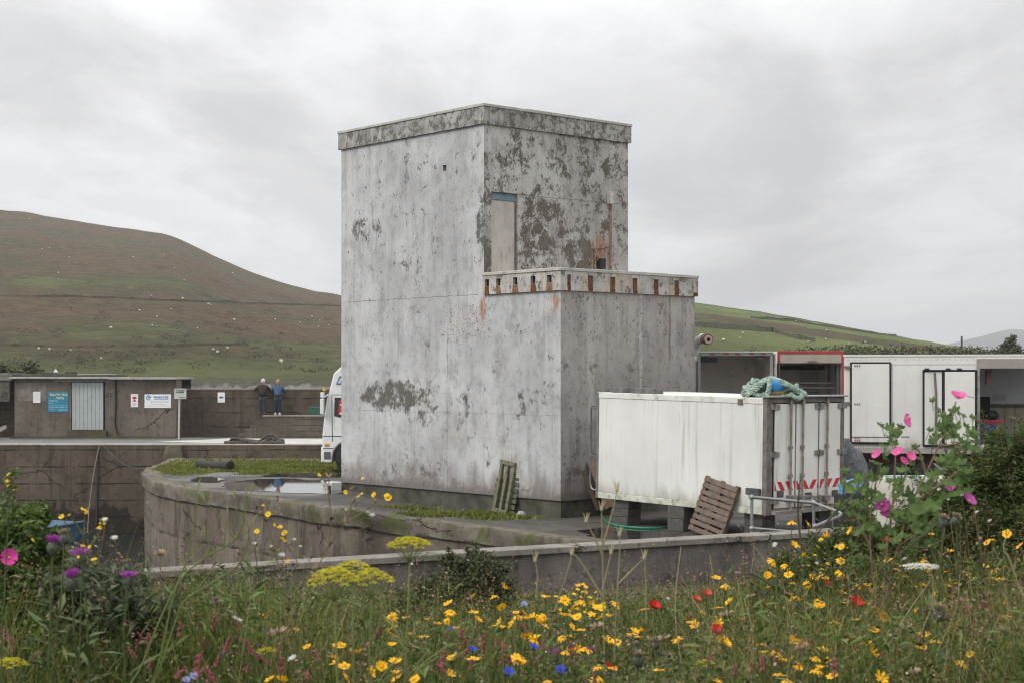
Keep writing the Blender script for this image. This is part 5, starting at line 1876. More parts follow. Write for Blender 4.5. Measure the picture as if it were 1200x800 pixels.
XP = lambda px: (px - 600) / F * 84.5
person('white haired man in brown jacket and blue jeans leaning on the sea wall', XP(307.6), plain('brown_jacket', (.030, .020, .016), .85), plain('blue_jeans', (.022, .036, .055), .85), plain('dark_shoe', (.03, .03, .03), .6),
       plain('white_hair', (.45, .44, .43), .8), (-.36, .44, 1.255), (.26, .44, 1.255), (-.42, .18, 1.16), (.38, .20, 1.14), 1.66, .05)
person('light haired woman in blue jacket and dark trousers leaning on the sea wall', XP(325.2), worn('blue_jacket', (.025, .05, .11), (.045, .08, .15), 5, .7), plain('navy_trousers', (.018, .026, .042), .85), plain('white_trainer', (.6, .6, .58), .6),
       worn('light_brown_hair', (.20, .14, .09), (.33, .25, .17), 14, .8), (-.22, .45, 1.255), (.20, .45, 1.255), (-.36, .22, 1.16), (.34, .22, 1.14), 1.62, .04)
# green crate on the platform
cr = thing('green_crate', 'dark green plastic crate on the platform beside the lorry cab', 'crate', (X(373, 84.2), 84.2, PZ + .055))
g = MB()
w_, d_, h_ = .85, .5, .42
g.box((-w_ / 2, -d_ / 2, 0), (w_ / 2, -d_ / 2 + .03, h_)); g.box((-w_ / 2, d_ / 2 - .03, 0), (w_ / 2, d_ / 2, h_)); g.box((-w_ / 2, -d_ / 2 + .03, 0), (-w_ / 2 + .03, d_ / 2 - .03, h_)); g.box((w_ / 2 - .03, -d_ / 2 + .03, 0), (w_ / 2, d_ / 2 - .03, h_)); g.box((-w_ / 2 + .03, -d_ / 2 + .03, 0), (w_ / 2 - .03, d_ / 2 - .03, .03))
g.build('tub', worn('bottle_green_plastic', (.025, .075, .06), (.045, .115, .09), 4, .5), cr)
g = MB()
g.box((-w_ / 2 - .025, -d_ / 2 - .025, h_ - .06), (w_ / 2 + .025, -d_ / 2 - .001, h_ + .005)); g.box((-w_ / 2 - .025, d_ / 2 + .001, h_ - .06), (w_ / 2 + .025, d_ / 2 + .025, h_ + .005))
g.build('rim', plain('green_rim', (.05, .13, .10), .5), cr)

# ------------------------------------------------------------------ lorry, its cab showing past the tower
YT = 56.0
truck = thing('lorry', 'white lorry parked behind the tower with only its cab front showing', 'lorry', (W(377.5, 0, YT).x, YT, yz(-6, 56)), (0, 0, R(-4)))
M_CAB = worn('white_cab_paint', (.66, .665, .67), (.72, .725, .73), 2, .28, dirt=(.45, .44, .42), dirt_amt=.2, spec=.5)
M_CABG = plain('grey_plastic_trim', (.10, .10, .105), .5)
M_GLASS = plain('cab_glass', (.02, .025, .028), .06, spec=.6)
HC = 3.96
CW = 2.44
prof = [(.06, .42), (0, .62), (.0, 1.30), (.05, 1.75), (.16, 2.55), (.30, 2.92), (.52, 3.40), (.95, 3.74), (1.6, HC), (2.15, HC), (2.15, .95), (1.55, .95)]
arch = [(1.42 + .0 - .62 * math.cos(a) + .0, .52 + .62 * math.sin(a)) for a in np.linspace(math.pi * .72, 0.06, 9)]
prof_side = [(.06, .36), (0, .62), (.0, 1.30), (.05, 1.75), (.16, 2.55), (.26, 2.90), (.40, 3.44), (.80, 3.82), (1.5, HC), (2.15, HC), (2.15, .95), (1.50, .95)] + [(.96 + .62 * math.cos(a), .50 + .62 * math.sin(a)) for a in np.linspace(.75, math.pi - .10, 10)] + [(.33, .36)]
cb_ = MB()
cb_.prism([(x, 0, z) for x, z in prof_side], (0, CW, 0))
cab = cb_.build('cab', M_CAB, truck, bevel=.05, seg=3)
# side window, door lines, mirror
wn = MB().prism([(.42, -.012, 1.98), (.44, -.012, 2.62), (1.15, -.012, 2.62), (1.15, -.012, 1.92), (.70, -.012, 1.92)], (0, .010, 0))
win = wn.build('side_window', M_GLASS, cab)
rdm = MB().prism([(.56, -.020, 2.02), (.60, -.020, 2.52), (1.06, -.020, 2.56), (1.06, -.020, 2.02)], (0, .006, 0))
red = rdm.build('red_pennant', worn('red_cloth', (.40, .03, .035), (.52, .05, .05), 4, .8), win)
mb = MB(); mb.box((.64, -.026, 2.34), (.98, -.0205, 2.40)); mb.box((.68, -.026, 2.24), (.90, -.0205, 2.28)); mb.box((.62, -.026, 2.03), (1.04, -.0205, 2.10))
mb.build('white_mark', plain('white_print', (.7, .7, .7), .6), red)
ws = MB().prism([(.035, .10, 1.82), (.035, CW - .10, 1.82), (.215, CW - .14, 2.78), (.215, .14, 2.78)], (-.012, 0, .004))
ws.build('windscreen', M_GLASS, cab)
ln_ = MB()
ln_.tube([(.36, -.004, 1.10), (.34, -.004, 2.72), (1.25, -.004, 2.72)], .012, 5)
ln_.tube([(.02, -.004, 1.28), (.75, -.004, 1.28), (.90, -.004, 1.22)], .012, 5)
ln_.tube([(.03, -.004, .86), (.40, -.004, .86)], .010, 5)
ln_.build('door_gap', plain('dark_gap', (.06, .06, .06), .6), cab)
MB().box((.07, -.016, .48), (.30, -.002, .74)).build('step', M_CABG, cab, bevel=.02)
MB().box((.10, -.012, .92), (.26, -.002, 1.02)).build('side_lamp', plain('amber_lamp', (.55, .24, .03), .4), cab, bevel=.01)
mr = MB()
mr.box((-.02, -.30, 2.05), (.10, -.10, 2.58)); mr.box((-.01, -.28, 2.62), (.11, -.09, 2.80))
mr.tube([(.05, -.24, 2.60), (.22, -.02, 2.72)], .03, 6); mr.tube([(.05, -.22, 2.05), (.12, -.02, 2.0)], .03, 6)
mr.build('mirror', M_CAB, cab, bevel=.03)
bc = MB().tube([(.10, -.08, 2.85), (.10, -.08, 2.97)], .06, 12)
bc.build('beacon', plain('amber_beacon', (.60, .42, .05), .3), cab, smooth=True)
bmp = MB().box((-.05, .03, .36), (.07, CW - .03, .92)); bmp.build('bumper', M_CAB, cab, bevel=.05, seg=3)
gr = MB()
for i in range(4):
    gr.box((-.02, .45, 1.02 + i * .17), (.03, CW - .45, 1.13 + i * .17))
gr.build('grille', M_CABG, cab, bevel=.01)
for yy in (.10, CW - .42):
    MB().box((-.065, yy, .55), (-.03, yy + .32, .80)).build('headlight', plain('lamp_glass', (.5, .52, .54), .1), cab, bevel=.02)
# blue outline emblem on the roof side
em = MB()
P = [(.50, 3.10), (.62, 3.34), (1.05, 3.40), (1.35, 3.40), (1.35, 3.10)]
em.tube([(x, -.012, z) for x, z in P], .022, 6, closed=True)
em.prism([(.62, -.010, 3.15), (.70, -.010, 3.235), (1.25, -.010, 3.255), (1.25, -.010, 3.19)], (0, .006, 0))
em.tube([(.75, -.012, 3.36), (.86, -.012, 3.45), (1.3, -.012, 3.46)], .018, 6)
em.build('emblem', plain('emblem_blue_line', (.05, .13, .35), .5), cab)
wh = MB()


def wheel(par, x_, y0, y1):
    wm = MB().lathe([(.26, 0), (.46, 0), (.50, .04), (.50, .26), (.46, .30), (.26, .30)], n=28)
    wo_ = wm.build('tyre', M_TYRE, None, smooth=True)
    w_ = bpy.data.objects.new('wheel', wo_.data); bpy.data.objects.remove(wo_)
    col.objects.link(w_); w_.parent = par
    w_.location = (x_, y1, .50); w_.rotation_euler = (R(90), 0, 0)
    MW[w_.name] = Matrix()
    rm = MB().lathe([(0, .20), (.10, .26), (.12, .20), (.22, .22), (.27, .27), (.27, .02), (0, .02)], n=24)
    r__ = rm.build('rim', worn('wheel_rim', (.20, .20, .20), (.32, .32, .32), 8, .5, .3, dirt=(.1, .09, .08)), None, smooth=True)
    r__.parent = w_
    return w_


wheel(truck, .96, 0, .30); wheel(truck, .96, 0, CW)
MB().tube([(.96, .30, .5), (.96, CW - .3, .5)], .07, 8).build('axle', M_TYRE, truck)
body = MB().box((2.5, -.04, 1.1), (9.2, CW + .04, 3.75)); body.build('cargo_body', M_CAB, truck, bevel=.03)
MB().box((2.152, .6, .62), (9.1, CW - .6, 1.098)).build('chassis', M_CABG, truck)
for x_ in (6.9, 8.2):
    wheel(truck, x_, 0, .30); wheel(truck, x_, 0, CW)

# ------------------------------------------------------------------ hills, mountain, sheep
SIL = [(-900, 300), (-500, 262), (-200, 250), (0, 246), (35, 249.5), (60, 255), (130, 265.5), (195, 274), (214, 280), (226, 288), (260, 304), (300, 321), (350, 337), (400, 346), (470, 352), (560, 351), (700, 348), (815, 355), (900, 367),
       (1000, 384.5), (1080, 399), (1115, 405), (1180, 413), (1300, 420), (1500, 425), (2200, 432)]
SX = [a for a, b in SIL]; SY = [b for a, b in SIL]
DISTP = ([-900, 0, 200, 400, 560, 815, 1115, 1300, 2200], [760, 760, 740, 680, 600, 560, 520, 500, 480])


def hill_params(px):
    sy = float(np.mean([np.interp(px + d_, SX, SY) for d_ in (-13, -7, 0, 7, 13)])) + 1.1 * mnoise.noise(Vector((px * .05, 1, 0))) + .4 * mnoise.noise(Vector((px * .16, 5, 0)))
    D = np.interp(px, *DISTP)
    zr = E + (440 - sy) / F * D
    r0 = np.interp(px, [-900, 300, 815, 2200], [205, 205, 175, 160])
    z0 = np.interp(px, [-900, 300, 815, 2200], [1.6, 1.6, 3.2, 3.4])
    return D, zr, r0, z0


def fbm(x, y, s, o=4, seed=0):
    v = 0; a = 1; t_ = 0
    for i in range(o):
        v += a * mnoise.noise(Vector((x / s + seed, y / s - seed, seed * .37))); t_ += a; a *= .5; s *= .5
    return v / t_


def hill_z(px, r):
    D, zr, r0, z0 = hill_params(px)
    x = (px - 600) / F * r
    if r < r0:
        u = (r - (r0 - 14)) / 14
        return -5 + (z0 + 5) * max(0, u) ** .6 if u < 1 else z0
    u = (r - r0) / (D - r0)
    if u <= 1:
        s_ = u ** 1.12
        b = max(.16, math.sin(math.pi * min(1, u)) ** .8) * min(1, u * 8)
        return z0 + (zr - z0) * s_ + b * (fbm(x, r, 120, 4, 3) * 5.0 + fbm(x, r, 26, 4, 9) * 2.2 + fbm(x, r, 8, 2, 4) * .5) * (1 if px < 560 else .55)
    d_ = (r - D)
    return zr - d_ * .05 - d_ * d_ * .0009


cols = list(range(-900, 2201, 10))
ts = list(np.linspace(0, 1, 88)) 
V, HE, RK = [], [], []
nr = 0
for px in cols:
    D, zr, r0, z0 = hill_params(px)
    rs = [r0 - 14 + 14 * k / 5 for k in range(5)] + [r0 + (D - r0) * (k / 78) ** 1.0 for k in range(79)] + [D + d_ for d_ in (8, 20, 45, 90, 160, 260)]
    nr = len(rs)
    for r in rs:
        x = (px - 600) / F * r
        V.append((x, r, hill_z(px, r)))
Vn = np.array(V, np.float32)
nc = len(cols)
idx = np.arange(nc * nr).reshape(nc, nr)
Fq = np.stack([idx[:-1, :-1], idx[1:, :-1], idx[1:, 1:], idx[:-1, 1:]], -1).reshape(-1, 4)
# how heathery (1) or grassy (0) each place is, by where it lies on the hill
heath = np.zeros(len(Vn), np.float32)
k = 0
for px in cols:
    D, zr, r0, z0 = hill_params(px)
    for j in range(nr):
        x, y, z = V[k]
        el_ = (z - z0) / max(1, zr - z0)
        left = np.interp(px, [380, 700], [1, 0])
        h_ = .70 + 1.2 * fbm(x, y, 70, 4, 5) + .25 * (el_ - .3)
        if el_ < .15:
            h_ -= .42 * (1 - el_ / .15) * (1 if fbm(x, y, 60, 2, 8) > -.1 else .2)
        if px > 250 and .18 < el_ < .45:
            h_ -= .12
        hr = .10 + .4 * fbm(x, y, 50, 3, 11)
        if px > 560:
            if .50 < el_ < .68:
                hr += .42
            if el_ < .24 and px > 930:
                hr += .5
            if el_ > .93:
                hr += .25
        heath[k] = max(0, min(1, left * h_ + (1 - left) * hr))
        k += 1
t = NT('hill_cover')
p = t.co()
hv = t.attr('rnd')
n1 = t.noise(p, .035, 7, .62, .4); n2 = t.noise(p, .22, 7, .68); n3 = t.noise(p, 1.1, 5, .7)
hx = t.m('ADD', hv, t.m('MULTIPLY', t.m('SUBTRACT', n2, .5), 1.1))
grass = t.mix(t.ss(n1, .35, .65), (.085, .096, .030), (.130, .138, .048))
sxp = t.sep(p)
gr2 = t.mix(t.ss(n1, .35, .65), (.125, .165, .042), (.185, .225, .065))
grass = t.mix(t.ss(sxp[0], 0, 90), grass, gr2)
heather = t.mix(t.ss(n2, .35, .65), (.075, .051, .027), (.142, .099, .050))
olive = t.mix(t.ss(n3, .4, .65), (.058, .052, .022), (.098, .090, .040))
c = t.mix(t.ss(hx, .28, .50), grass, olive)
c = t.mix(t.ss(hx, .50, .72), c, heather)
red = t.noise(t.mul(p, (.5, 1.4, 1.4)), .05, 7, .65, .3)
c = t.mix(t.m('MULTIPLY', t.ss(red, .50, .64, 0, .8), t.ss(hv, .35, .7)), c, (.125, .072, .036))
c = t.mix(t.ss(t.noise(t.mul(p, (.4, 1.5, 1.5)), .09, 7, .68), .54, .68, 0, .5), c, (.135, .120, .05))
n5 = t.noise(p, .55, 8, .72)
c = t.mix(t.ss(n5, .52, .64, 0, .5), c, (.042, .035, .018))
c = t.mix(t.ss(n5, .36, .46, .4, 0), c, (.16, .13, .07))
c = t.mix(t.ss(n3, .58, .72, 0, .5), c, (.035, .034, .017))
rk = t.noise(p, .16, 8, .75)
c = t.mix(t.m('MULTIPLY', t.ss(rk, .66, .72), t.ss(hv, .3, .6)), c, (.27, .255, .24))
# bare shore rock at the foot
zz = t.m('ADD', sxp[2], t.m('MULTIPLY', n3, 3.4))
c = t.mix(t.ss(zz, 4.9, 3.6), c, t.mix(t.ss(n3, .35, .65), (.035, .032, .028), (.19, .175, .155)))
M_HILL = t.bsdf(c, .95, 0, t.bump(t.m('ADD', n2, t.m('MULTIPLY', n5, .8)), 1.0, 2.5), .1)
me = fast_mesh('hillside', Vn, Fq, M_HILL, heath, smooth=True)
tag(add_obj('hillside', me), kind='structure')


def hill_at(px, py):
    """where the line of sight of a pixel meets the hill"""
    D, zr, r0, z0 = hill_params(px)
    for r in np.linspace(r0, D * 1.01, 400):
        if 440 - (hill_z(px, r) - E) / r * F <= py:
            return Vector(((px - 600) / F * r, r, hill_z(px, r)))
    return None


# far mountain
cm = list(range(1060, 1700, 8))
MS = ([1060, 1105, 1125, 1150, 1170, 1186, 1205, 1240, 1300, 1420, 1700], [409, 404.5, 399.5, 394, 388.5, 385.5, 387, 392, 384, 398, 420])
V = []
rows_ = [2700, 2900, 3150, 3400, 3700, 4000, 4300]
for px in cm:
    top = E + (440 - np.interp(px, *MS)) / F * 4000
    for j, r in enumerate(rows_):
        u = min(1, j / 5)
        z = -4 + (top + 4) * u ** 1.05 + 9 * math.sin(math.pi * u) * mnoise.noise(Vector((px * .03, j * .8, 0)))
        if j == 6:
            z = top * .7
        V.append(((px - 600) / F * r, r, z))
idx = np.arange(len(V)).reshape(len(cm), len(rows_))
Fq = np.stack([idx[:-1, :-1], idx[1:, :-1], idx[1:, 1:], idx[:-1, 1:]], -1).reshape(-1, 4)
t = NT('mountain_cover'); p = t.co()
M_MT = t.bsdf(t.mix(t.ss(t.noise(p, .006, 6, .6), .4, .6), (.055, .058, .040), (.085, .075, .052)), .95, 0, None, .1)
tag(add_obj('mountain', fast_mesh('mountain', V, Fq, M_MT, smooth=True)), kind='structure')

# field walls on the hill
M_HEDGE = worn('old_field_bank', (.045, .048, .025), (.085, .08, .045), .8, .95)


def field_wall(label, pts, w_, h_):
    mb = MB()
    P = []
    for (x0_, y0_), (x1_, y1_) in zip(pts[:-1], pts[1:]):
        n_ = max(2, int(abs(x1_ - x0_) / 9))
        for i in range(n_):
            u = i / n_
            P.append(hill_at(x0_ + (x1_ - x0_) * u, y0_ + (y1_ - y0_) * u))
    P = [q for q in P if q is not None]
    rings = []
    for i, q in enumerate(P):
        hh = h_ * (.75 + .5 * mnoise.noise(q * .13) + .3 * mnoise.noise(q * .6))
        rings.append([q + Vector((0, -w_ / 2, -.6)), q + Vector((0, -w_ * .3, hh)), q + Vector((0, w_ * .3, hh)), q + Vector((0, w_ / 2, -.6))])
    vs = [v for r_ in rings for v in r_]
    fs = []
    for i in range(len(rings) - 1):
        for j in range(3):
            fs.append((i * 4 + j, i * 4 + j + 1, (i + 1) * 4 + j + 1, (i + 1) * 4 + j))
    mb.add(vs, fs)
    o = mb.build('field_wall', M_HEDGE, smooth=False)
    tag(o, label, 'field wall')


field_wall('long dark field bank running level across the brown left hillside', [(-60, 346), (100, 349.5), (250, 355), (420, 360)], 1.0, .55)
field_wall('low broken field bank above the green strip at the foot of the left hill', [(-40, 404), (80, 408), (200, 406), (300, 404)], 1.0, .45)
field_wall('dark field wall starting behind the lower block and crossing the green hill', [(800, 382), (860, 386), (905, 389), (935, 397), (965, 402)], 1.6, 1.3)
field_wall('upper field wall crossing the green hill below its crest', [(880, 373), (930, 377), (1000, 388), (1060, 396)], 1.6, .9)

# sheep
M_WOOL = plain('sheep_wool', (.55, .53, .47), .95)
M_SFACE = plain('sheep_face', (.06, .055, .05), .9)
sb = MB().ell((0, 0, .72), (.58, .32, .34), 12, 8, jit=.2)
sh_h = MB().ell((.62, 0, .88), (.20, .11, .13), 8, 6)
for sx_ in (-.32, .32):
    for sy_ in (-.14, .14):
        sh_h.tube([(sx_, sy_, .55), (sx_, sy_, -.1)], .05, 5)
sheep = MB()
sheep.add(sb.v, sb.f, 0); sheep.add(sh_h.v, sh_h.f, 1)
me_sheep = sheep.mesh('sheep', [M_WOOL, M_SFACE], smooth=True)
rr = random.Random(31)
spots = []
for (cx_, cy_, sx_, sy_, n_) in ((370, 375, 26, 9, 12), (300, 378, 40, 8, 9), (240, 355, 40, 8, 9), (140, 380, 40, 20, 10), (60, 300, 40, 20, 8), (225, 325, 30, 10, 6), (160, 300, 30, 8, 5), (90, 415, 60, 6, 8), (230, 413, 50, 7, 7), (350, 425, 20, 4, 3), (40, 258, 20, 3, 5), (860, 396, 25, 6, 7), (1000, 402, 50, 4, 8), (950, 385, 30, 5, 4)):
    for _ in range(max(2, int(n_ * .55))):
        spots.append((rr.gauss(cx_, sx_ * .6), rr.gauss(cy_, sy_ * .6)))
i = 0
for px, py in spots:
    q = hill_at(px, py)
    if q is None or 396 < px < 818:
        continue
    o = bpy.data.objects.new('sheep', me_sheep); col.objects.link(o)
    o.location = q; o.rotation_euler = (0, 0, rr.uniform(0, 6.3)); k = rr.uniform(.38, .65); o.scale = (k, k, k)
    if px < 600:
        tag(o, 'small white sheep grazing on the brown left hillside', 'sheep', 'sheep on the left hillside')
    else:
        tag(o, 'small white sheep grazing on the green hill behind the lorry boxes', 'sheep', 'sheep on the green hill')


# ------------------------------------------------------------------ leaf makers
def leaf_cloud(n, sampler, size, aspect=.5, droop=.2, seed=0, up=.4):
    """n small folded leaves at the points of sampler(rng, n) -> (n,3)"""
    g = np.random.default_rng(seed)
    P = sampler(g, n)
    a = g.uniform(0, 2 * np.pi, n)
    d = np.stack([np.cos(a), np.sin(a), g.normal(up, .5, n) - droop], 1)
    d /= np.linalg.norm(d, axis=1)[:, None]
    w = np.cross(d, g.normal(0, 1, (n, 3)) + np.array([0, 0, .8])); w /= np.linalg.norm(w, axis=1)[:, None]
    nn = np.cross(w, d)
    s = size * g.uniform(.6, 1.35, n)[:, None]
    hw = s * aspect * .5
    base = P; tip = P + d * s - nn * s * .12
    m = P + d * s * .45 + nn * s * .10
    l = m + w * hw - nn * hw * .3; r = m - w * hw - nn * hw * .3
    V = np.stack([base, l, tip, r], 1).reshape(-1, 3)
    q = np.arange(n * 4).reshape(n, 4)
    rnd = np.repeat(g.uniform(0, 1, n), 4)
    return V, q, rnd


def blob_sampler(centres, radii, shell=.55, floor=None):
    C = np.array(centres, float); Rd = np.array(radii, float)
    if Rd.ndim == 1:
        Rd = np.stack([Rd] * 3, 1)
    vol = Rd.prod(1) ** (2 / 3)
    pr = vol / vol.sum()

    def f(g, n):
        i = g.choice(len(C), n, p=pr)
        d = g.normal(0, 1, (n, 3)); d /= np.linalg.norm(d, axis=1)[:, None]
        r = shell + (1 - shell) * g.uniform(0, 1, n) ** .6 * 1.08
        P = C[i] + d * Rd[i] * r[:, None]
        if floor is not None:
            P[:, 2] = np.maximum(P[:, 2], floor)
        return P
    return f


# scrub band and tree beyond the trailers
M_SCRUB = leafy('scrub_leaf', [(0, (.030, .036, .016)), (.5, (.060, .064, .030)), (1, (.10, .092, .05))], .8, .15)
cs, rs_ = [], []
rr = random.Random(3)
for i in range(170):
    px = rr.uniform(905, 1290)
    r = rr.uniform(120, 172)
    topy = np.interp(px, [900, 940, 1000, 1050, 1120, 1200, 1290], [414, 407, 401, 402, 404, 407, 406]) + rr.uniform(0, 7)
    zt_ = E + (440 - topy) / F * r
    q = rr.uniform(1.2, 2.4)
    cs.append(((px - 600) / F * r, r, zt_ - q * .8)); rs_.append((q * 1.5, q * 1.2, q * .8))
    if rr.random() < .8:
        cs.append(((px - 600) / F * r, r, zt_ - q * 1.9)); rs_.append((q * 1.4, q * 1.2, q))
V, q, rn = leaf_cloud(46000, blob_sampler(cs, rs_, .4), .30, .6, seed=2)
o = add_obj('scrub', fast_mesh('scrub', V, q, M_SCRUB, rn)); tag(o, kind='stuff')
# land the scrub stands on
lb = MB()
bankc = [(860, 432), (950, 421), (1050, 417), (1150, 416), (1300, 416), (1800, 424)]
vs, fs = [], []
for i, (px, py) in enumerate(bankc):
    for r, dz in ((100, -4.2), (118, -1.5), (150, 0), (185, .1)):
        vs.append(((px - 600) / F * r, r, (E + (440 - py) / F * 140 + dz) if dz > -4 else -4.5))
for i in range(len(bankc) - 1):
    for j in range(3):
        fs.append((i * 4 + j, (i + 1) * 4 + j, (i + 1) * 4 + j + 1, i * 4 + j + 1))
lb.add(vs, fs)
tag(lb.build('low_ground', worn('rough_low_ground', (.05, .055, .022), (.09, .085, .04), .3, .95)), kind='structure')
# lone tree
TP = W(1183, 410, 150)
tree = thing('lone_tree', 'small dark wind shaped tree standing alone before the far mountain', 'tree', (TP.x, 150, TP.z - 2.2))
tm = MB(); tm.tube([(0, 0, 0), (.05, 0, 1.0), (.0, 0, 2.2), (-.05, 0, 3.2)], [.14, .11, .08, .03], 7)
for a, z_, l_ in ((.3, 1.3, .9), (2.2, 1.6, .8), (4, 1.9, .8), (5.2, 1.5, .7), (1.2, 2.2, .6), (3.3, 2.5, .5)):
    tm.tube([(0, 0, z_), (l_ * .6 * math.cos(a), l_ * .6 * math.sin(a), z_ + .35), (l_ * math.cos(a), l_ * math.sin(a), z_ + .7)], [.05, .03, .01], 5)
tm.build('trunk', worn('dark_bark', (.03, .025, .02), (.06, .05, .04), 3, .9), tree)
V, q, rn = leaf_cloud(1500, blob_sampler([(0, 0, 2.9), (-.55, 0, 2.2), (.6, .1, 2.3), (.1, -.4, 2.0), (.35, 0, 3.3), (-.8, 0, 1.8), (.85, 0, 1.8)], [.5, .55, .5, .5, .32, .35, .3], .3), .22, .6, seed=5)
add_obj('crown', fast_mesh('crown', V, q, M_SCRUB, rn), tree)
pl_ = MB().tube([(W(1127, 0, 150).x, 150, 3.5), (W(1127, 0, 150).x, 150, E + (440 - 394) / F * 150)], .09, 6)
tag(pl_.build('utility_pole', worn('dark_pole', (.05, .042, .036), (.09, .08, .07), 3, .9)), 'dark thin pole standing in the scrub left of the lone tree', 'pole')
# low scrub and bracken scattered over the hillside
cs, rs_ = [], []
rr = random.Random(77)
for i in range(150):
    px = rr.uniform(-60, 398) if i < 120 else rr.uniform(818, 1110)
    py = 440 - abs(rr.gauss(0, 1)) * (55 if i < 120 else 14) - 3
    q = hill_at(px, py)
    if q is None or q.y > 640:
        continue
    s_ = rr.uniform(.5, 1.3)
    cs.append(tuple(q + Vector((0, 0, s_ * .3)))); rs_.append((s_ * 1.8, s_ * 1.2, s_ * .6))
V, q, rn = leaf_cloud(9000, blob_sampler(cs, rs_, .2), .30, .6, seed=61)
tag(add_obj('hill_scrub', fast_mesh('hill_scrub', V, q, leafy('hill_scrub_leaf', [(0, (.022, .024, .011)), (.5, (.050, .046, .022)), (1, (.10, .075, .038))], .8, .15), rn)), kind='stuff')
# shrub behind the shed
V, q, rn = leaf_cloud(2600, blob_sampler([(X(34, 90), 90, 3.4), (X(24, 90), 90, 3.1), (X(44, 90), 90.5, 3.0), (X(8, 90), 90.4, 3.2), (X(-8, 90), 90.4, 3.5)], [.75, .6, .5, .6, .7], .3), .20, .6, seed=6)
sr = thing('wild_shrub', 'dark shrub growing behind the left end of the shed roof', 'shrub', (X(28, 90), 90, 1.0))
me = fast_mesh('foliage', V, q, M_SCRUB, rn); add_obj('foliage', me, sr, True)
MB().tube([(X(28, 90), 90, .8), (X(30, 90), 90, 3.2)], .06, 6).build('stem', M_WOODB, sr, world=True)
# rocky shore ridge behind the sea wall
vs, fs = [], []
rr = random.Random(8)
nx = 150
for i in range(nx):
    px = -60 + 540 * i / (nx - 1)
    for r, z_ in ((99, -4), (100.5, 1.4), (102.5, 2.75), (107, 3.0), (113, 1.2), (116, -4)):
        jx = mnoise.noise(Vector((px * .06, r * .4, 0))) * .55 + mnoise.noise(Vector((px * .2, r * .9, 3))) * .35
        vs.append(((px - 600) / F * r, r + jx, z_ + (jx * .8 if z_ > -3 else 0) - (1.0 if px < 215 else .25)))
for i in range(nx - 1):
    for j in range(5):
        fs.append((i * 6 + j, (i + 1) * 6 + j, (i + 1) * 6 + j + 1, i * 6 + j + 1))
rk_ = MB().add(vs, fs)
tag(rk_.build('shore_rocks', concrete('shore_rock', (.06, .055, .048), (.19, .175, .155), (.03, .028, .024), .0, None, True, .3, .3, .8), smooth=False), kind='structure')
# ------------------------------------------------------------------ roadside parapet wall and the flower bank
WT = 1.0
wa, wb = G(176, 669.3, WT), G(1250, 604.5, WT)
wd = (wb - wa).normalized(); wn_ = Vector((wd.y, -wd.x, 0))          # towards the camera
fw = MB()
L_ = (wb - wa).length


def wq(s, o, z):
    return wa + wd * s + wn_ * o + Vector((0, 0, z - WT))


def seg_box(mb, s0, s1, o0, o1, z0, z1):
    P = [wq(s0, o0, z0), wq(s1, o0, z0), wq(s1, o1, z0), wq(s0, o1, z0), wq(s0, o0, z1), wq(s1, o0, z1), wq(s1, o1, z1), wq(s0, o1, z1)]
    mb.add(P, [(0, 3, 2, 1), (4, 5, 6, 7), (0, 1, 5, 4), (1, 2, 6, 5), (2, 3, 7, 6), (3, 0, 4, 7)])


seg_box(fw, 0, L_, -.33, -.04, -4.5, WT - .09)
fwo = fw.build('parapet_wall', M_FRONT)
tag(fwo, 'long low concrete wall with a pale coping between the flowers and the dock', 'wall')
cpm = MB()
s0 = -.04
rr = random.Random(5)
while s0 < L_:
    l_ = 1.8 + rr.uniform(-.05, .05)
    dz_ = rr.uniform(-.004, .004)
    seg_box(cpm, s0 + .004, min(L_, s0 + l_) - .004, -.40, .02, WT - .088 + dz_, WT + dz_)
    s0 += l_
cpm.build('coping', M_FRONTCOP, fwo, bevel=.012)


def ywall(x):
    return wa.y + (x - wa.x) * wd.y / wd.x


def gz(x, y):
    b = float(np.interp(y, [-8, 7.5, 10, 13, 17, 30], [1.72, 1.72, 1.55, 1.12, .52, .2]))
    r = float(np.interp(x, [1.0, 3.4], [0, 1])) * float(np.interp(y, [6, 10, 13, 16, 26], [0, .22, .42, .05, 0]))
    return b + r + .05 * mnoise.noise(Vector((x * .9, y * .9, 0)))


V = []
xs = np.linspace(-14, 22, 90)
us = np.linspace(0, 1, 70)
for x in xs:
    ye = ywall(x) + .0
    for u in us:
        y = -8 + (ye + 8) * u
        V.append((x, y, gz(x, y)))
idx = np.arange(len(V)).reshape(len(xs), len(us))
Fq = np.stack([idx[:-1, :-1], idx[1:, :-1], idx[1:, 1:], idx[:-1, 1:]], -1).reshape(-1, 4)
M_SOIL = worn('bank_soil', (.030, .027, .016), (.060, .055, .028), 5, .95, dirt=(.10, .085, .045), dirt_amt=.5)
tag(add_obj('flower_bank_ground', fast_mesh('flower_bank_ground', V, Fq, M_SOIL, smooth=True)), kind='structure')

TOPL = ([-80, 0, 60, 150, 200, 260, 330, 400, 470, 600, 700, 800, 860, 900, 950, 1000, 1060, 1100, 1150, 1300],
        [624, 638, 652, 670, 680, 675, 672, 678, 680, 689, 693, 690, 680, 660, 643, 627, 616, 610, 604, 598])


def hmax(x, y):
    px = 600 + x / y * F
    return E - (np.interp(px, *TOPL) - 440) / F * y - gz(x, y)


def field(n, y0, y1, seed, hmin=.06, pw=1.0):
    """random spots in the part of the bank that can be seen, with the height plants may reach there"""
    g = np.random.default_rng(seed)
    out = []
    while len(out) < n:
        y = y0 + (y1 - y0) * g.uniform() ** pw
        x = g.uniform(-.43, .43) * y
        if y > ywall(x) - .25:
            continue
        h = hmax(x, y)
        if h > hmin:
            out.append((x, y, gz(x, y), min(h, .95) * (.86 + .42 * mnoise.noise(Vector((x * 1.3, y * 1.1, 4))))))
    return np.array(out)


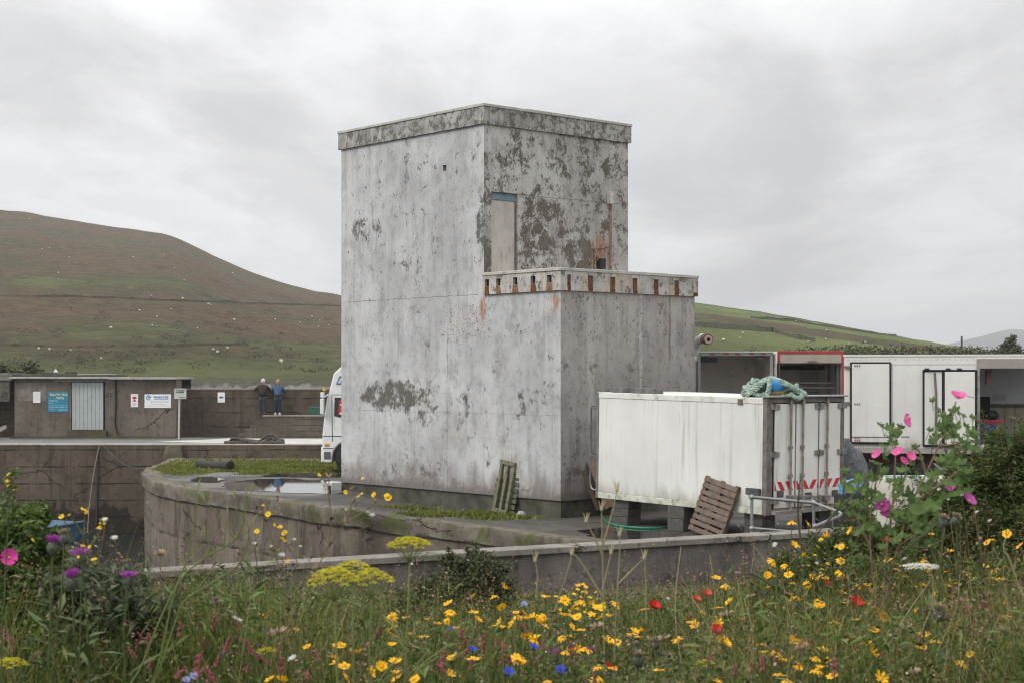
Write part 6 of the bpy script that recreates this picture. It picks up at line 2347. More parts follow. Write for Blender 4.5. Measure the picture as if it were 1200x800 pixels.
def blades(S, seed, hk=(.4, 1.05), w=(.0025, .0055), lean=.35, segs=3):
    g = np.random.default_rng(seed)
    n = len(S)
    h = S[:, 3] * g.uniform(*hk, n)
    a = g.uniform(0, 2 * np.pi, n)
    dirv = np.stack([np.cos(a), np.sin(a), np.zeros(n)], 1)
    b = g.uniform(0, 2 * np.pi, n)
    side = np.stack([np.cos(b), np.sin(b), np.zeros(n)], 1)
    wd_ = g.uniform(*w, n) * np.maximum(1, S[:, 1] / 8)
    ln = lean * g.uniform(.15, 1.5, n) * h
    V = []
    for k in range(segs + 1):
        u = k / segs
        c = S[:, :3] + dirv * (ln * u * u)[:, None] + np.array([0, 0, 1]) * (h * (u - .18 * u * u * np.minimum(1, ln / h)))[:, None]
        ww = (wd_ * (1 - u * .92))[:, None]
        V += [c - side * ww, c + side * ww]
    V = np.stack(V, 1).reshape(-1, 3)
    m = 2 * (segs + 1)
    base = np.arange(n) * m
    Fq = np.concatenate([np.stack([base + 2 * k, base + 2 * k + 1, base + 2 * k + 3, base + 2 * k + 2], 1) for k in range(segs)])
    pn = np.array([mnoise.noise(Vector((x * .9, y * .7, 9))) + .6 * mnoise.noise(Vector((x * 3.1, y * 2.2, 2))) for x, y in S[:, :2]])
    rnd = np.repeat(np.clip(g.uniform(0, 1, n) + .38 * pn, 0, 1), m)
    return V, Fq, rnd


M_GRASS = leafy('meadow_grass_blade', [(0, (.018, .034, .007)), (.35, (.052, .086, .014)), (.62, (.145, .185, .034)), (.80, (.20, .19, .05)), (.92, (.31, .25, .10)), (1, (.40, .33, .16))], .6, .35)
M_HERB = leafy('meadow_herb_leaf', [(0, (.013, .025, .006)), (.4, (.048, .082, .015)), (.75, (.108, .146, .032)), (.93, (.125, .13, .045)), (1, (.15, .10, .055))], .6, .3)
M_BITS = leafy('dry_seed_head', [(0, (.075, .045, .03)), (.35, (.15, .10, .06)), (.66, (.26, .19, .11)), (.80, (.20, .08, .07)), (.92, (.30, .15, .15)), (1, (.42, .36, .28))], .85, .15)
parts_ = []
S1 = field(56000, 4.9, 9.0, 11)
S2 = field(34000, 8.5, 15, 12)
S3 = field(11000, 14, 24, 13)
V1, F1, R1 = blades(S1, 21)
V2, F2, R2 = blades(S2, 22, w=(.003, .006))
V3, F3, R3 = blades(S3, 23, w=(.003, .006))
V = np.concatenate([V1, V2, V3]); Fq = np.concatenate([F1, F2 + len(V1), F3 + len(V1) + len(V2)]); rn = np.concatenate([R1, R2, R3])
tag(add_obj('grass', fast_mesh('grass', V, Fq, M_GRASS, rn)), kind='stuff')


def herb_sampler(S):
    def f(g, n):
        i = g.integers(0, len(S), n)
        P = S[i, :3].copy()
        P[:, 2] += S[i, 3] * g.uniform(.15, .95, n)
        P[:, :2] += g.normal(0, .05, (n, 2))
        return P
    return f


SH = field(3200, 4.2, 15, 31, pw=1.2)
V, q, rn = leaf_cloud(98000, herb_sampler(SH), .027, .36, seed=32)
SH2 = field(900, 12, 24, 33)
V2, q2, rn2 = leaf_cloud(20000, herb_sampler(SH2), .045, .4, seed=34)
tag(add_obj('meadow_herbs', fast_mesh('meadow_herbs', np.concatenate([V, V2]), np.concatenate([q, q2 + len(V)]), M_HERB, np.concatenate([rn, rn2]))), kind='stuff')

# narrow leaves of the taller flowers
SL = field(1500, 4.9, 12, 35, pw=1.1)
V, q, rn = leaf_cloud(34000, herb_sampler(SL), .062, .17, seed=36, up=.75)
tag(add_obj('flower_foliage', fast_mesh('flower_foliage', V, q, leafy('narrow_leaf', [(0, (.030, .058, .014)), (.45, (.080, .135, .026)), (.85, (.150, .20, .05)), (1, (.17, .17, .07))], .5, .3), rn)), kind='stuff')

# dry stalks with small seed heads (too many to count)
SS = field(6400, 4.7, 15, 41, pw=1.1)
SS_H = SS[:, 3].copy()
SS[:, 3] *= (lambda g: g.uniform(.8, 1.2, len(SS)) * np.where(g.uniform(0, 1, len(SS)) < .2, 1.75, 1.0))(np.random.default_rng(1))
SS[:, 3] = np.minimum(SS[:, 3], SS_H + .13)
Vs, Fs, Rs = blades(SS, 42, hk=(.95, 1.08), w=(.0016, .0028), lean=.5)
tops = Vs.reshape(-1, 8, 3)[:, 6:8].mean(1)


def seed_sampler(g, n):
    i = g.integers(0, len(tops), n)
    P = tops[i] + g.normal(0, 1, (n, 3)) * np.array([.010, .010, .020])
    P[:, 2] -= .015
    return P


Vb, qb, rb_ = leaf_cloud(38000, seed_sampler, .011, .7, seed=43)
ga = np.random.default_rng(3)
rb_ = np.repeat(ga.uniform(0, 1, len(qb)), 4)
M_STALK = leafy('dry_stalk', [(0, (.10, .11, .04)), (.4, (.20, .17, .08)), (.8, (.34, .28, .15)), (1, (.24, .14, .09))], .7, .1)
V = np.concatenate([Vs, Vb]); Fq = np.concatenate([Fs, qb + len(Vs)])
tag(add_obj('seeding_stalks', fast_mesh('seeding_stalks', V, Fq, [M_STALK, M_BITS], np.concatenate([Rs, rb_]), matidx=np.concatenate([np.zeros(len(Fs)), np.ones(len(qb))]))), kind='stuff')

# moss and grass on the quay
gq = np.random.default_rng(77)
pts = []
moss_areas = [((215, 556), (20, 6), 700), ((262, 547), (70, 6), 3600), ((330, 547), (60, 6), 3600), ((375, 551), (26, 3.2), 1500), ((300, 556), (70, 2.5), 1300), ((235, 562), (22, 2.2), 500), ((200, 551), (14, 4), 350), ((285, 551.5), (50, 3), 900), ((520, 603), (70, 2.0), 500), ((460, 596.5), (40, 1.2), 350), ((585, 607), (30, 1.5), 260), ((255, 566), (22, 2), 130), ((350, 544), (50, 2), 600)]
for (cx_, cy_), (sx_, sy_), n_ in moss_areas:
    for _ in range(n_ * 3):
        px, py = gq.normal(cx_, sx_ * .55), gq.normal(cy_, sy_ * .55)
        if py < 537.5:
            continue
        p = G(px, py)
        if p.y > 66.3 or px < np.interp(py, [537, 550, 556, 562], [210, 178, 176, 190]):
            continue
        if py > 570 and px < 430 and abs(px - 255) > 30:
            continue
        if mnoise.noise(Vector((p.x * .55, p.y * .35, 2))) < -.45:
            continue
        pts.append((p.x, p.y, 0.0, gq.uniform(.04, .17)))
Sm = np.array(pts)
Vm, Fm, Rm_ = blades(Sm, 78, hk=(.5, 1.1), w=(.004, .008), lean=.8, segs=2)
M_MOSS = leafy('moss_grass', [(0, (.075, .095, .016)), (.4, (.125, .155, .026)), (.8, (.16, .17, .035)), (1, (.22, .19, .07))], .8, .25)
tag(add_obj('moss_grass', fast_mesh('moss_grass', Vm, Fm, M_MOSS, Rm_)), kind='stuff')

# ------------------------------------------------------------------ flowers
M_STEM = plain('green_stem', (.070, .095, .030), .6, sub=.15, var=.25)
M_STEMP = plain('pale_green_stem', (.155, .185, .06), .6, sub=.15, var=.25)
M_STEMD = plain('dry_brown_stem', (.135, .105, .06), .8, var=.3)
M_STEMK = plain('dark_stem', (.055, .055, .03), .8, var=.3)
M_YEL = plain('marigold_petal', (.90, .48, .008), .55, sub=.25, var=.12, scale=30)
M_YEL2 = plain('pale_yellow_petal', (.80, .58, .05), .55, sub=.25)
M_ORA = plain('marigold_disc', (.60, .30, .012), .8)
M_PURP = plain('thistle_purple', (.36, .055, .36), .7, sub=.2)
M_BUD = plain('thistle_bud', (.085, .10, .075), .8, var=.35, scale=60)
M_RED = plain('poppy_red', (.58, .012, .012), .5, sub=.25)
M_CORAL = plain('poppy_coral', (.62, .10, .055), .5, sub=.25)
M_DK = plain('poppy_centre', (.02, .018, .015), .8)
M_BLUE = plain('cornflower_blue', (.035, .060, .50), .6, sub=.2)
M_PALEB = plain('scabious_lilac', (.28, .30, .55), .6, sub=.2)
M_PINK = plain('redshank_pink', (.30, .085, .10), .7, sub=.15, var=.4, scale=60)
M_MAGEN = plain('mallow_pink', (.72, .13, .36), .5, sub=.3)
M_ROSE = plain('rose_pink', (.60, .045, .30), .5, sub=.3)
M_MPUR = plain('mallow_purple', (.42, .07, .30), .5, sub=.3)
M_UMB = plain('fennel_yellow', (.52, .46, .025), .7, sub=.2, var=.3, scale=40)
M_UMBW = plain('umbel_white', (.62, .61, .52), .7, sub=.2)
M_TAN = plain('faded_head', (.30, .225, .155), .9, var=.3, scale=40)
M_WHITEF = plain('white_flower', (.68, .68, .64), .7, sub=.2)
M_MLEAF = plain('mallow_leaf', (.085, .140, .034), .6, sub=.35, var=.4, scale=14)


def unit_stem(r=.0028, bend=.10, leaves=6, seed=0, lsize=.05, mat=None):
    rr = random.Random(seed)
    mb = MB()
    P = []
    for i in range(7):
        u = i / 6
        P.append((bend * math.sin(u * math.pi) * .5 + rr.uniform(-.008, .008), rr.uniform(-.008, .008) if 0 < i < 6 else 0, u))
    P[-1] = (0, 0, 1)
    mb.tube(P, [r * (1.25 - .5 * i / 6) for i in range(7)], 5)
    for i in range(leaves):
        u = rr.uniform(.12, .85)
        a = rr.uniform(0, 6.28)
        b = Vector((bend * math.sin(u * math.pi) * .5, 0, u))
        d = Vector((math.cos(a), math.sin(a), rr.uniform(.1, .6)))
        s_ = Vector((-math.sin(a), math.cos(a), 0)) * lsize * .13
        l_ = lsize * rr.uniform(.7, 1.3)
        mb.add([b, b + d * l_ * .5 + s_, b + d * l_ + Vector((0, 0, -.01)), b + d * l_ * .5 - s_], [(0, 1, 2, 3)])
    me = mb.mesh('stem', mat or M_STEM, smooth=True, fix=False)
    return me


def petal_ring(n, r0, ln_, w_, cup=.1, seed=0, notch=True, droop=0, layers=1):
    rr = random.Random(seed)
    mb = MB()
    for ly in range(layers):
        for i in range(n):
            a = 2 * math.pi * (i + ly * .5) / n + rr.uniform(-.08, .08)
            d = Vector((math.cos(a), math.sin(a), 0)); s_ = Vector((-math.sin(a), math.cos(a), 0))
            c_ = cup + rr.uniform(-.15, .15) + ly * .2
            L2 = ln_ * rr.uniform(.85, 1.1)
            def pt(u, v, b=0):
                return d * (r0 + L2 * u) + s_ * w_ * v + Vector((0, 0, L2 * (c_ * u - droop * u * u) + b))
            mb.add([pt(0, -.22), pt(0, .22), pt(.55, .5, .001), pt(.55, -.5, .001)], [(0, 1, 2, 3)])
            k = len(mb.v)
            mb.add([pt(.55, -.5, .001), pt(.55, .5, .001), pt(.98, .38), pt(.9 if notch else 1.04, 0, .001), pt(.98, -.38)], [(0, 1, 2, 3, 4)])
    return mb


ST = [unit_stem(seed=i, bend=b) for i, b in enumerate((.05, .14, -.12))]
STD = [unit_stem(seed=9, r=.0026, bend=.08, leaves=2, mat=M_STEMD), unit_stem(seed=10, r=.0026, bend=-.10, leaves=3, mat=M_STEMD)]
STT = [unit_stem(seed=20, r=.0045, bend=.06, leaves=16, lsize=.11), unit_stem(seed=21, r=.0045, bend=-.06, leaves=14, lsize=.12)]
MGP = [petal_ring(12, .006, .018, .0082, .12, 1).mesh('petals', M_YEL, fix=False), petal_ring(13, .006, .018, .0082, .55, 2).mesh('petals', M_YEL, fix=False), petal_ring(10, .006, .018, .0085, -.05, 3, droop=.6).mesh('petals', M_YEL, fix=False),
       petal_ring(7, .005, .018, .009, .75, 4).mesh('petals', M_YEL, fix=False)]
MGD = MB().ell((0, 0, .0015), (.0078, .0078, .0045), 10, 6).mesh('centre', M_ORA, smooth=True)
POP = []
for sd_i in range(3):
    rr = random.Random(sd_i)
    mb = MB()
    for i in range(5):
        a = i * 1.2566 + rr.uniform(-.15, .15)
        d = Vector((math.cos(a), math.sin(a), 0)); s_ = Vector((-math.sin(a), math.cos(a), 0))
        g_ = []
        for u in (0, .35, .7, 1):
            for v in (-1, -.4, .4, 1):
                w_ = .026 * (u ** .6) * (1 - .22 * max(0, u - .7) / .3)
                g_.append(d * (.028 * u * (1 - .12 * v * v)) + s_ * w_ * v + Vector((0, 0, .026 * u * u + .006 * v * v * u + rr.uniform(-.002, .002))))
        fs = [(r_ * 4 + c_, r_ * 4 + c_ + 1, r_ * 4 + c_ + 5, r_ * 4 + c_ + 4) for r_ in range(3) for c_ in range(3)]
        mb.add(g_, fs)
    POP.append(mb)
PPR = [m_.mesh('petals', M_RED, smooth=True, fix=False) for m_ in POP]
PPC = POP[1].mesh('petals', M_CORAL, smooth=True, fix=False)
PPD = MB().ell((0, 0, .008), (.008, .008, .009), 10, 6).mesh('centre', M_DK, smooth=True)


def tuft(n, r, h, w_, seed, spread=.8):
    rr = random.Random(seed)
    mb = MB()
    for i in range(n):
        a = rr.uniform(0, 6.283); k = rr.uniform(0, 1) ** .5
        b = Vector((math.cos(a), math.sin(a), 0)) * r * .45 * k
        t_ = Vector((math.cos(a), math.sin(a), 0)) * r * k * (1 + spread * .4) + Vector((0, 0, h * rr.uniform(.75, 1.1) * (1 - .25 * k)))
        s_ = Vector((-math.sin(a), math.cos(a), 0)) * w_
        mb.add([b - s_, b + s_, t_ + s_ * .7, t_ - s_ * .7], [(0, 1, 2, 3)])
    return mb


THT = [tuft(110, .019, .026, .0011, 1).mesh('tuft', M_PURP, fix=False), tuft(110, .024, .020, .0011, 2, 1.2).mesh('tuft', M_PURP, fix=False)]
THD = tuft(80, .016, .022, .0012, 3).mesh('tuft', M_TAN, fix=False)
rr = random.Random(2)
mb = MB().ell((0, 0, -.012), (.0165, .0165, .019), 14, 10)
for i in range(150):
    th_ = math.acos(rr.uniform(-.9, .95)); a = rr.uniform(0, 6.283)
    d = Vector((math.sin(th_) * math.cos(a), math.sin(th_) * math.sin(a), math.cos(th_)))
    b = Vector((0, 0, -.012)) + Vector((d.x * .0165, d.y * .0165, d.z * .019))
    s_ = d.cross(Vector((.3, .2, 1))).normalized() * .0011
    mb.add([b - s_, b + s_, b + d * rr.uniform(.006, .013) + Vector((0, 0, .003))], [(0, 1, 2)])
THB = mb.mesh('bud', M_BUD, fix=False)
CFP = []
for sd_i in range(2):
    rr = random.Random(sd_i + 5)
    mb = MB()
    for i in range(11):
        a = i / 11 * 6.283 + rr.uniform(-.2, .2)
        d = Vector((math.cos(a), math.sin(a), rr.uniform(.15, .7))); s_ = Vector((-math.sin(a), math.cos(a), 0))
        b = d * .004
        for v in (-.5, 0, .5):
            mb.add([b, b + d * .011 + s_ * (v - .25) * .010, b + d * .019 + s_ * v * .017, b + d * .011 + s_ * (v + .25) * .010], [(0, 1, 2, 3)])
    for i in range(26):
        a = rr.uniform(0, 6.28)
        d = Vector((math.cos(a) * .5, math.sin(a) * .5, 1)) * .012
        s_ = Vector((-math.sin(a), math.cos(a), 0)) * .0012
        mb.add([-s_, s_, d], [(0, 1, 2)])
    CFP.append(mb)
CFB = [m_.mesh('petals', M_BLUE, fix=False) for m_ in CFP]
CFL = CFP[0].mesh('petals', M_PALEB, fix=False)
CFC = MB().ell((0, 0, -.008), (.006, .006, .009), 8, 6).mesh('calyx', M_STEM, smooth=True)
RSP = []
for sd_i in range(3):
    rr = random.Random(sd_i + 50)
    mb = MB()
    for i in range(46):
        u = rr.uniform(0, 1); a = rr.uniform(0, 6.28)
        rad = .0068 * (1 - .55 * u)
        mb.ell((rad * math.cos(a), rad * math.sin(a), -.022 + .05 * u), (.0032, .0032, .0036), 5, 4)
    RSP.append(mb.mesh('flower_spike', M_PINK, fix=False))
TANH = [tuft(60, .016, .013, .0016, 70, 1.3).mesh('seed_head', M_TAN, fix=False)]
WHH = tuft(60, .014, .012, .0016, 71, 1.4).mesh('floret_head', M_WHITEF, fix=False)
_first = {}


def flower(name, label, cat, group, px, py, Y, stem, heads, tilt=None, yaw=None, sc=1.0, seed=0):
    rr = random.Random(seed * 7919 + int(px * 13 + py))
    top = W(px, py, Y)
    g_ = gz(top.x, top.y)
    h = max(.08, top.z - g_)
    root = thing(name, label, cat, (top.x, top.y, top.z - h), (0, 0, rr.uniform(0, 6.28)), group)
    s_ = bpy.data.objects.new('stem', stem); col.objects.link(s_); s_.parent = root
    s_.scale = (1, 1, h)
    tl = rr.uniform(-.25, 1.05) if tilt is None else tilt
    yw = (rr.gauss(0, 1.5)) if yaw is None else yaw
    # the bloom leans towards a side, mostly towards the camera where the light comes from
    e_ = Euler((tl, 0, yw - root.rotation_euler.z))
    for nm, me in heads:
        o = bpy.data.objects.new(nm, me); col.objects.link(o); o.parent = root
        o.location = (0, 0, h); o.rotation_euler = e_; o.scale = (sc, sc, sc)
    return root


def ydist(px, py, seed):
    rr = random.Random(seed * 31 + int(px))
    return float(np.interp(py, [600, 690, 720, 760, 800], [7.8, 7.7, 6.7, 5.7, 5.0])) * rr.uniform(.95, 1.05)


MARI = [(308, 723), (345, 735), (360, 757), (395, 775), (330, 797), (316, 795), (525, 706), (528, 716), (527, 723), (555, 717), (560, 727), (592, 689), (578, 698), (588, 711), (459, 722), (460, 733), (458, 742), (459, 756), (482, 742), (497, 746), (463, 776), (465, 794), (418, 765), (403, 780), (405, 793), (447, 781), (486, 795), (528, 790), (585, 731), (590, 736), (597, 730), (435, 786),
        (638, 700), (605, 717), (617, 725), (625, 723), (630, 728), (637, 722), (640, 732), (627, 749), (658, 746), (685, 692), (680, 685), (665, 703), (675, 710), (694, 708), (700, 713), (723, 707), (755, 714), (743, 740), (748, 746), (710, 748), (715, 753), (722, 752), (663, 763), (677, 761), (685, 760), (605, 770), (608, 776), (699, 793), (702, 780), (640, 799), (672, 723), (705, 723), (714, 722),
        (928, 611), (947, 614), (997, 622), (968, 628), (986, 640), (941, 651), (985, 657), (930, 638), (850, 685), (854, 704), (841, 712), (822, 717), (815, 733), (846, 746), (900, 674), (907, 675), (924, 673), (952, 675), (960, 676), (968, 677), (985, 671), (962, 667), (988, 695), (989, 706), (960, 710), (978, 727), (983, 736), (928, 747), (932, 753), (907, 763), (914, 769), (925, 774), (965, 755), (965, 763), (960, 783), (936, 778), (895, 765), (922, 797), (935, 784),
        (1078, 611), (1090, 626), (1112, 646), (1157, 635), (1163, 632), (1195, 639), (1041, 658), (1050, 667), (1060, 675), (1025, 673), (1082, 656), (1108, 670), (1116, 684), (1133, 672), (1145, 676), (1155, 663), (1165, 668), (1165, 678), (1173, 682), (1180, 625), (1173, 706), (1180, 723), (1087, 670), (1020, 693), (1018, 708), (1024, 712), (1005, 727), (1024, 738), (1018, 757), (1024, 764), (1082, 743), (1095, 752), (1080, 758), (1137, 766), (1128, 776), (1178, 755), (1072, 688), (1097, 698), (1047, 689), (1072, 714), (1032, 795)]
rr = random.Random(66)
for (cx_, cy_, sx_, sy_, n_) in ((560, 712, 60, 16, 14), (640, 722, 30, 10, 14), (690, 715, 35, 12, 10), (920, 670, 55, 22, 16), (1010, 700, 50, 22, 16), (1130, 670, 45, 18, 12), (470, 760, 50, 18, 10), (720, 770, 60, 14, 8), (900, 745, 60, 16, 10)):
    for _ in range(n_):
        if rr.random() < .72:
            MARI.append((rr.gauss(cx_, sx_ * 1.15), max(cy_ - 14, rr.gauss(cy_ + 12, sy_ * 1.5))))
rr = random.Random(6)
for i, (px, py) in enumerate(MARI):
    flower('corn_marigold', 'golden yellow corn marigold on a thin green stem in the flower bank', 'flower', 'corn marigolds in the flower bank', px, py, ydist(px, py, i), ST[i % 3],
           [('petals', MGP[rr.choice([0, 0, 1, 2, 3])]), ('centre', MGD)], sc=rr.uniform(.75, 1.22), seed=i)
for i, (px, py, sc, t_) in enumerate([(62, 636, 1.15, .1), (95, 650, 1.05, .3), (84, 677, 1.3, .15), (151, 676, 1.0, .1), (338, 702, .7, .4), (315, 742, .9, .3), (650, 767, 1.0, .2), (692, 763, .9, .3), (1080, 719, .9, .2), (421, 664, .8, .3), (398, 686, .8, .4), (512, 734, .8, .3), (253, 704, .6, .3)]):
    flower('thistle', ('purple thistle head on a spiny grey green bud at the left of the flower bank' if px < 200 else 'small purple thistle head among the marigolds'), 'thistle', 'purple thistles on the left' if px < 200 else 'small thistles among the marigolds',
           px, py, np.interp(px, [0, 200, 300], [5.2, 5.2, 7.0]) if py < 720 else 6.3, STT[i % 2], [('bud', THB), ('tuft', THT[i % 2])], tilt=t_, sc=sc, seed=i)
for i, (px, py, sc) in enumerate([(43, 772, 1.35), (118, 708, 1.2), (128, 704, 1.1), (745, 757, 1.1), (748, 770, 1.2), (671, 782, 1.3), (768, 752, 1.0), (782, 770, 1.0), (1100, 715, 1.3), (260, 762, .9), (277, 762, .9), (150, 660, 1.0), (76, 626, 1.1), (1106, 608, 1.0), (1120, 606, 1.0), (160, 690, 1.2), (715, 784, .9)]):
    flower('faded_thistle', 'faded brown thistle head past flowering in the flower bank', 'thistle', 'faded thistles in the flower bank', px, py, 5.6 + (i % 4) * .3, STT[i % 2], [('bud', THB), ('tuft', THD)], tilt=.25, sc=sc, seed=i + 40)
for i, (px, py, sc, m_, lab) in enumerate([(766, 712, 1.0, 0, 'red poppy alone beside a marigold before the parapet wall'), (838, 741, 1.05, 1, 'bright red poppy low in the grass below the brown pallet'), (1001, 709, 1.25, 2, 'largest bright red poppy, beside a pair of marigolds'), (968, 685, .85, 0, 'small red poppy just under a marigold cluster'),
                                       (715, 785, .8, 1, 'dark red poppy near the bottom edge among thistle buds'), (827, 697, .95, 9, 'coral poppy with a marigold at its edge'), (815, 704, .9, 9, 'pale coral poppy half closed beside the other coral one'), (1030, 632, .9, 9, 'coral poppy under the mallow, left of its pair'), (1038, 634, .85, 9, 'coral poppy under the mallow, right of its pair')]):
    flower('poppy', lab, 'poppy', None, px, py, ydist(px, py, i), ST[i % 3], [('petals', PPR[m_] if m_ < 9 else PPC), ('centre', PPD)], tilt=.6, yaw=.5, sc=sc * .85, seed=i + 90)
for i, (px, py, sc, pale, lab) in enumerate([(528, 738, 1.0, 0, 'deep blue cornflower right of the marigold pair below the dark clump'), (554, 761, .9, 0, 'deep blue cornflower in the middle of the bank'), (596, 788, 1.15, 0, 'large blue cornflower at the bottom edge left of the thistles'), (625, 758, 1.0, 0, 'blue cornflower below the densest marigold cluster'),
                                          (657, 786, 1.25, 0, 'large blue cornflower under the purple thistle'), (614, 708, 1.0, 1, 'pale lilac flower behind the marigold cluster'), (31, 707, .9, 1, 'pale blue flower low under the rose bush'), (228, 793, 1.2, 1, 'pale lilac flower at the bottom edge among pink spikes'), (218, 797, .9, 1, 'smaller pale lilac flower at the bottom edge')]):
    flower('cornflower', lab, 'flower', None, px, py, ydist(px, py, i), ST[i % 3], [('petals', CFL if pale else CFB[i % 2]), ('calyx', CFC)], tilt=.5, yaw=.6, sc=sc * .72, seed=i + 120)
rr = random.Random(61)
RS = [(227, 725), (250, 730), (278, 733), (226, 727), (255, 724), (190, 716), (200, 715), (196, 720), (175, 708), (165, 745), (160, 755), (240, 755), (235, 770), (300, 768), (308, 772), (293, 760), (366, 765), (372, 768), (360, 790), (8, 745), (35, 748), (12, 755), (245, 795), (207, 712), (214, 690), (150, 722), (152, 735), (155, 765), (210, 738), (290, 755), (330, 780)]
for _ in range(22):
    RS.append((rr.gauss(575, 45), rr.uniform(735, 795)))
for _ in range(26):
    RS.append((rr.gauss(1160, 28), rr.uniform(685, 745)))
for _ in range(16):
    RS.append((rr.uniform(150, 330), rr.uniform(700, 795)))
for _ in range(12):
    RS.append((rr.uniform(800, 1100), rr.uniform(740, 795)))
for i, (px, py) in enumerate(RS):
    flower('redshank', 'dull pink redshank flower spike standing in the grass', 'flower', 'redshank spikes in the flower bank', px, py, ydist(px, py, i) * .96, ST[i % 3], [('flower_spike', RSP[i % 3])], tilt=rr.uniform(0, .8), sc=rr.uniform(.6, 1.0), seed=i + 200)
TN = [(255, 707), (248, 705), (270, 722), (287, 708), (176, 752), (188, 650), (327, 742), (424, 782), (779, 749), (852, 722), (1105, 653), (1130, 672), (1072, 788), (1045, 748), (120, 708), (78, 624), (1175, 740), (1155, 700), (880, 700), (940, 760), (700, 735), (1060, 737)]
for i, (px, py) in enumerate(TN):
    flower('dry_seed_head', 'tan dried flower head on a brown stem in the flower bank', 'flower', 'dried heads in the flower bank', px, py, ydist(px, py, i) * .95, STD[i % 2], [('seed_head', TANH[0])], tilt=.4, sc=rr.uniform(.9, 1.6), seed=i + 400)
WF = [(112, 640), (124, 608), (134, 631), (86, 642), (88, 636), (343, 772), (274, 724), (280, 727), (298, 637), (330, 651), (482, 661), (783, 702), (908, 638), (1125, 607), (1145, 600), (1109, 607), (1098, 618), (1160, 610), (1100, 574), (1110, 585), (1100, 596), (1140, 588), (1127, 580), (1060, 655)]
for i, (px, py) in enumerate(WF):
    flower('white_wildflower', 'tiny white fluffy flower head on a thin stem', 'flower', 'small white flower heads', px, py, ydist(px, max(py, 640), i) * .9, STD[i % 2] if i % 2 else ST[i % 3], [('floret_head', WHH)], tilt=.5, sc=rr.uniform(.5, .8), seed=i + 500)


# umbels
def umbel(name, label, px, py, Y, wpx, mat, dome, rays, seed, stem_to=None, smat=None):
    rr = random.Random(seed)
    c = W(px, py, Y)
    R_ = wpx / 2 / F * Y
    g_ = gz(c.x, c.y)
    root = thing(name, label, 'umbel flower', (c.x + (stem_to or 0), c.y, g_))
    jn = c + Vector((0, 0, -R_ * .75))
    st_ = MB()
    b0 = Vector((c.x + (stem_to or 0), c.y, g_))
    P = [b0, b0.lerp(jn, .5) + Vector((R_ * .15, 0, 0)), jn]
    st_.tube(P, [R_ * .07, R_ * .055, R_ * .045], 7)
    um = MB()
    for i in range(rays):
        k = math.sqrt((i + .5) / rays); a = i * 2.39996
        e = c + Vector((math.cos(a) * R_ * k, math.sin(a) * R_ * k, dome * R_ * (1 - k * k) + rr.uniform(-.03, .03) * R_))
        st_.tube([jn, jn.lerp(e, .5) + Vector((math.cos(a), math.sin(a), 0)) * R_ * .06 * k, e], R_ * .012, 4, caps=False)
        for j in range(26):
            kk = math.sqrt(rr.random()); b = rr.uniform(0, 6.28)
            q = e + Vector((math.cos(b) * kk, math.sin(b) * kk, .35 * (1 - kk) + rr.uniform(-.1, .1))) * R_ * .24
            s_ = R_ * rr.uniform(.022, .04)
            um.ell(q, (s_, s_, s_ * .7), 5, 3)
    for i in range(14):          # thread-like leaves
        u = rr.uniform(.15, .8); b = b0.lerp(jn, u)
        a = rr.uniform(0, 6.28); d = Vector((math.cos(a), math.sin(a), rr.uniform(.3, 1)))
        for j in range(5):
            e = b + (d + Vector((rr.uniform(-.5, .5), rr.uniform(-.5, .5), rr.uniform(-.3, .5)))) * .10
            st_.tube([b, b.lerp(e, .5) + Vector((0, 0, .01)), e], .0014, 3, caps=False)
    st_.build('stem', smat or M_STEMP, root, world=True, smooth=True, fix=False)
    um.build('flower_head', mat, root, world=True, smooth=True, fix=False)


umbel('fennel', 'yellow domed fennel umbel standing clear above the parapet wall coping', 480, 640, 4.7, 50, M_UMB, .42, 34, 1, -.06)
umbel('fennel', 'broad yellow fennel umbel, right half of the large pair', 435, 682, 4.1, 50, M_UMB, .6, 30, 2, -.05)
umbel('fennel', 'broad yellow fennel umbel, left half of the large pair', 392, 683, 4.0, 58, M_UMB, .6, 34, 3, .02)
umbel('fennel', 'upper small fennel umbel between the large pair', 413, 668, 4.2, 44, M_UMB, .5, 26, 4, 0)
umbel('fennel', 'small low yellow umbel at the bottom left corner', 12, 779, 5.0, 38, M_UMB, .4, 24, 5, 0)
umbel('fennel', 'small greenish yellow umbel low on the left among pink spikes', 312, 764, 5.6, 26, M_UMB, .4, 18, 6, 0)
umbel('fennel', 'small yellow umbel low in the grass below the poppies', 826, 778, 5.5, 26, M_UMB, .4, 18, 7, 0)
umbel('yarrow', 'flat creamy white umbel below the pink mallow', 1079, 664, 6.0, 42, M_UMBW, .12, 34, 8, .04)


# tall plants
def stems(mb, lines, Y, r, n=6):
    for L0 in lines:
        pts = [W(p[0], p[1], Y + (p[2] if len(p) > 2 else 0)) for p in L0]
        P = smooth_path(pts, 5)
        mb.tube(P, [r * (1.15 - .55 * i / (len(P) - 1)) for i in range(len(P))], n)


def ground_under(px, Y):
    x = (px - 600) / F * Y
    return (x, Y, gz(x, Y))


def to_ground(L0, Y):
    """carry a stem on below its last visible point down to the soil"""
    px, py = L0[0]
    x, y, z = ground_under(px, Y)
    dx, dy = px - L0[1][0], py - L0[1][1]
    k = 70 / max(20, abs(dy))
    return [(px + dx * k * 1.6, 440 + (E - z) * F / Y), (px + dx * k * 1.3, py + dy * k * 1.8), (px + dx * k * .6, py + dy * k * .8)] + L0


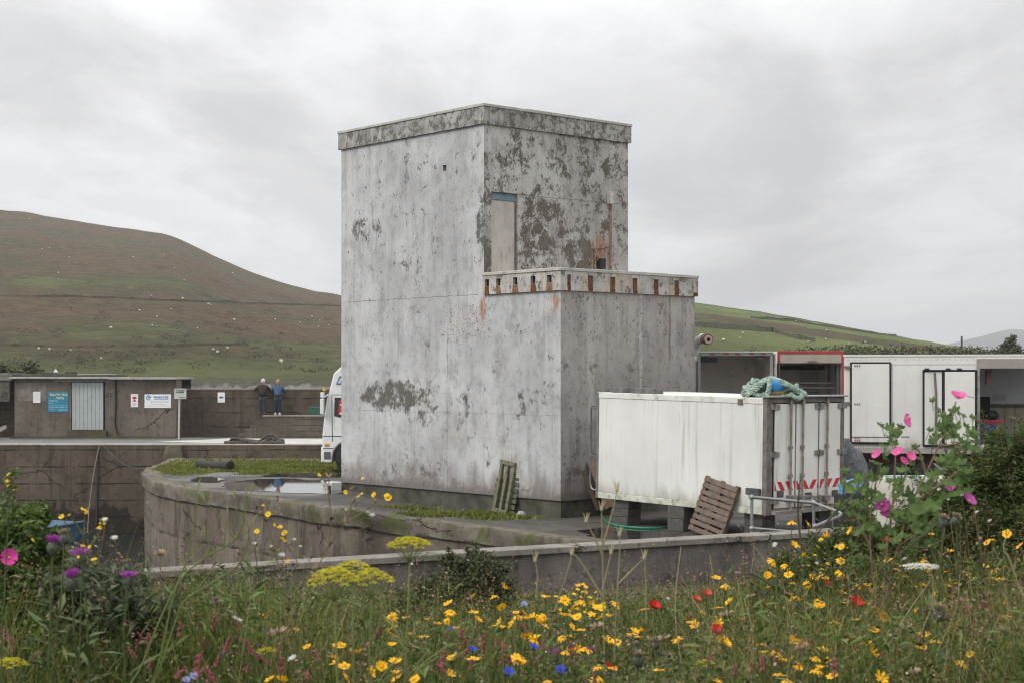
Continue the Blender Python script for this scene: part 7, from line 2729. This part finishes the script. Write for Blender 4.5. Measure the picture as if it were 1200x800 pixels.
bp = thing('brassica_stalks', 'pale green branching stalks with slim pods in front of the quay corner', 'wild plant', ground_under(205, 5.0))
mb = MB()
stems(mb, [to_ground([(200, 712), (207, 687), (220, 650), (230, 600), (228, 583)], 5.0), to_ground([(190, 720), (213, 677), (240, 653), (275, 632), (287, 600), (288, 580)], 5.0), to_ground([(205, 730), (217, 703), (247, 683), (280, 660), (292, 625), (284, 600)], 5.0)], 5.0, .0031)
stems(mb, [[(228, 583), (224, 577), (217, 572)], [(228, 583), (230, 577), (232, 571)], [(240, 653), (246, 640), (240, 628)], [(275, 632), (262, 610), (246, 593), (240, 588)], [(275, 632), (290, 622), (296, 612)], [(247, 683), (262, 690), (272, 702)],
            [(262, 643), (264, 620), (266, 604)], [(284, 625), (278, 600), (275, 585)], [(287, 600), (291, 590), (294, 578)], [(220, 650), (232, 640), (236, 628)], [(255, 646), (247, 640), (241, 626)], [(283, 650), (294, 640), (300, 630)], [(230, 690), (245, 672), (252, 655), (250, 640)]], 5.0, .0019)
mb.build('stem', plain('brassica_green', (.13, .165, .05), .55, sub=.15, var=.2), bp, world=True, smooth=True)
mb = MB()
for px, py, a in ((217, 571, 1.9), (232, 570, 1.3), (240, 627, 1.6), (240, 587, 2.0), (296, 611, 1.0), (266, 602, 1.5), (275, 584, 1.7), (294, 577, 1.3), (288, 580, 1.5), (236, 627, 1.3), (300, 629, .9), (284, 598, 1.7)):
    b = W(px, py, 5.0)
    mb.tube([b, b + Vector((math.cos(a), 0, math.sin(a))) * .016, b + Vector((math.cos(a), 0, math.sin(a))) * .03], [.0018, .003, .0006], 5)
mb.build('pod', plain('pod_green', (.22, .26, .09), .55, sub=.15, var=.2), bp, world=True, smooth=True)


def daisy_plant(name, label, Y, lines, blooms, fluffs=(), r=.0022, smat=None, cat='wild plant'):
    p_ = thing(name, label, cat, ground_under(lines[0][0][0], Y))
    mb = MB()
    stems(mb, [to_ground(lines[0], Y)] + lines[1:], Y, r, 5)
    rr = random.Random(int(blooms[0][0]) if blooms else 3)
    allp = [W(x_, y_, Y) for l_ in lines for x_, y_ in l_]
    for q in allp:
        for _ in range(3):
            a = rr.uniform(0, 6.28); d = Vector((math.cos(a), math.sin(a), rr.uniform(-.1, .8))) * rr.uniform(.015, .035)
            s_ = Vector((-math.sin(a), math.cos(a), 0)) * .004
            mb.add([q, q + d * .5 + s_, q + d, q + d * .5 - s_], [(0, 1, 2, 3)])
    mb.build('stem', smat or M_STEM, p_, world=True, smooth=True, fix=False)
    for i, (px, py, sc) in enumerate(blooms):
        o = bpy.data.objects.new('bloom', PTI); col.objects.link(o); o.parent = p_
        o.location = W(px, py, Y) - Vector(p_.location); o.rotation_euler = (rr.uniform(.2, 1.2), 0, rr.gauss(0, .8)); o.scale = (sc * .72,) * 3
    for i, (px, py, sc) in enumerate(fluffs):
        o = bpy.data.objects.new('seed_fluff', WHH); col.objects.link(o); o.parent = p_
        o.location = W(px, py, Y) - Vector(p_.location); o.rotation_euler = (.4, 0, 0); o.scale = (sc,) * 3
    return p_


pm_ = petal_ring(11, .003, .009, .006, .15, 12, notch=False)
pc_ = MB().ell((0, 0, .001), (.0045, .0045, .003), 8, 5)
b_ = MB(); b_.add(pm_.v, pm_.f, 0); b_.add(pc_.v, pc_.f, 1)
PTI = b_.mesh('bloom', [plain('ragwort_yellow', (.75, .52, .02), .6, sub=.2), M_ORA], fix=False)
daisy_plant('ragwort', 'thin branching ragwort with small yellow flowers and white fluff before the cracked quay', 5.2,
            [[(338, 715), (330, 680), (322, 645), (312, 610), (308, 592)], [(330, 680), (348, 660), (337, 640), (333, 625)], [(322, 645), (300, 640), (290, 650)], [(312, 610), (303, 600), (301, 597)], [(322, 645), (330, 630), (328, 617)], [(338, 715), (352, 690), (366, 668), (362, 655)]],
            [(328, 617, 1.1), (333, 624, 1.3), (331, 630, .9), (322, 614, .7), (301, 622, 1.1), (314, 602, 1.2), (334, 633, .8), (308, 592, .7), (337, 657, 1.0), (326, 644, .7)], [(298, 637, .5), (330, 651, .7), (318, 640, .35), (345, 632, .35), (352, 640, .3)], smat=M_STEMD)
daisy_plant('ragwort', 'straggling pale stemmed ragwort with yellow blooms before the foot of the tower', 4.8,
            [[(352, 700), (368, 672), (385, 640), (405, 612), (418, 590)], [(385, 640), (388, 610), (386, 585), (385, 560)], [(405, 612), (425, 600), (440, 588)], [(405, 612), (412, 590), (407, 575)], [(368, 672), (390, 690), (402, 705)], [(385, 585), (384, 570), (380, 562)]],
            [(438, 579, 1.0), (438, 583, 1.2), (453, 580, 1.0), (455, 583, 1.3), (420, 581, .8), (424, 578, .6), (425, 560, .6), (405, 576, .8), (374, 556, .7), (384, 575, .6)], [(430, 600, .4), (436, 604, .55), (415, 596, .3)], smat=M_STEMD)
daisy_plant('ragwort', 'small yellow flowered ragwort over the blue boat at the left', 5.0,
            [[(95, 690), (96, 655), (98, 625), (99, 600)], [(96, 655), (82, 625), (73, 605)], [(96, 655), (112, 632), (120, 614)], [(98, 625), (88, 612), (82, 604)]],
            [(72, 605, 1.1), (81, 603, .8), (98, 597, 1.4), (101, 600, .8), (120, 613, 1.2), (117, 618, 1.0), (38, 632, .7), (97, 639, .9), (110, 655, 1.2), (105, 640, .7), (92, 652, .6)], [(121, 610, .6), (134, 631, .7)])
daisy_plant('hawkbit', 'spindly pale flowering stem rising at the far left edge', 4.6,
            [[(8, 640), (10, 610), (11, 580), (10, 558)], [(11, 595), (16, 585), (18, 574)], [(10, 610), (4, 600), (2, 590)]], [(10, 555, .7), (9, 563, .8), (10, 568, .7), (18, 573, .5)], [])
daisy_plant('ragwort', 'bushy yellow ragwort cluster in front of the parapet wall left of the poppy', 7.2,
            [[(690, 735), (688, 715), (686, 700), (684, 688)], [(688, 715), (700, 705), (702, 702)], [(688, 715), (675, 708), (668, 703)], [(690, 735), (712, 722), (715, 712)], [(690, 735), (670, 724), (672, 718)]],
            [(680 + 6 * math.cos(k * 2.4) * (k ** .5), 704 + 3.6 * math.sin(k * 2.4) * (k ** .5), .9 + .3 * (k % 2)) for k in range(26)], [(783, 700, .3)])
daisy_plant('ragwort', 'yellow flowered ragwort high at the right beside the mallow', 6.8,
            [[(960, 700), (962, 672), (958, 650), (962, 632)], [(962, 672), (975, 655), (980, 640)], [(962, 672), (945, 655), (938, 640)], [(960, 690), (985, 675), (998, 660)]],
            [(962, 632, 1.2), (958, 640, 1.0), (980, 640, 1.2), (938, 640, 1.1), (955, 650, 1.0), (970, 660, 1.1), (998, 660, 1.0), (985, 672, .9), (947, 662, .9), (930, 655, .8)], [(907, 640, .5), (957, 660, .5)])
cb2 = thing('columbine_seed_stalks', 'tall dry stalks with pale spiky seed pods in front of the parapet wall', 'wild plant', ground_under(706, 5.0))
mb = MB()
stems(mb, [to_ground([(708, 760), (707, 700), (706, 650), (705, 597)], 5.0), to_ground([(722, 720), (724, 680), (726, 650), (726, 627)], 5.0), [(706, 640), (716, 605), (723, 575)], [(706, 650), (697, 630), (687, 611)], [(706, 690), (712, 665), (716, 648)], [(707, 700), (690, 672), (676, 652), (670, 648)], [(650, 715), (658, 690), (668, 660), (670, 648)], [(724, 684), (740, 668), (755, 653)], [(757, 730), (757, 690), (755, 653)], [(628, 700), (630, 675), (627, 657)]], 5.0, .0026)
mb.build('stem', plain('columbine_straw', (.20, .185, .095), .7, var=.25), cb2, world=True, smooth=True)
for px, py in ((723, 574), (705, 597), (687, 611), (726, 627), (716, 648), (670, 649), (755, 654), (627, 657)):
    b = W(px, py, 5.0); m_ = MB()
    m_.ell(b + Vector((0, 0, .004)), (.0055, .0055, .009), 8, 6)
    for k in range(5):
        a = k * 1.2566
        m_.tube([b + Vector((.004 * math.cos(a), .004 * math.sin(a), .008)), b + Vector((.007 * math.cos(a), .007 * math.sin(a), .020)), b + Vector((.012 * math.cos(a), .012 * math.sin(a), .030))], [.002, .0013, .0004], 4)
    m_.build('seed_pod', plain('pod_straw', (.36, .33, .19), .7, var=.2), cb2, world=True, smooth=True)
for lab, Y_, ls in (('long dark leaning stalk rising right across the wall end', 6.2, [[(868, 735), (905, 685), (940, 645), (970, 610), (1000, 580), (1012, 568)], [(940, 645), (935, 600), (938, 560)], [(905, 685), (880, 672), (862, 675)], [(970, 610), (985, 590), (990, 566)]]),
                    ('dark arching stem under the mallow', 6.4, [[(990, 700), (1030, 668), (1065, 640), (1100, 612)], [(1030, 668), (1050, 690), (1055, 700)], [(1065, 640), (1090, 640), (1118, 622)]])):
    p_ = thing('dry_stalk', lab, 'wild plant', ground_under(ls[0][0][0], Y_))
    mb = MB(); stems(mb, [to_ground(ls[0], Y_)] + ls[1:], Y_, .0042)
    mb.build('stem', M_STEMK, p_, world=True, smooth=True)
for i, (x0_, y0_, x1_, y1_) in enumerate([(1025, 800, 1090, 680), (1130, 805, 1133, 690), (1152, 800, 1172, 720), (1100, 760, 1125, 672), (985, 800, 990, 720), (1080, 740, 1092, 672), (800, 790, 798, 640), (830, 760, 832, 650), (70, 800, 62, 690), (920, 800, 922, 720), (1185, 660, 1183, 620), (880, 800, 872, 700), (1000, 790, 1020, 760)]):
    p_ = thing('straw_stalk', 'tall bare straw coloured stalk standing among the flowers', 'wild plant', ground_under(x0_, 5.6), group='bare straw stalks')
    mb = MB(); stems(mb, [to_ground([(x0_, y0_), ((x0_ + x1_) / 2 + (7 if i % 2 else -8), (y0_ + y1_) / 2), (x1_, y1_)], 5.6)], 5.6, .0022)
    mb.build('stem', plain('straw', (.28, .245, .135), .7, var=.25), p_, world=True, smooth=True)

# mallow
YM = 6.7
mal = thing('mallow', 'tall mallow with lobed green leaves and bright pink flowers before the white trailer', 'wild plant', ground_under(1048, YM))
MS_ = [to_ground([(1040, 690), (1052, 640), (1068, 590), (1085, 555), (1100, 522), (1115, 492), (1120, 470)], YM), to_ground([(1036, 690), (1040, 640), (1046, 590), (1049, 545), (1050, 500)], YM), to_ground([(1025, 690), (1020, 640), (1022, 590), (1030, 548)], YM), [(1068, 590), (1090, 575), (1112, 560), (1128, 548)], [(1100, 522), (1120, 520), (1136, 514)], [(1046, 590), (1060, 560), (1062, 543)], [(1020, 640), (1002, 600), (996, 566)],
       [(1085, 555), (1078, 530), (1070, 520)], [(1052, 640), (1080, 620), (1098, 604)], [(1110, 500), (1104, 485), (1098, 478)]]
mb = MB(); stems(mb, MS_, YM, .0048)
mb.build('stem', plain('mallow_stem', (.17, .12, .08), .7, var=.2), mal, world=True, smooth=True)


def lobed(mb, c, nrm, upv, s, rr):
    nrm = nrm.normalized(); x = upv.cross(nrm).normalized(); y = nrm.cross(x)
    pts = []
    for k in range(21):
        a = math.radians(-150 + 300 * k / 20)
        r = s * (.62 + .38 * abs(math.cos(2.5 * a)) ** .8) * (1 - .12 * abs(a) / 2.6)
        pts.append(c + x * math.sin(a) * r * .5 + y * math.cos(a) * r * .5 + nrm * (.10 * s * math.cos(5 * a) - .12 * s * (r / s) ** 2))
    base = len(mb.v)
    mb.add([c] + pts, [(0, k, k + 1) for k in range(1, 21)])


rr = random.Random(44)
LP = [(1118, 478, .05), (1110, 486, .055), (1127, 484, .05), (1105, 498, .06), (1119, 497, .06), (1138, 503, .055), (1132, 517, .06), (1143, 515, .045), (1100, 478, .04), (1094, 512, .045), (1050, 505, .055), (1042, 498, .05), (1047, 516, .05), (1036, 520, .045), (1108, 540, .085), (1118, 535, .075), (1095, 552, .085), (1085, 565, .08), (1128, 556, .075), (1112, 562, .07), (1078, 590, .10),
      (1092, 588, .09), (1068, 575, .06), (1062, 600, .085), (1100, 600, .08), (1078, 614, .08), (1045, 560, .06), (1035, 552, .06), (1024, 556, .055), (1018, 572, .07), (1028, 580, .065), (1012, 592, .065), (1040, 590, .06), (1005, 560, .06), (996, 570, .075), (990, 548, .05), (1000, 585, .06), (1018, 612, .07), (1034, 618, .065), (1050, 628, .07), (1005, 620, .06), (1068, 640, .07), (1090, 632, .06), (1025, 540, .045), (1056, 548, .045), (1064, 548, .04), (1074, 522, .04), (1120, 575, .06), (985, 590, .05), (1032, 640, .06), (1010, 650, .06), (1054, 572, .05), (1110, 508, .05)]
lm = MB()
LP = LP + [(q[0] + rr.gauss(0, 9), q[1] + rr.gauss(4, 9), q[2] * .72) for q in LP for _ in range(2)]
for px, py, s_ in LP:
    c = W(px, py, YM + rr.uniform(-.22, .22))
    nrm = Vector((rr.uniform(-.6, .6), rr.uniform(-1, -.1), rr.uniform(.35, 1.1)))
    lobed(lm, c, nrm, Vector((rr.uniform(-.6, .6), rr.uniform(-.5, .2), -1)), s_ * 1.15, rr)
    lm.tube([c, c + Vector((rr.uniform(-.02, .02), .01, -.05))], .0014, 4, caps=False)
lm.build('foliage', M_MLEAF, mal, world=True, smooth=True, fix=False)


def cup_flower(par, px, py, Y, s, mat, nrm, seed, name='bloom', cup=.62):
    rr = random.Random(seed)
    c = W(px, py, Y)
    q = Vector(nrm).normalized().to_track_quat('Z', 'Y').to_matrix()
    mb = MB()
    for i in range(5):
        a = i * 1.2566 + rr.uniform(-.1, .1)
        d = Vector((math.cos(a), math.sin(a), 0)); t_ = Vector((-math.sin(a), math.cos(a), 0))
        g_ = []
        for u in (0, .3, .65, 1):
            for v in (-1, -.33, .33, 1):
                w_ = .56 * u ** .75
                g_.append(c + q @ ((d * (u * (1 - .10 * v * v)) + t_ * w_ * v) * s + Vector((0, 0, s * (cup * u * u ** .3 + .10 * v * v * u + .05 * math.sin(v * 6) * u))))) 
        mb.add(g_, [(r_ * 4 + c_, r_ * 4 + c_ + 1, r_ * 4 + c_ + 5, r_ * 4 + c_ + 4) for r_ in range(3) for c_ in range(3)])
    o = mb.build(name, mat, par, world=True, smooth=True, fix=False)
    m_ = MB().ell(c + q @ Vector((0, 0, s * .2)), (s * .13,) * 3, 8, 6)
    m_.build('centre', M_YEL2, o, world=True, smooth=True)
    return o


for i, (px, py, s_, m_, n_) in enumerate([(1123, 467, .034, M_MAGEN, (.1, -.35, .95)), (1059, 493, .031, M_MAGEN, (.8, -.5, .2)), (1033, 590, .030, M_MPUR, (-.1, -1, .1)), (1029, 533, .022, M_MAGEN, (-.6, -.4, .5)), (1053, 531, .024, M_MAGEN, (-.4, -.5, .7)), (1066, 535, .022, M_MAGEN, (.3, -.8, .5)), (1058, 541, .020, M_MAGEN, (.3, -.5, .5)), (1134, 587, .030, M_MPUR, (.5, -.6, .7)), (1112, 570, .022, M_MPUR, (0, -.8, .5)), (1036, 598, .022, M_MPUR, (0, -.9, .1))]):
    cup_flower(mal, px, py, YM - .12, s_, m_, n_, i)

# bushes
M_ROSEL = leafy('rose_leaf', [(0, (.040, .075, .014)), (.5, (.075, .120, .024)), (1, (.125, .165, .042))], .5, .35)
M_FEATH = leafy('tamarisk_leaf', [(0, (.036, .060, .016)), (.5, (.075, .112, .030)), (.85, (.125, .16, .05)), (1, (.19, .18, .085))], .7, .3)
M_CLUMP = leafy('marjoram_leaf', [(0, (.030, .046, .018)), (.5, (.068, .088, .036)), (.85, (.115, .12, .06)), (1, (.17, .13, .095))], .7, .25)


def bush(name, label, Y, blobs, n, lsize, aspect, mat, seed, stem_mat, nst=16, shell=.35):
    C = [W(px, py, Y + dy) for px, py, dy, r in blobs]
    Rr = [np.array((r * 1.0, r * 1.0, r * .9)) for px, py, dy, r in blobs]
    x0 = sum(c.x for c in C) / len(C)
    g_ = gz(x0, Y)
    b_ = thing(name, label, 'bush', (x0, Y, g_))
    rb = random.Random(seed + 1)
    C2 = [c + Vector((rb.gauss(0, .5) * r_[0], rb.gauss(0, .5) * r_[0], rb.uniform(-.1, .9) * r_[2])) for c, r_ in zip(C, Rr) for _ in range(3)]
    R2 = [r_ * rb.uniform(.25, .5) for r_ in Rr for _ in range(3)]
    V, q, rn = leaf_cloud(n, blob_sampler([tuple(c) for c in C + C2], Rr + R2, shell), lsize, aspect, seed=seed)
    # sprays standing out of the mass
    nsp = max(30, n // 160)
    A, B = [], []
    for _ in range(nsp):
        k = rb.randrange(len(C)); r_ = Rr[k]
        a = rb.uniform(0, 6.28)
        o_ = C[k] + Vector((math.cos(a) * r_[0] * .6, math.sin(a) * r_[1] * .6, r_[2] * rb.uniform(-.2, .8)))
        e_ = o_ + Vector((math.cos(a) * rb.uniform(.05, .5), math.sin(a) * .3, rb.uniform(.5, 1.1))) * r_[2] * rb.uniform(.7, 1.3)
        A.append(o_); B.append(e_)
    A_, B_ = np.array([tuple(x) for x in A]), np.array([tuple(x) for x in B])

    def spray(g, m):
        i = g.integers(0, nsp, m)
        u = g.uniform(0, 1, m)[:, None]
        return A_[i] + (B_[i] - A_[i]) * u + g.normal(0, lsize * .28, (m, 3))
    V2, q2, rn2 = leaf_cloud(n // 2, spray, lsize * .85, aspect, seed=seed + 5)
    V = np.concatenate([V, V2]); q = np.concatenate([q, q2 + len(V) - len(V2)]); rn = np.concatenate([rn, np.clip(rn2 + .1, 0, 1)])
    add_obj('foliage', fast_mesh('foliage', V, q, mat, rn), b_, True)
    mb = MB(); rr = random.Random(seed)
    for o_, e_ in zip(A, B):
        mb.tube([o_, o_.lerp(e_, .5), e_], [.0022, .0018, .001], 4, caps=False)
    for i in range(nst):
        c = C[i % len(C)]
        e = c + Vector((rr.uniform(-.1, .1), rr.uniform(-.1, .1), Rr[i % len(C)][2] * rr.uniform(.5, 1.05)))
        b0 = Vector((c.x * .6 + x0 * .4 + rr.uniform(-.1, .1), Y + rr.uniform(-.1, .1), g_ - .03))
        mb.tube([b0, b0.lerp(e, .5) + Vector((rr.uniform(-.04, .04), 0, .03)), e], [.006, .004, .0015], 5)
    mb.build('stem', stem_mat, b_, world=True, smooth=True)
    return b_


rose = bush('rose_bush', 'bright green rose bush with one pink flower at the left edge', 6.6, [(-30, 640, .1, .22), (0, 650, 0, .17), (28, 650, .1, .15), (50, 660, .15, .11), (-20, 700, .1, .24), (20, 700, 0, .19), (42, 700, .1, .13), (-5, 745, 0, .18), (15, 628, .1, .08), (35, 632, .15, .09), (-10, 622, .2, .10)], 6200, .033, .55, M_ROSEL, 3, M_STEMK)
cup_flower(rose, 11, 653, 6.35, .033, M_ROSE, (.25, -1, .35), 77, cup=.5)
bush('tamarisk_bush', 'dark feathery green bush at the right edge under the open bay', 8.6, [(1110, 610, .1, .17), (1150, 585, .2, .20), (1195, 570, .2, .26), (1240, 560, .2, .28), (1130, 650, 0, .20), (1180, 640, 0, .24), (1230, 640, 0, .3), (1100, 680, 0, .2), (1160, 690, 0, .22), (1215, 700, 0, .25), (1160, 556, .2, .10), (1190, 540, .2, .12), (1130, 572, .1, .10), (1215, 533, .2, .12), (1096, 640, .1, .12)], 60000, .032, .24, M_FEATH, 4, M_STEMD, 40, .2)
bush('feathery_shrub', 'loose olive green shrub between the mallow and the wall end', 8.2, [(960, 655, .2, .12), (1000, 640, .2, .15), (1040, 650, .2, .16), (930, 680, .1, .13), (985, 690, 0, .16), (1050, 690, 0, .16), (900, 700, .1, .10), (1075, 625, .2, .12)], 9000, .032, .25, M_HERB, 14, M_STEMD, 30, .2)
clump = bush('marjoram_clump', 'dark clump of marjoram with tiny pale flowers against the parapet wall', 8.8, [(520, 690, 0, .14), (545, 678, .1, .14), (570, 684, 0, .14), (590, 695, .1, .10), (505, 705, 0, .10), (480, 715, 0, .10), (555, 700, 0, .15), (530, 665, .1, .07), (560, 660, .1, .07), (578, 668, .1, .07)], 6200, .025, .5, M_CLUMP, 5, M_STEMK, 20, .1)
gq = np.random.default_rng(9)
Vd, qd, rd = leaf_cloud(900, blob_sampler([tuple(W(px, py, 8.75)) for px, py in ((520, 680), (548, 670), (570, 675), (590, 690), (540, 690))], [.19, .19, .19, .13, .19], .7), .013, .9, seed=10)
add_obj('floret', fast_mesh('floret', Vd, qd, leafy('marjoram_floret', [(0, (.30, .17, .18)), (.5, (.36, .26, .22)), (1, (.48, .44, .38))], .8, .2), rd), clump)
clump.children[-1].data.transform(MW[clump.name].inverted())
clump.children[-1]['kind'] = 'stuff'
bush('thistle_clump', 'grey green thistle foliage with brown heads left of the parapet wall end', 6.0, [(90, 720, 0, .12), (130, 715, 0, .13), (160, 725, .1, .10), (110, 690, .2, .08), (150, 700, .2, .07), (75, 700, 0, .08), (180, 730, .1, .10)], 2300, .05, .3, leafy('thistle_leaf', [(0, (.055, .075, .04)), (.5, (.095, .12, .068)), (1, (.15, .16, .10))], .7, .25), 6, M_STEM, 16, .2)

# moist air between here and the far mountain
hb = MB().box((-2600, -30, -5.5), (2600, 4600, 190))
t = NT('haze_air')
pv_ = t.nd('ShaderNodeVolumePrincipled')
pv_.inputs['Color'].default_value = (.93, .95, 1, 1)
pv_.inputs['Density'].default_value = .00022
pv_.inputs['Anisotropy'].default_value = .2
ou = t.nd('ShaderNodeOutputMaterial')
t.t.links.new(pv_.outputs[0], ou.inputs['Volume'])
tag(hb.build('haze', t.mat), kind='stuff')
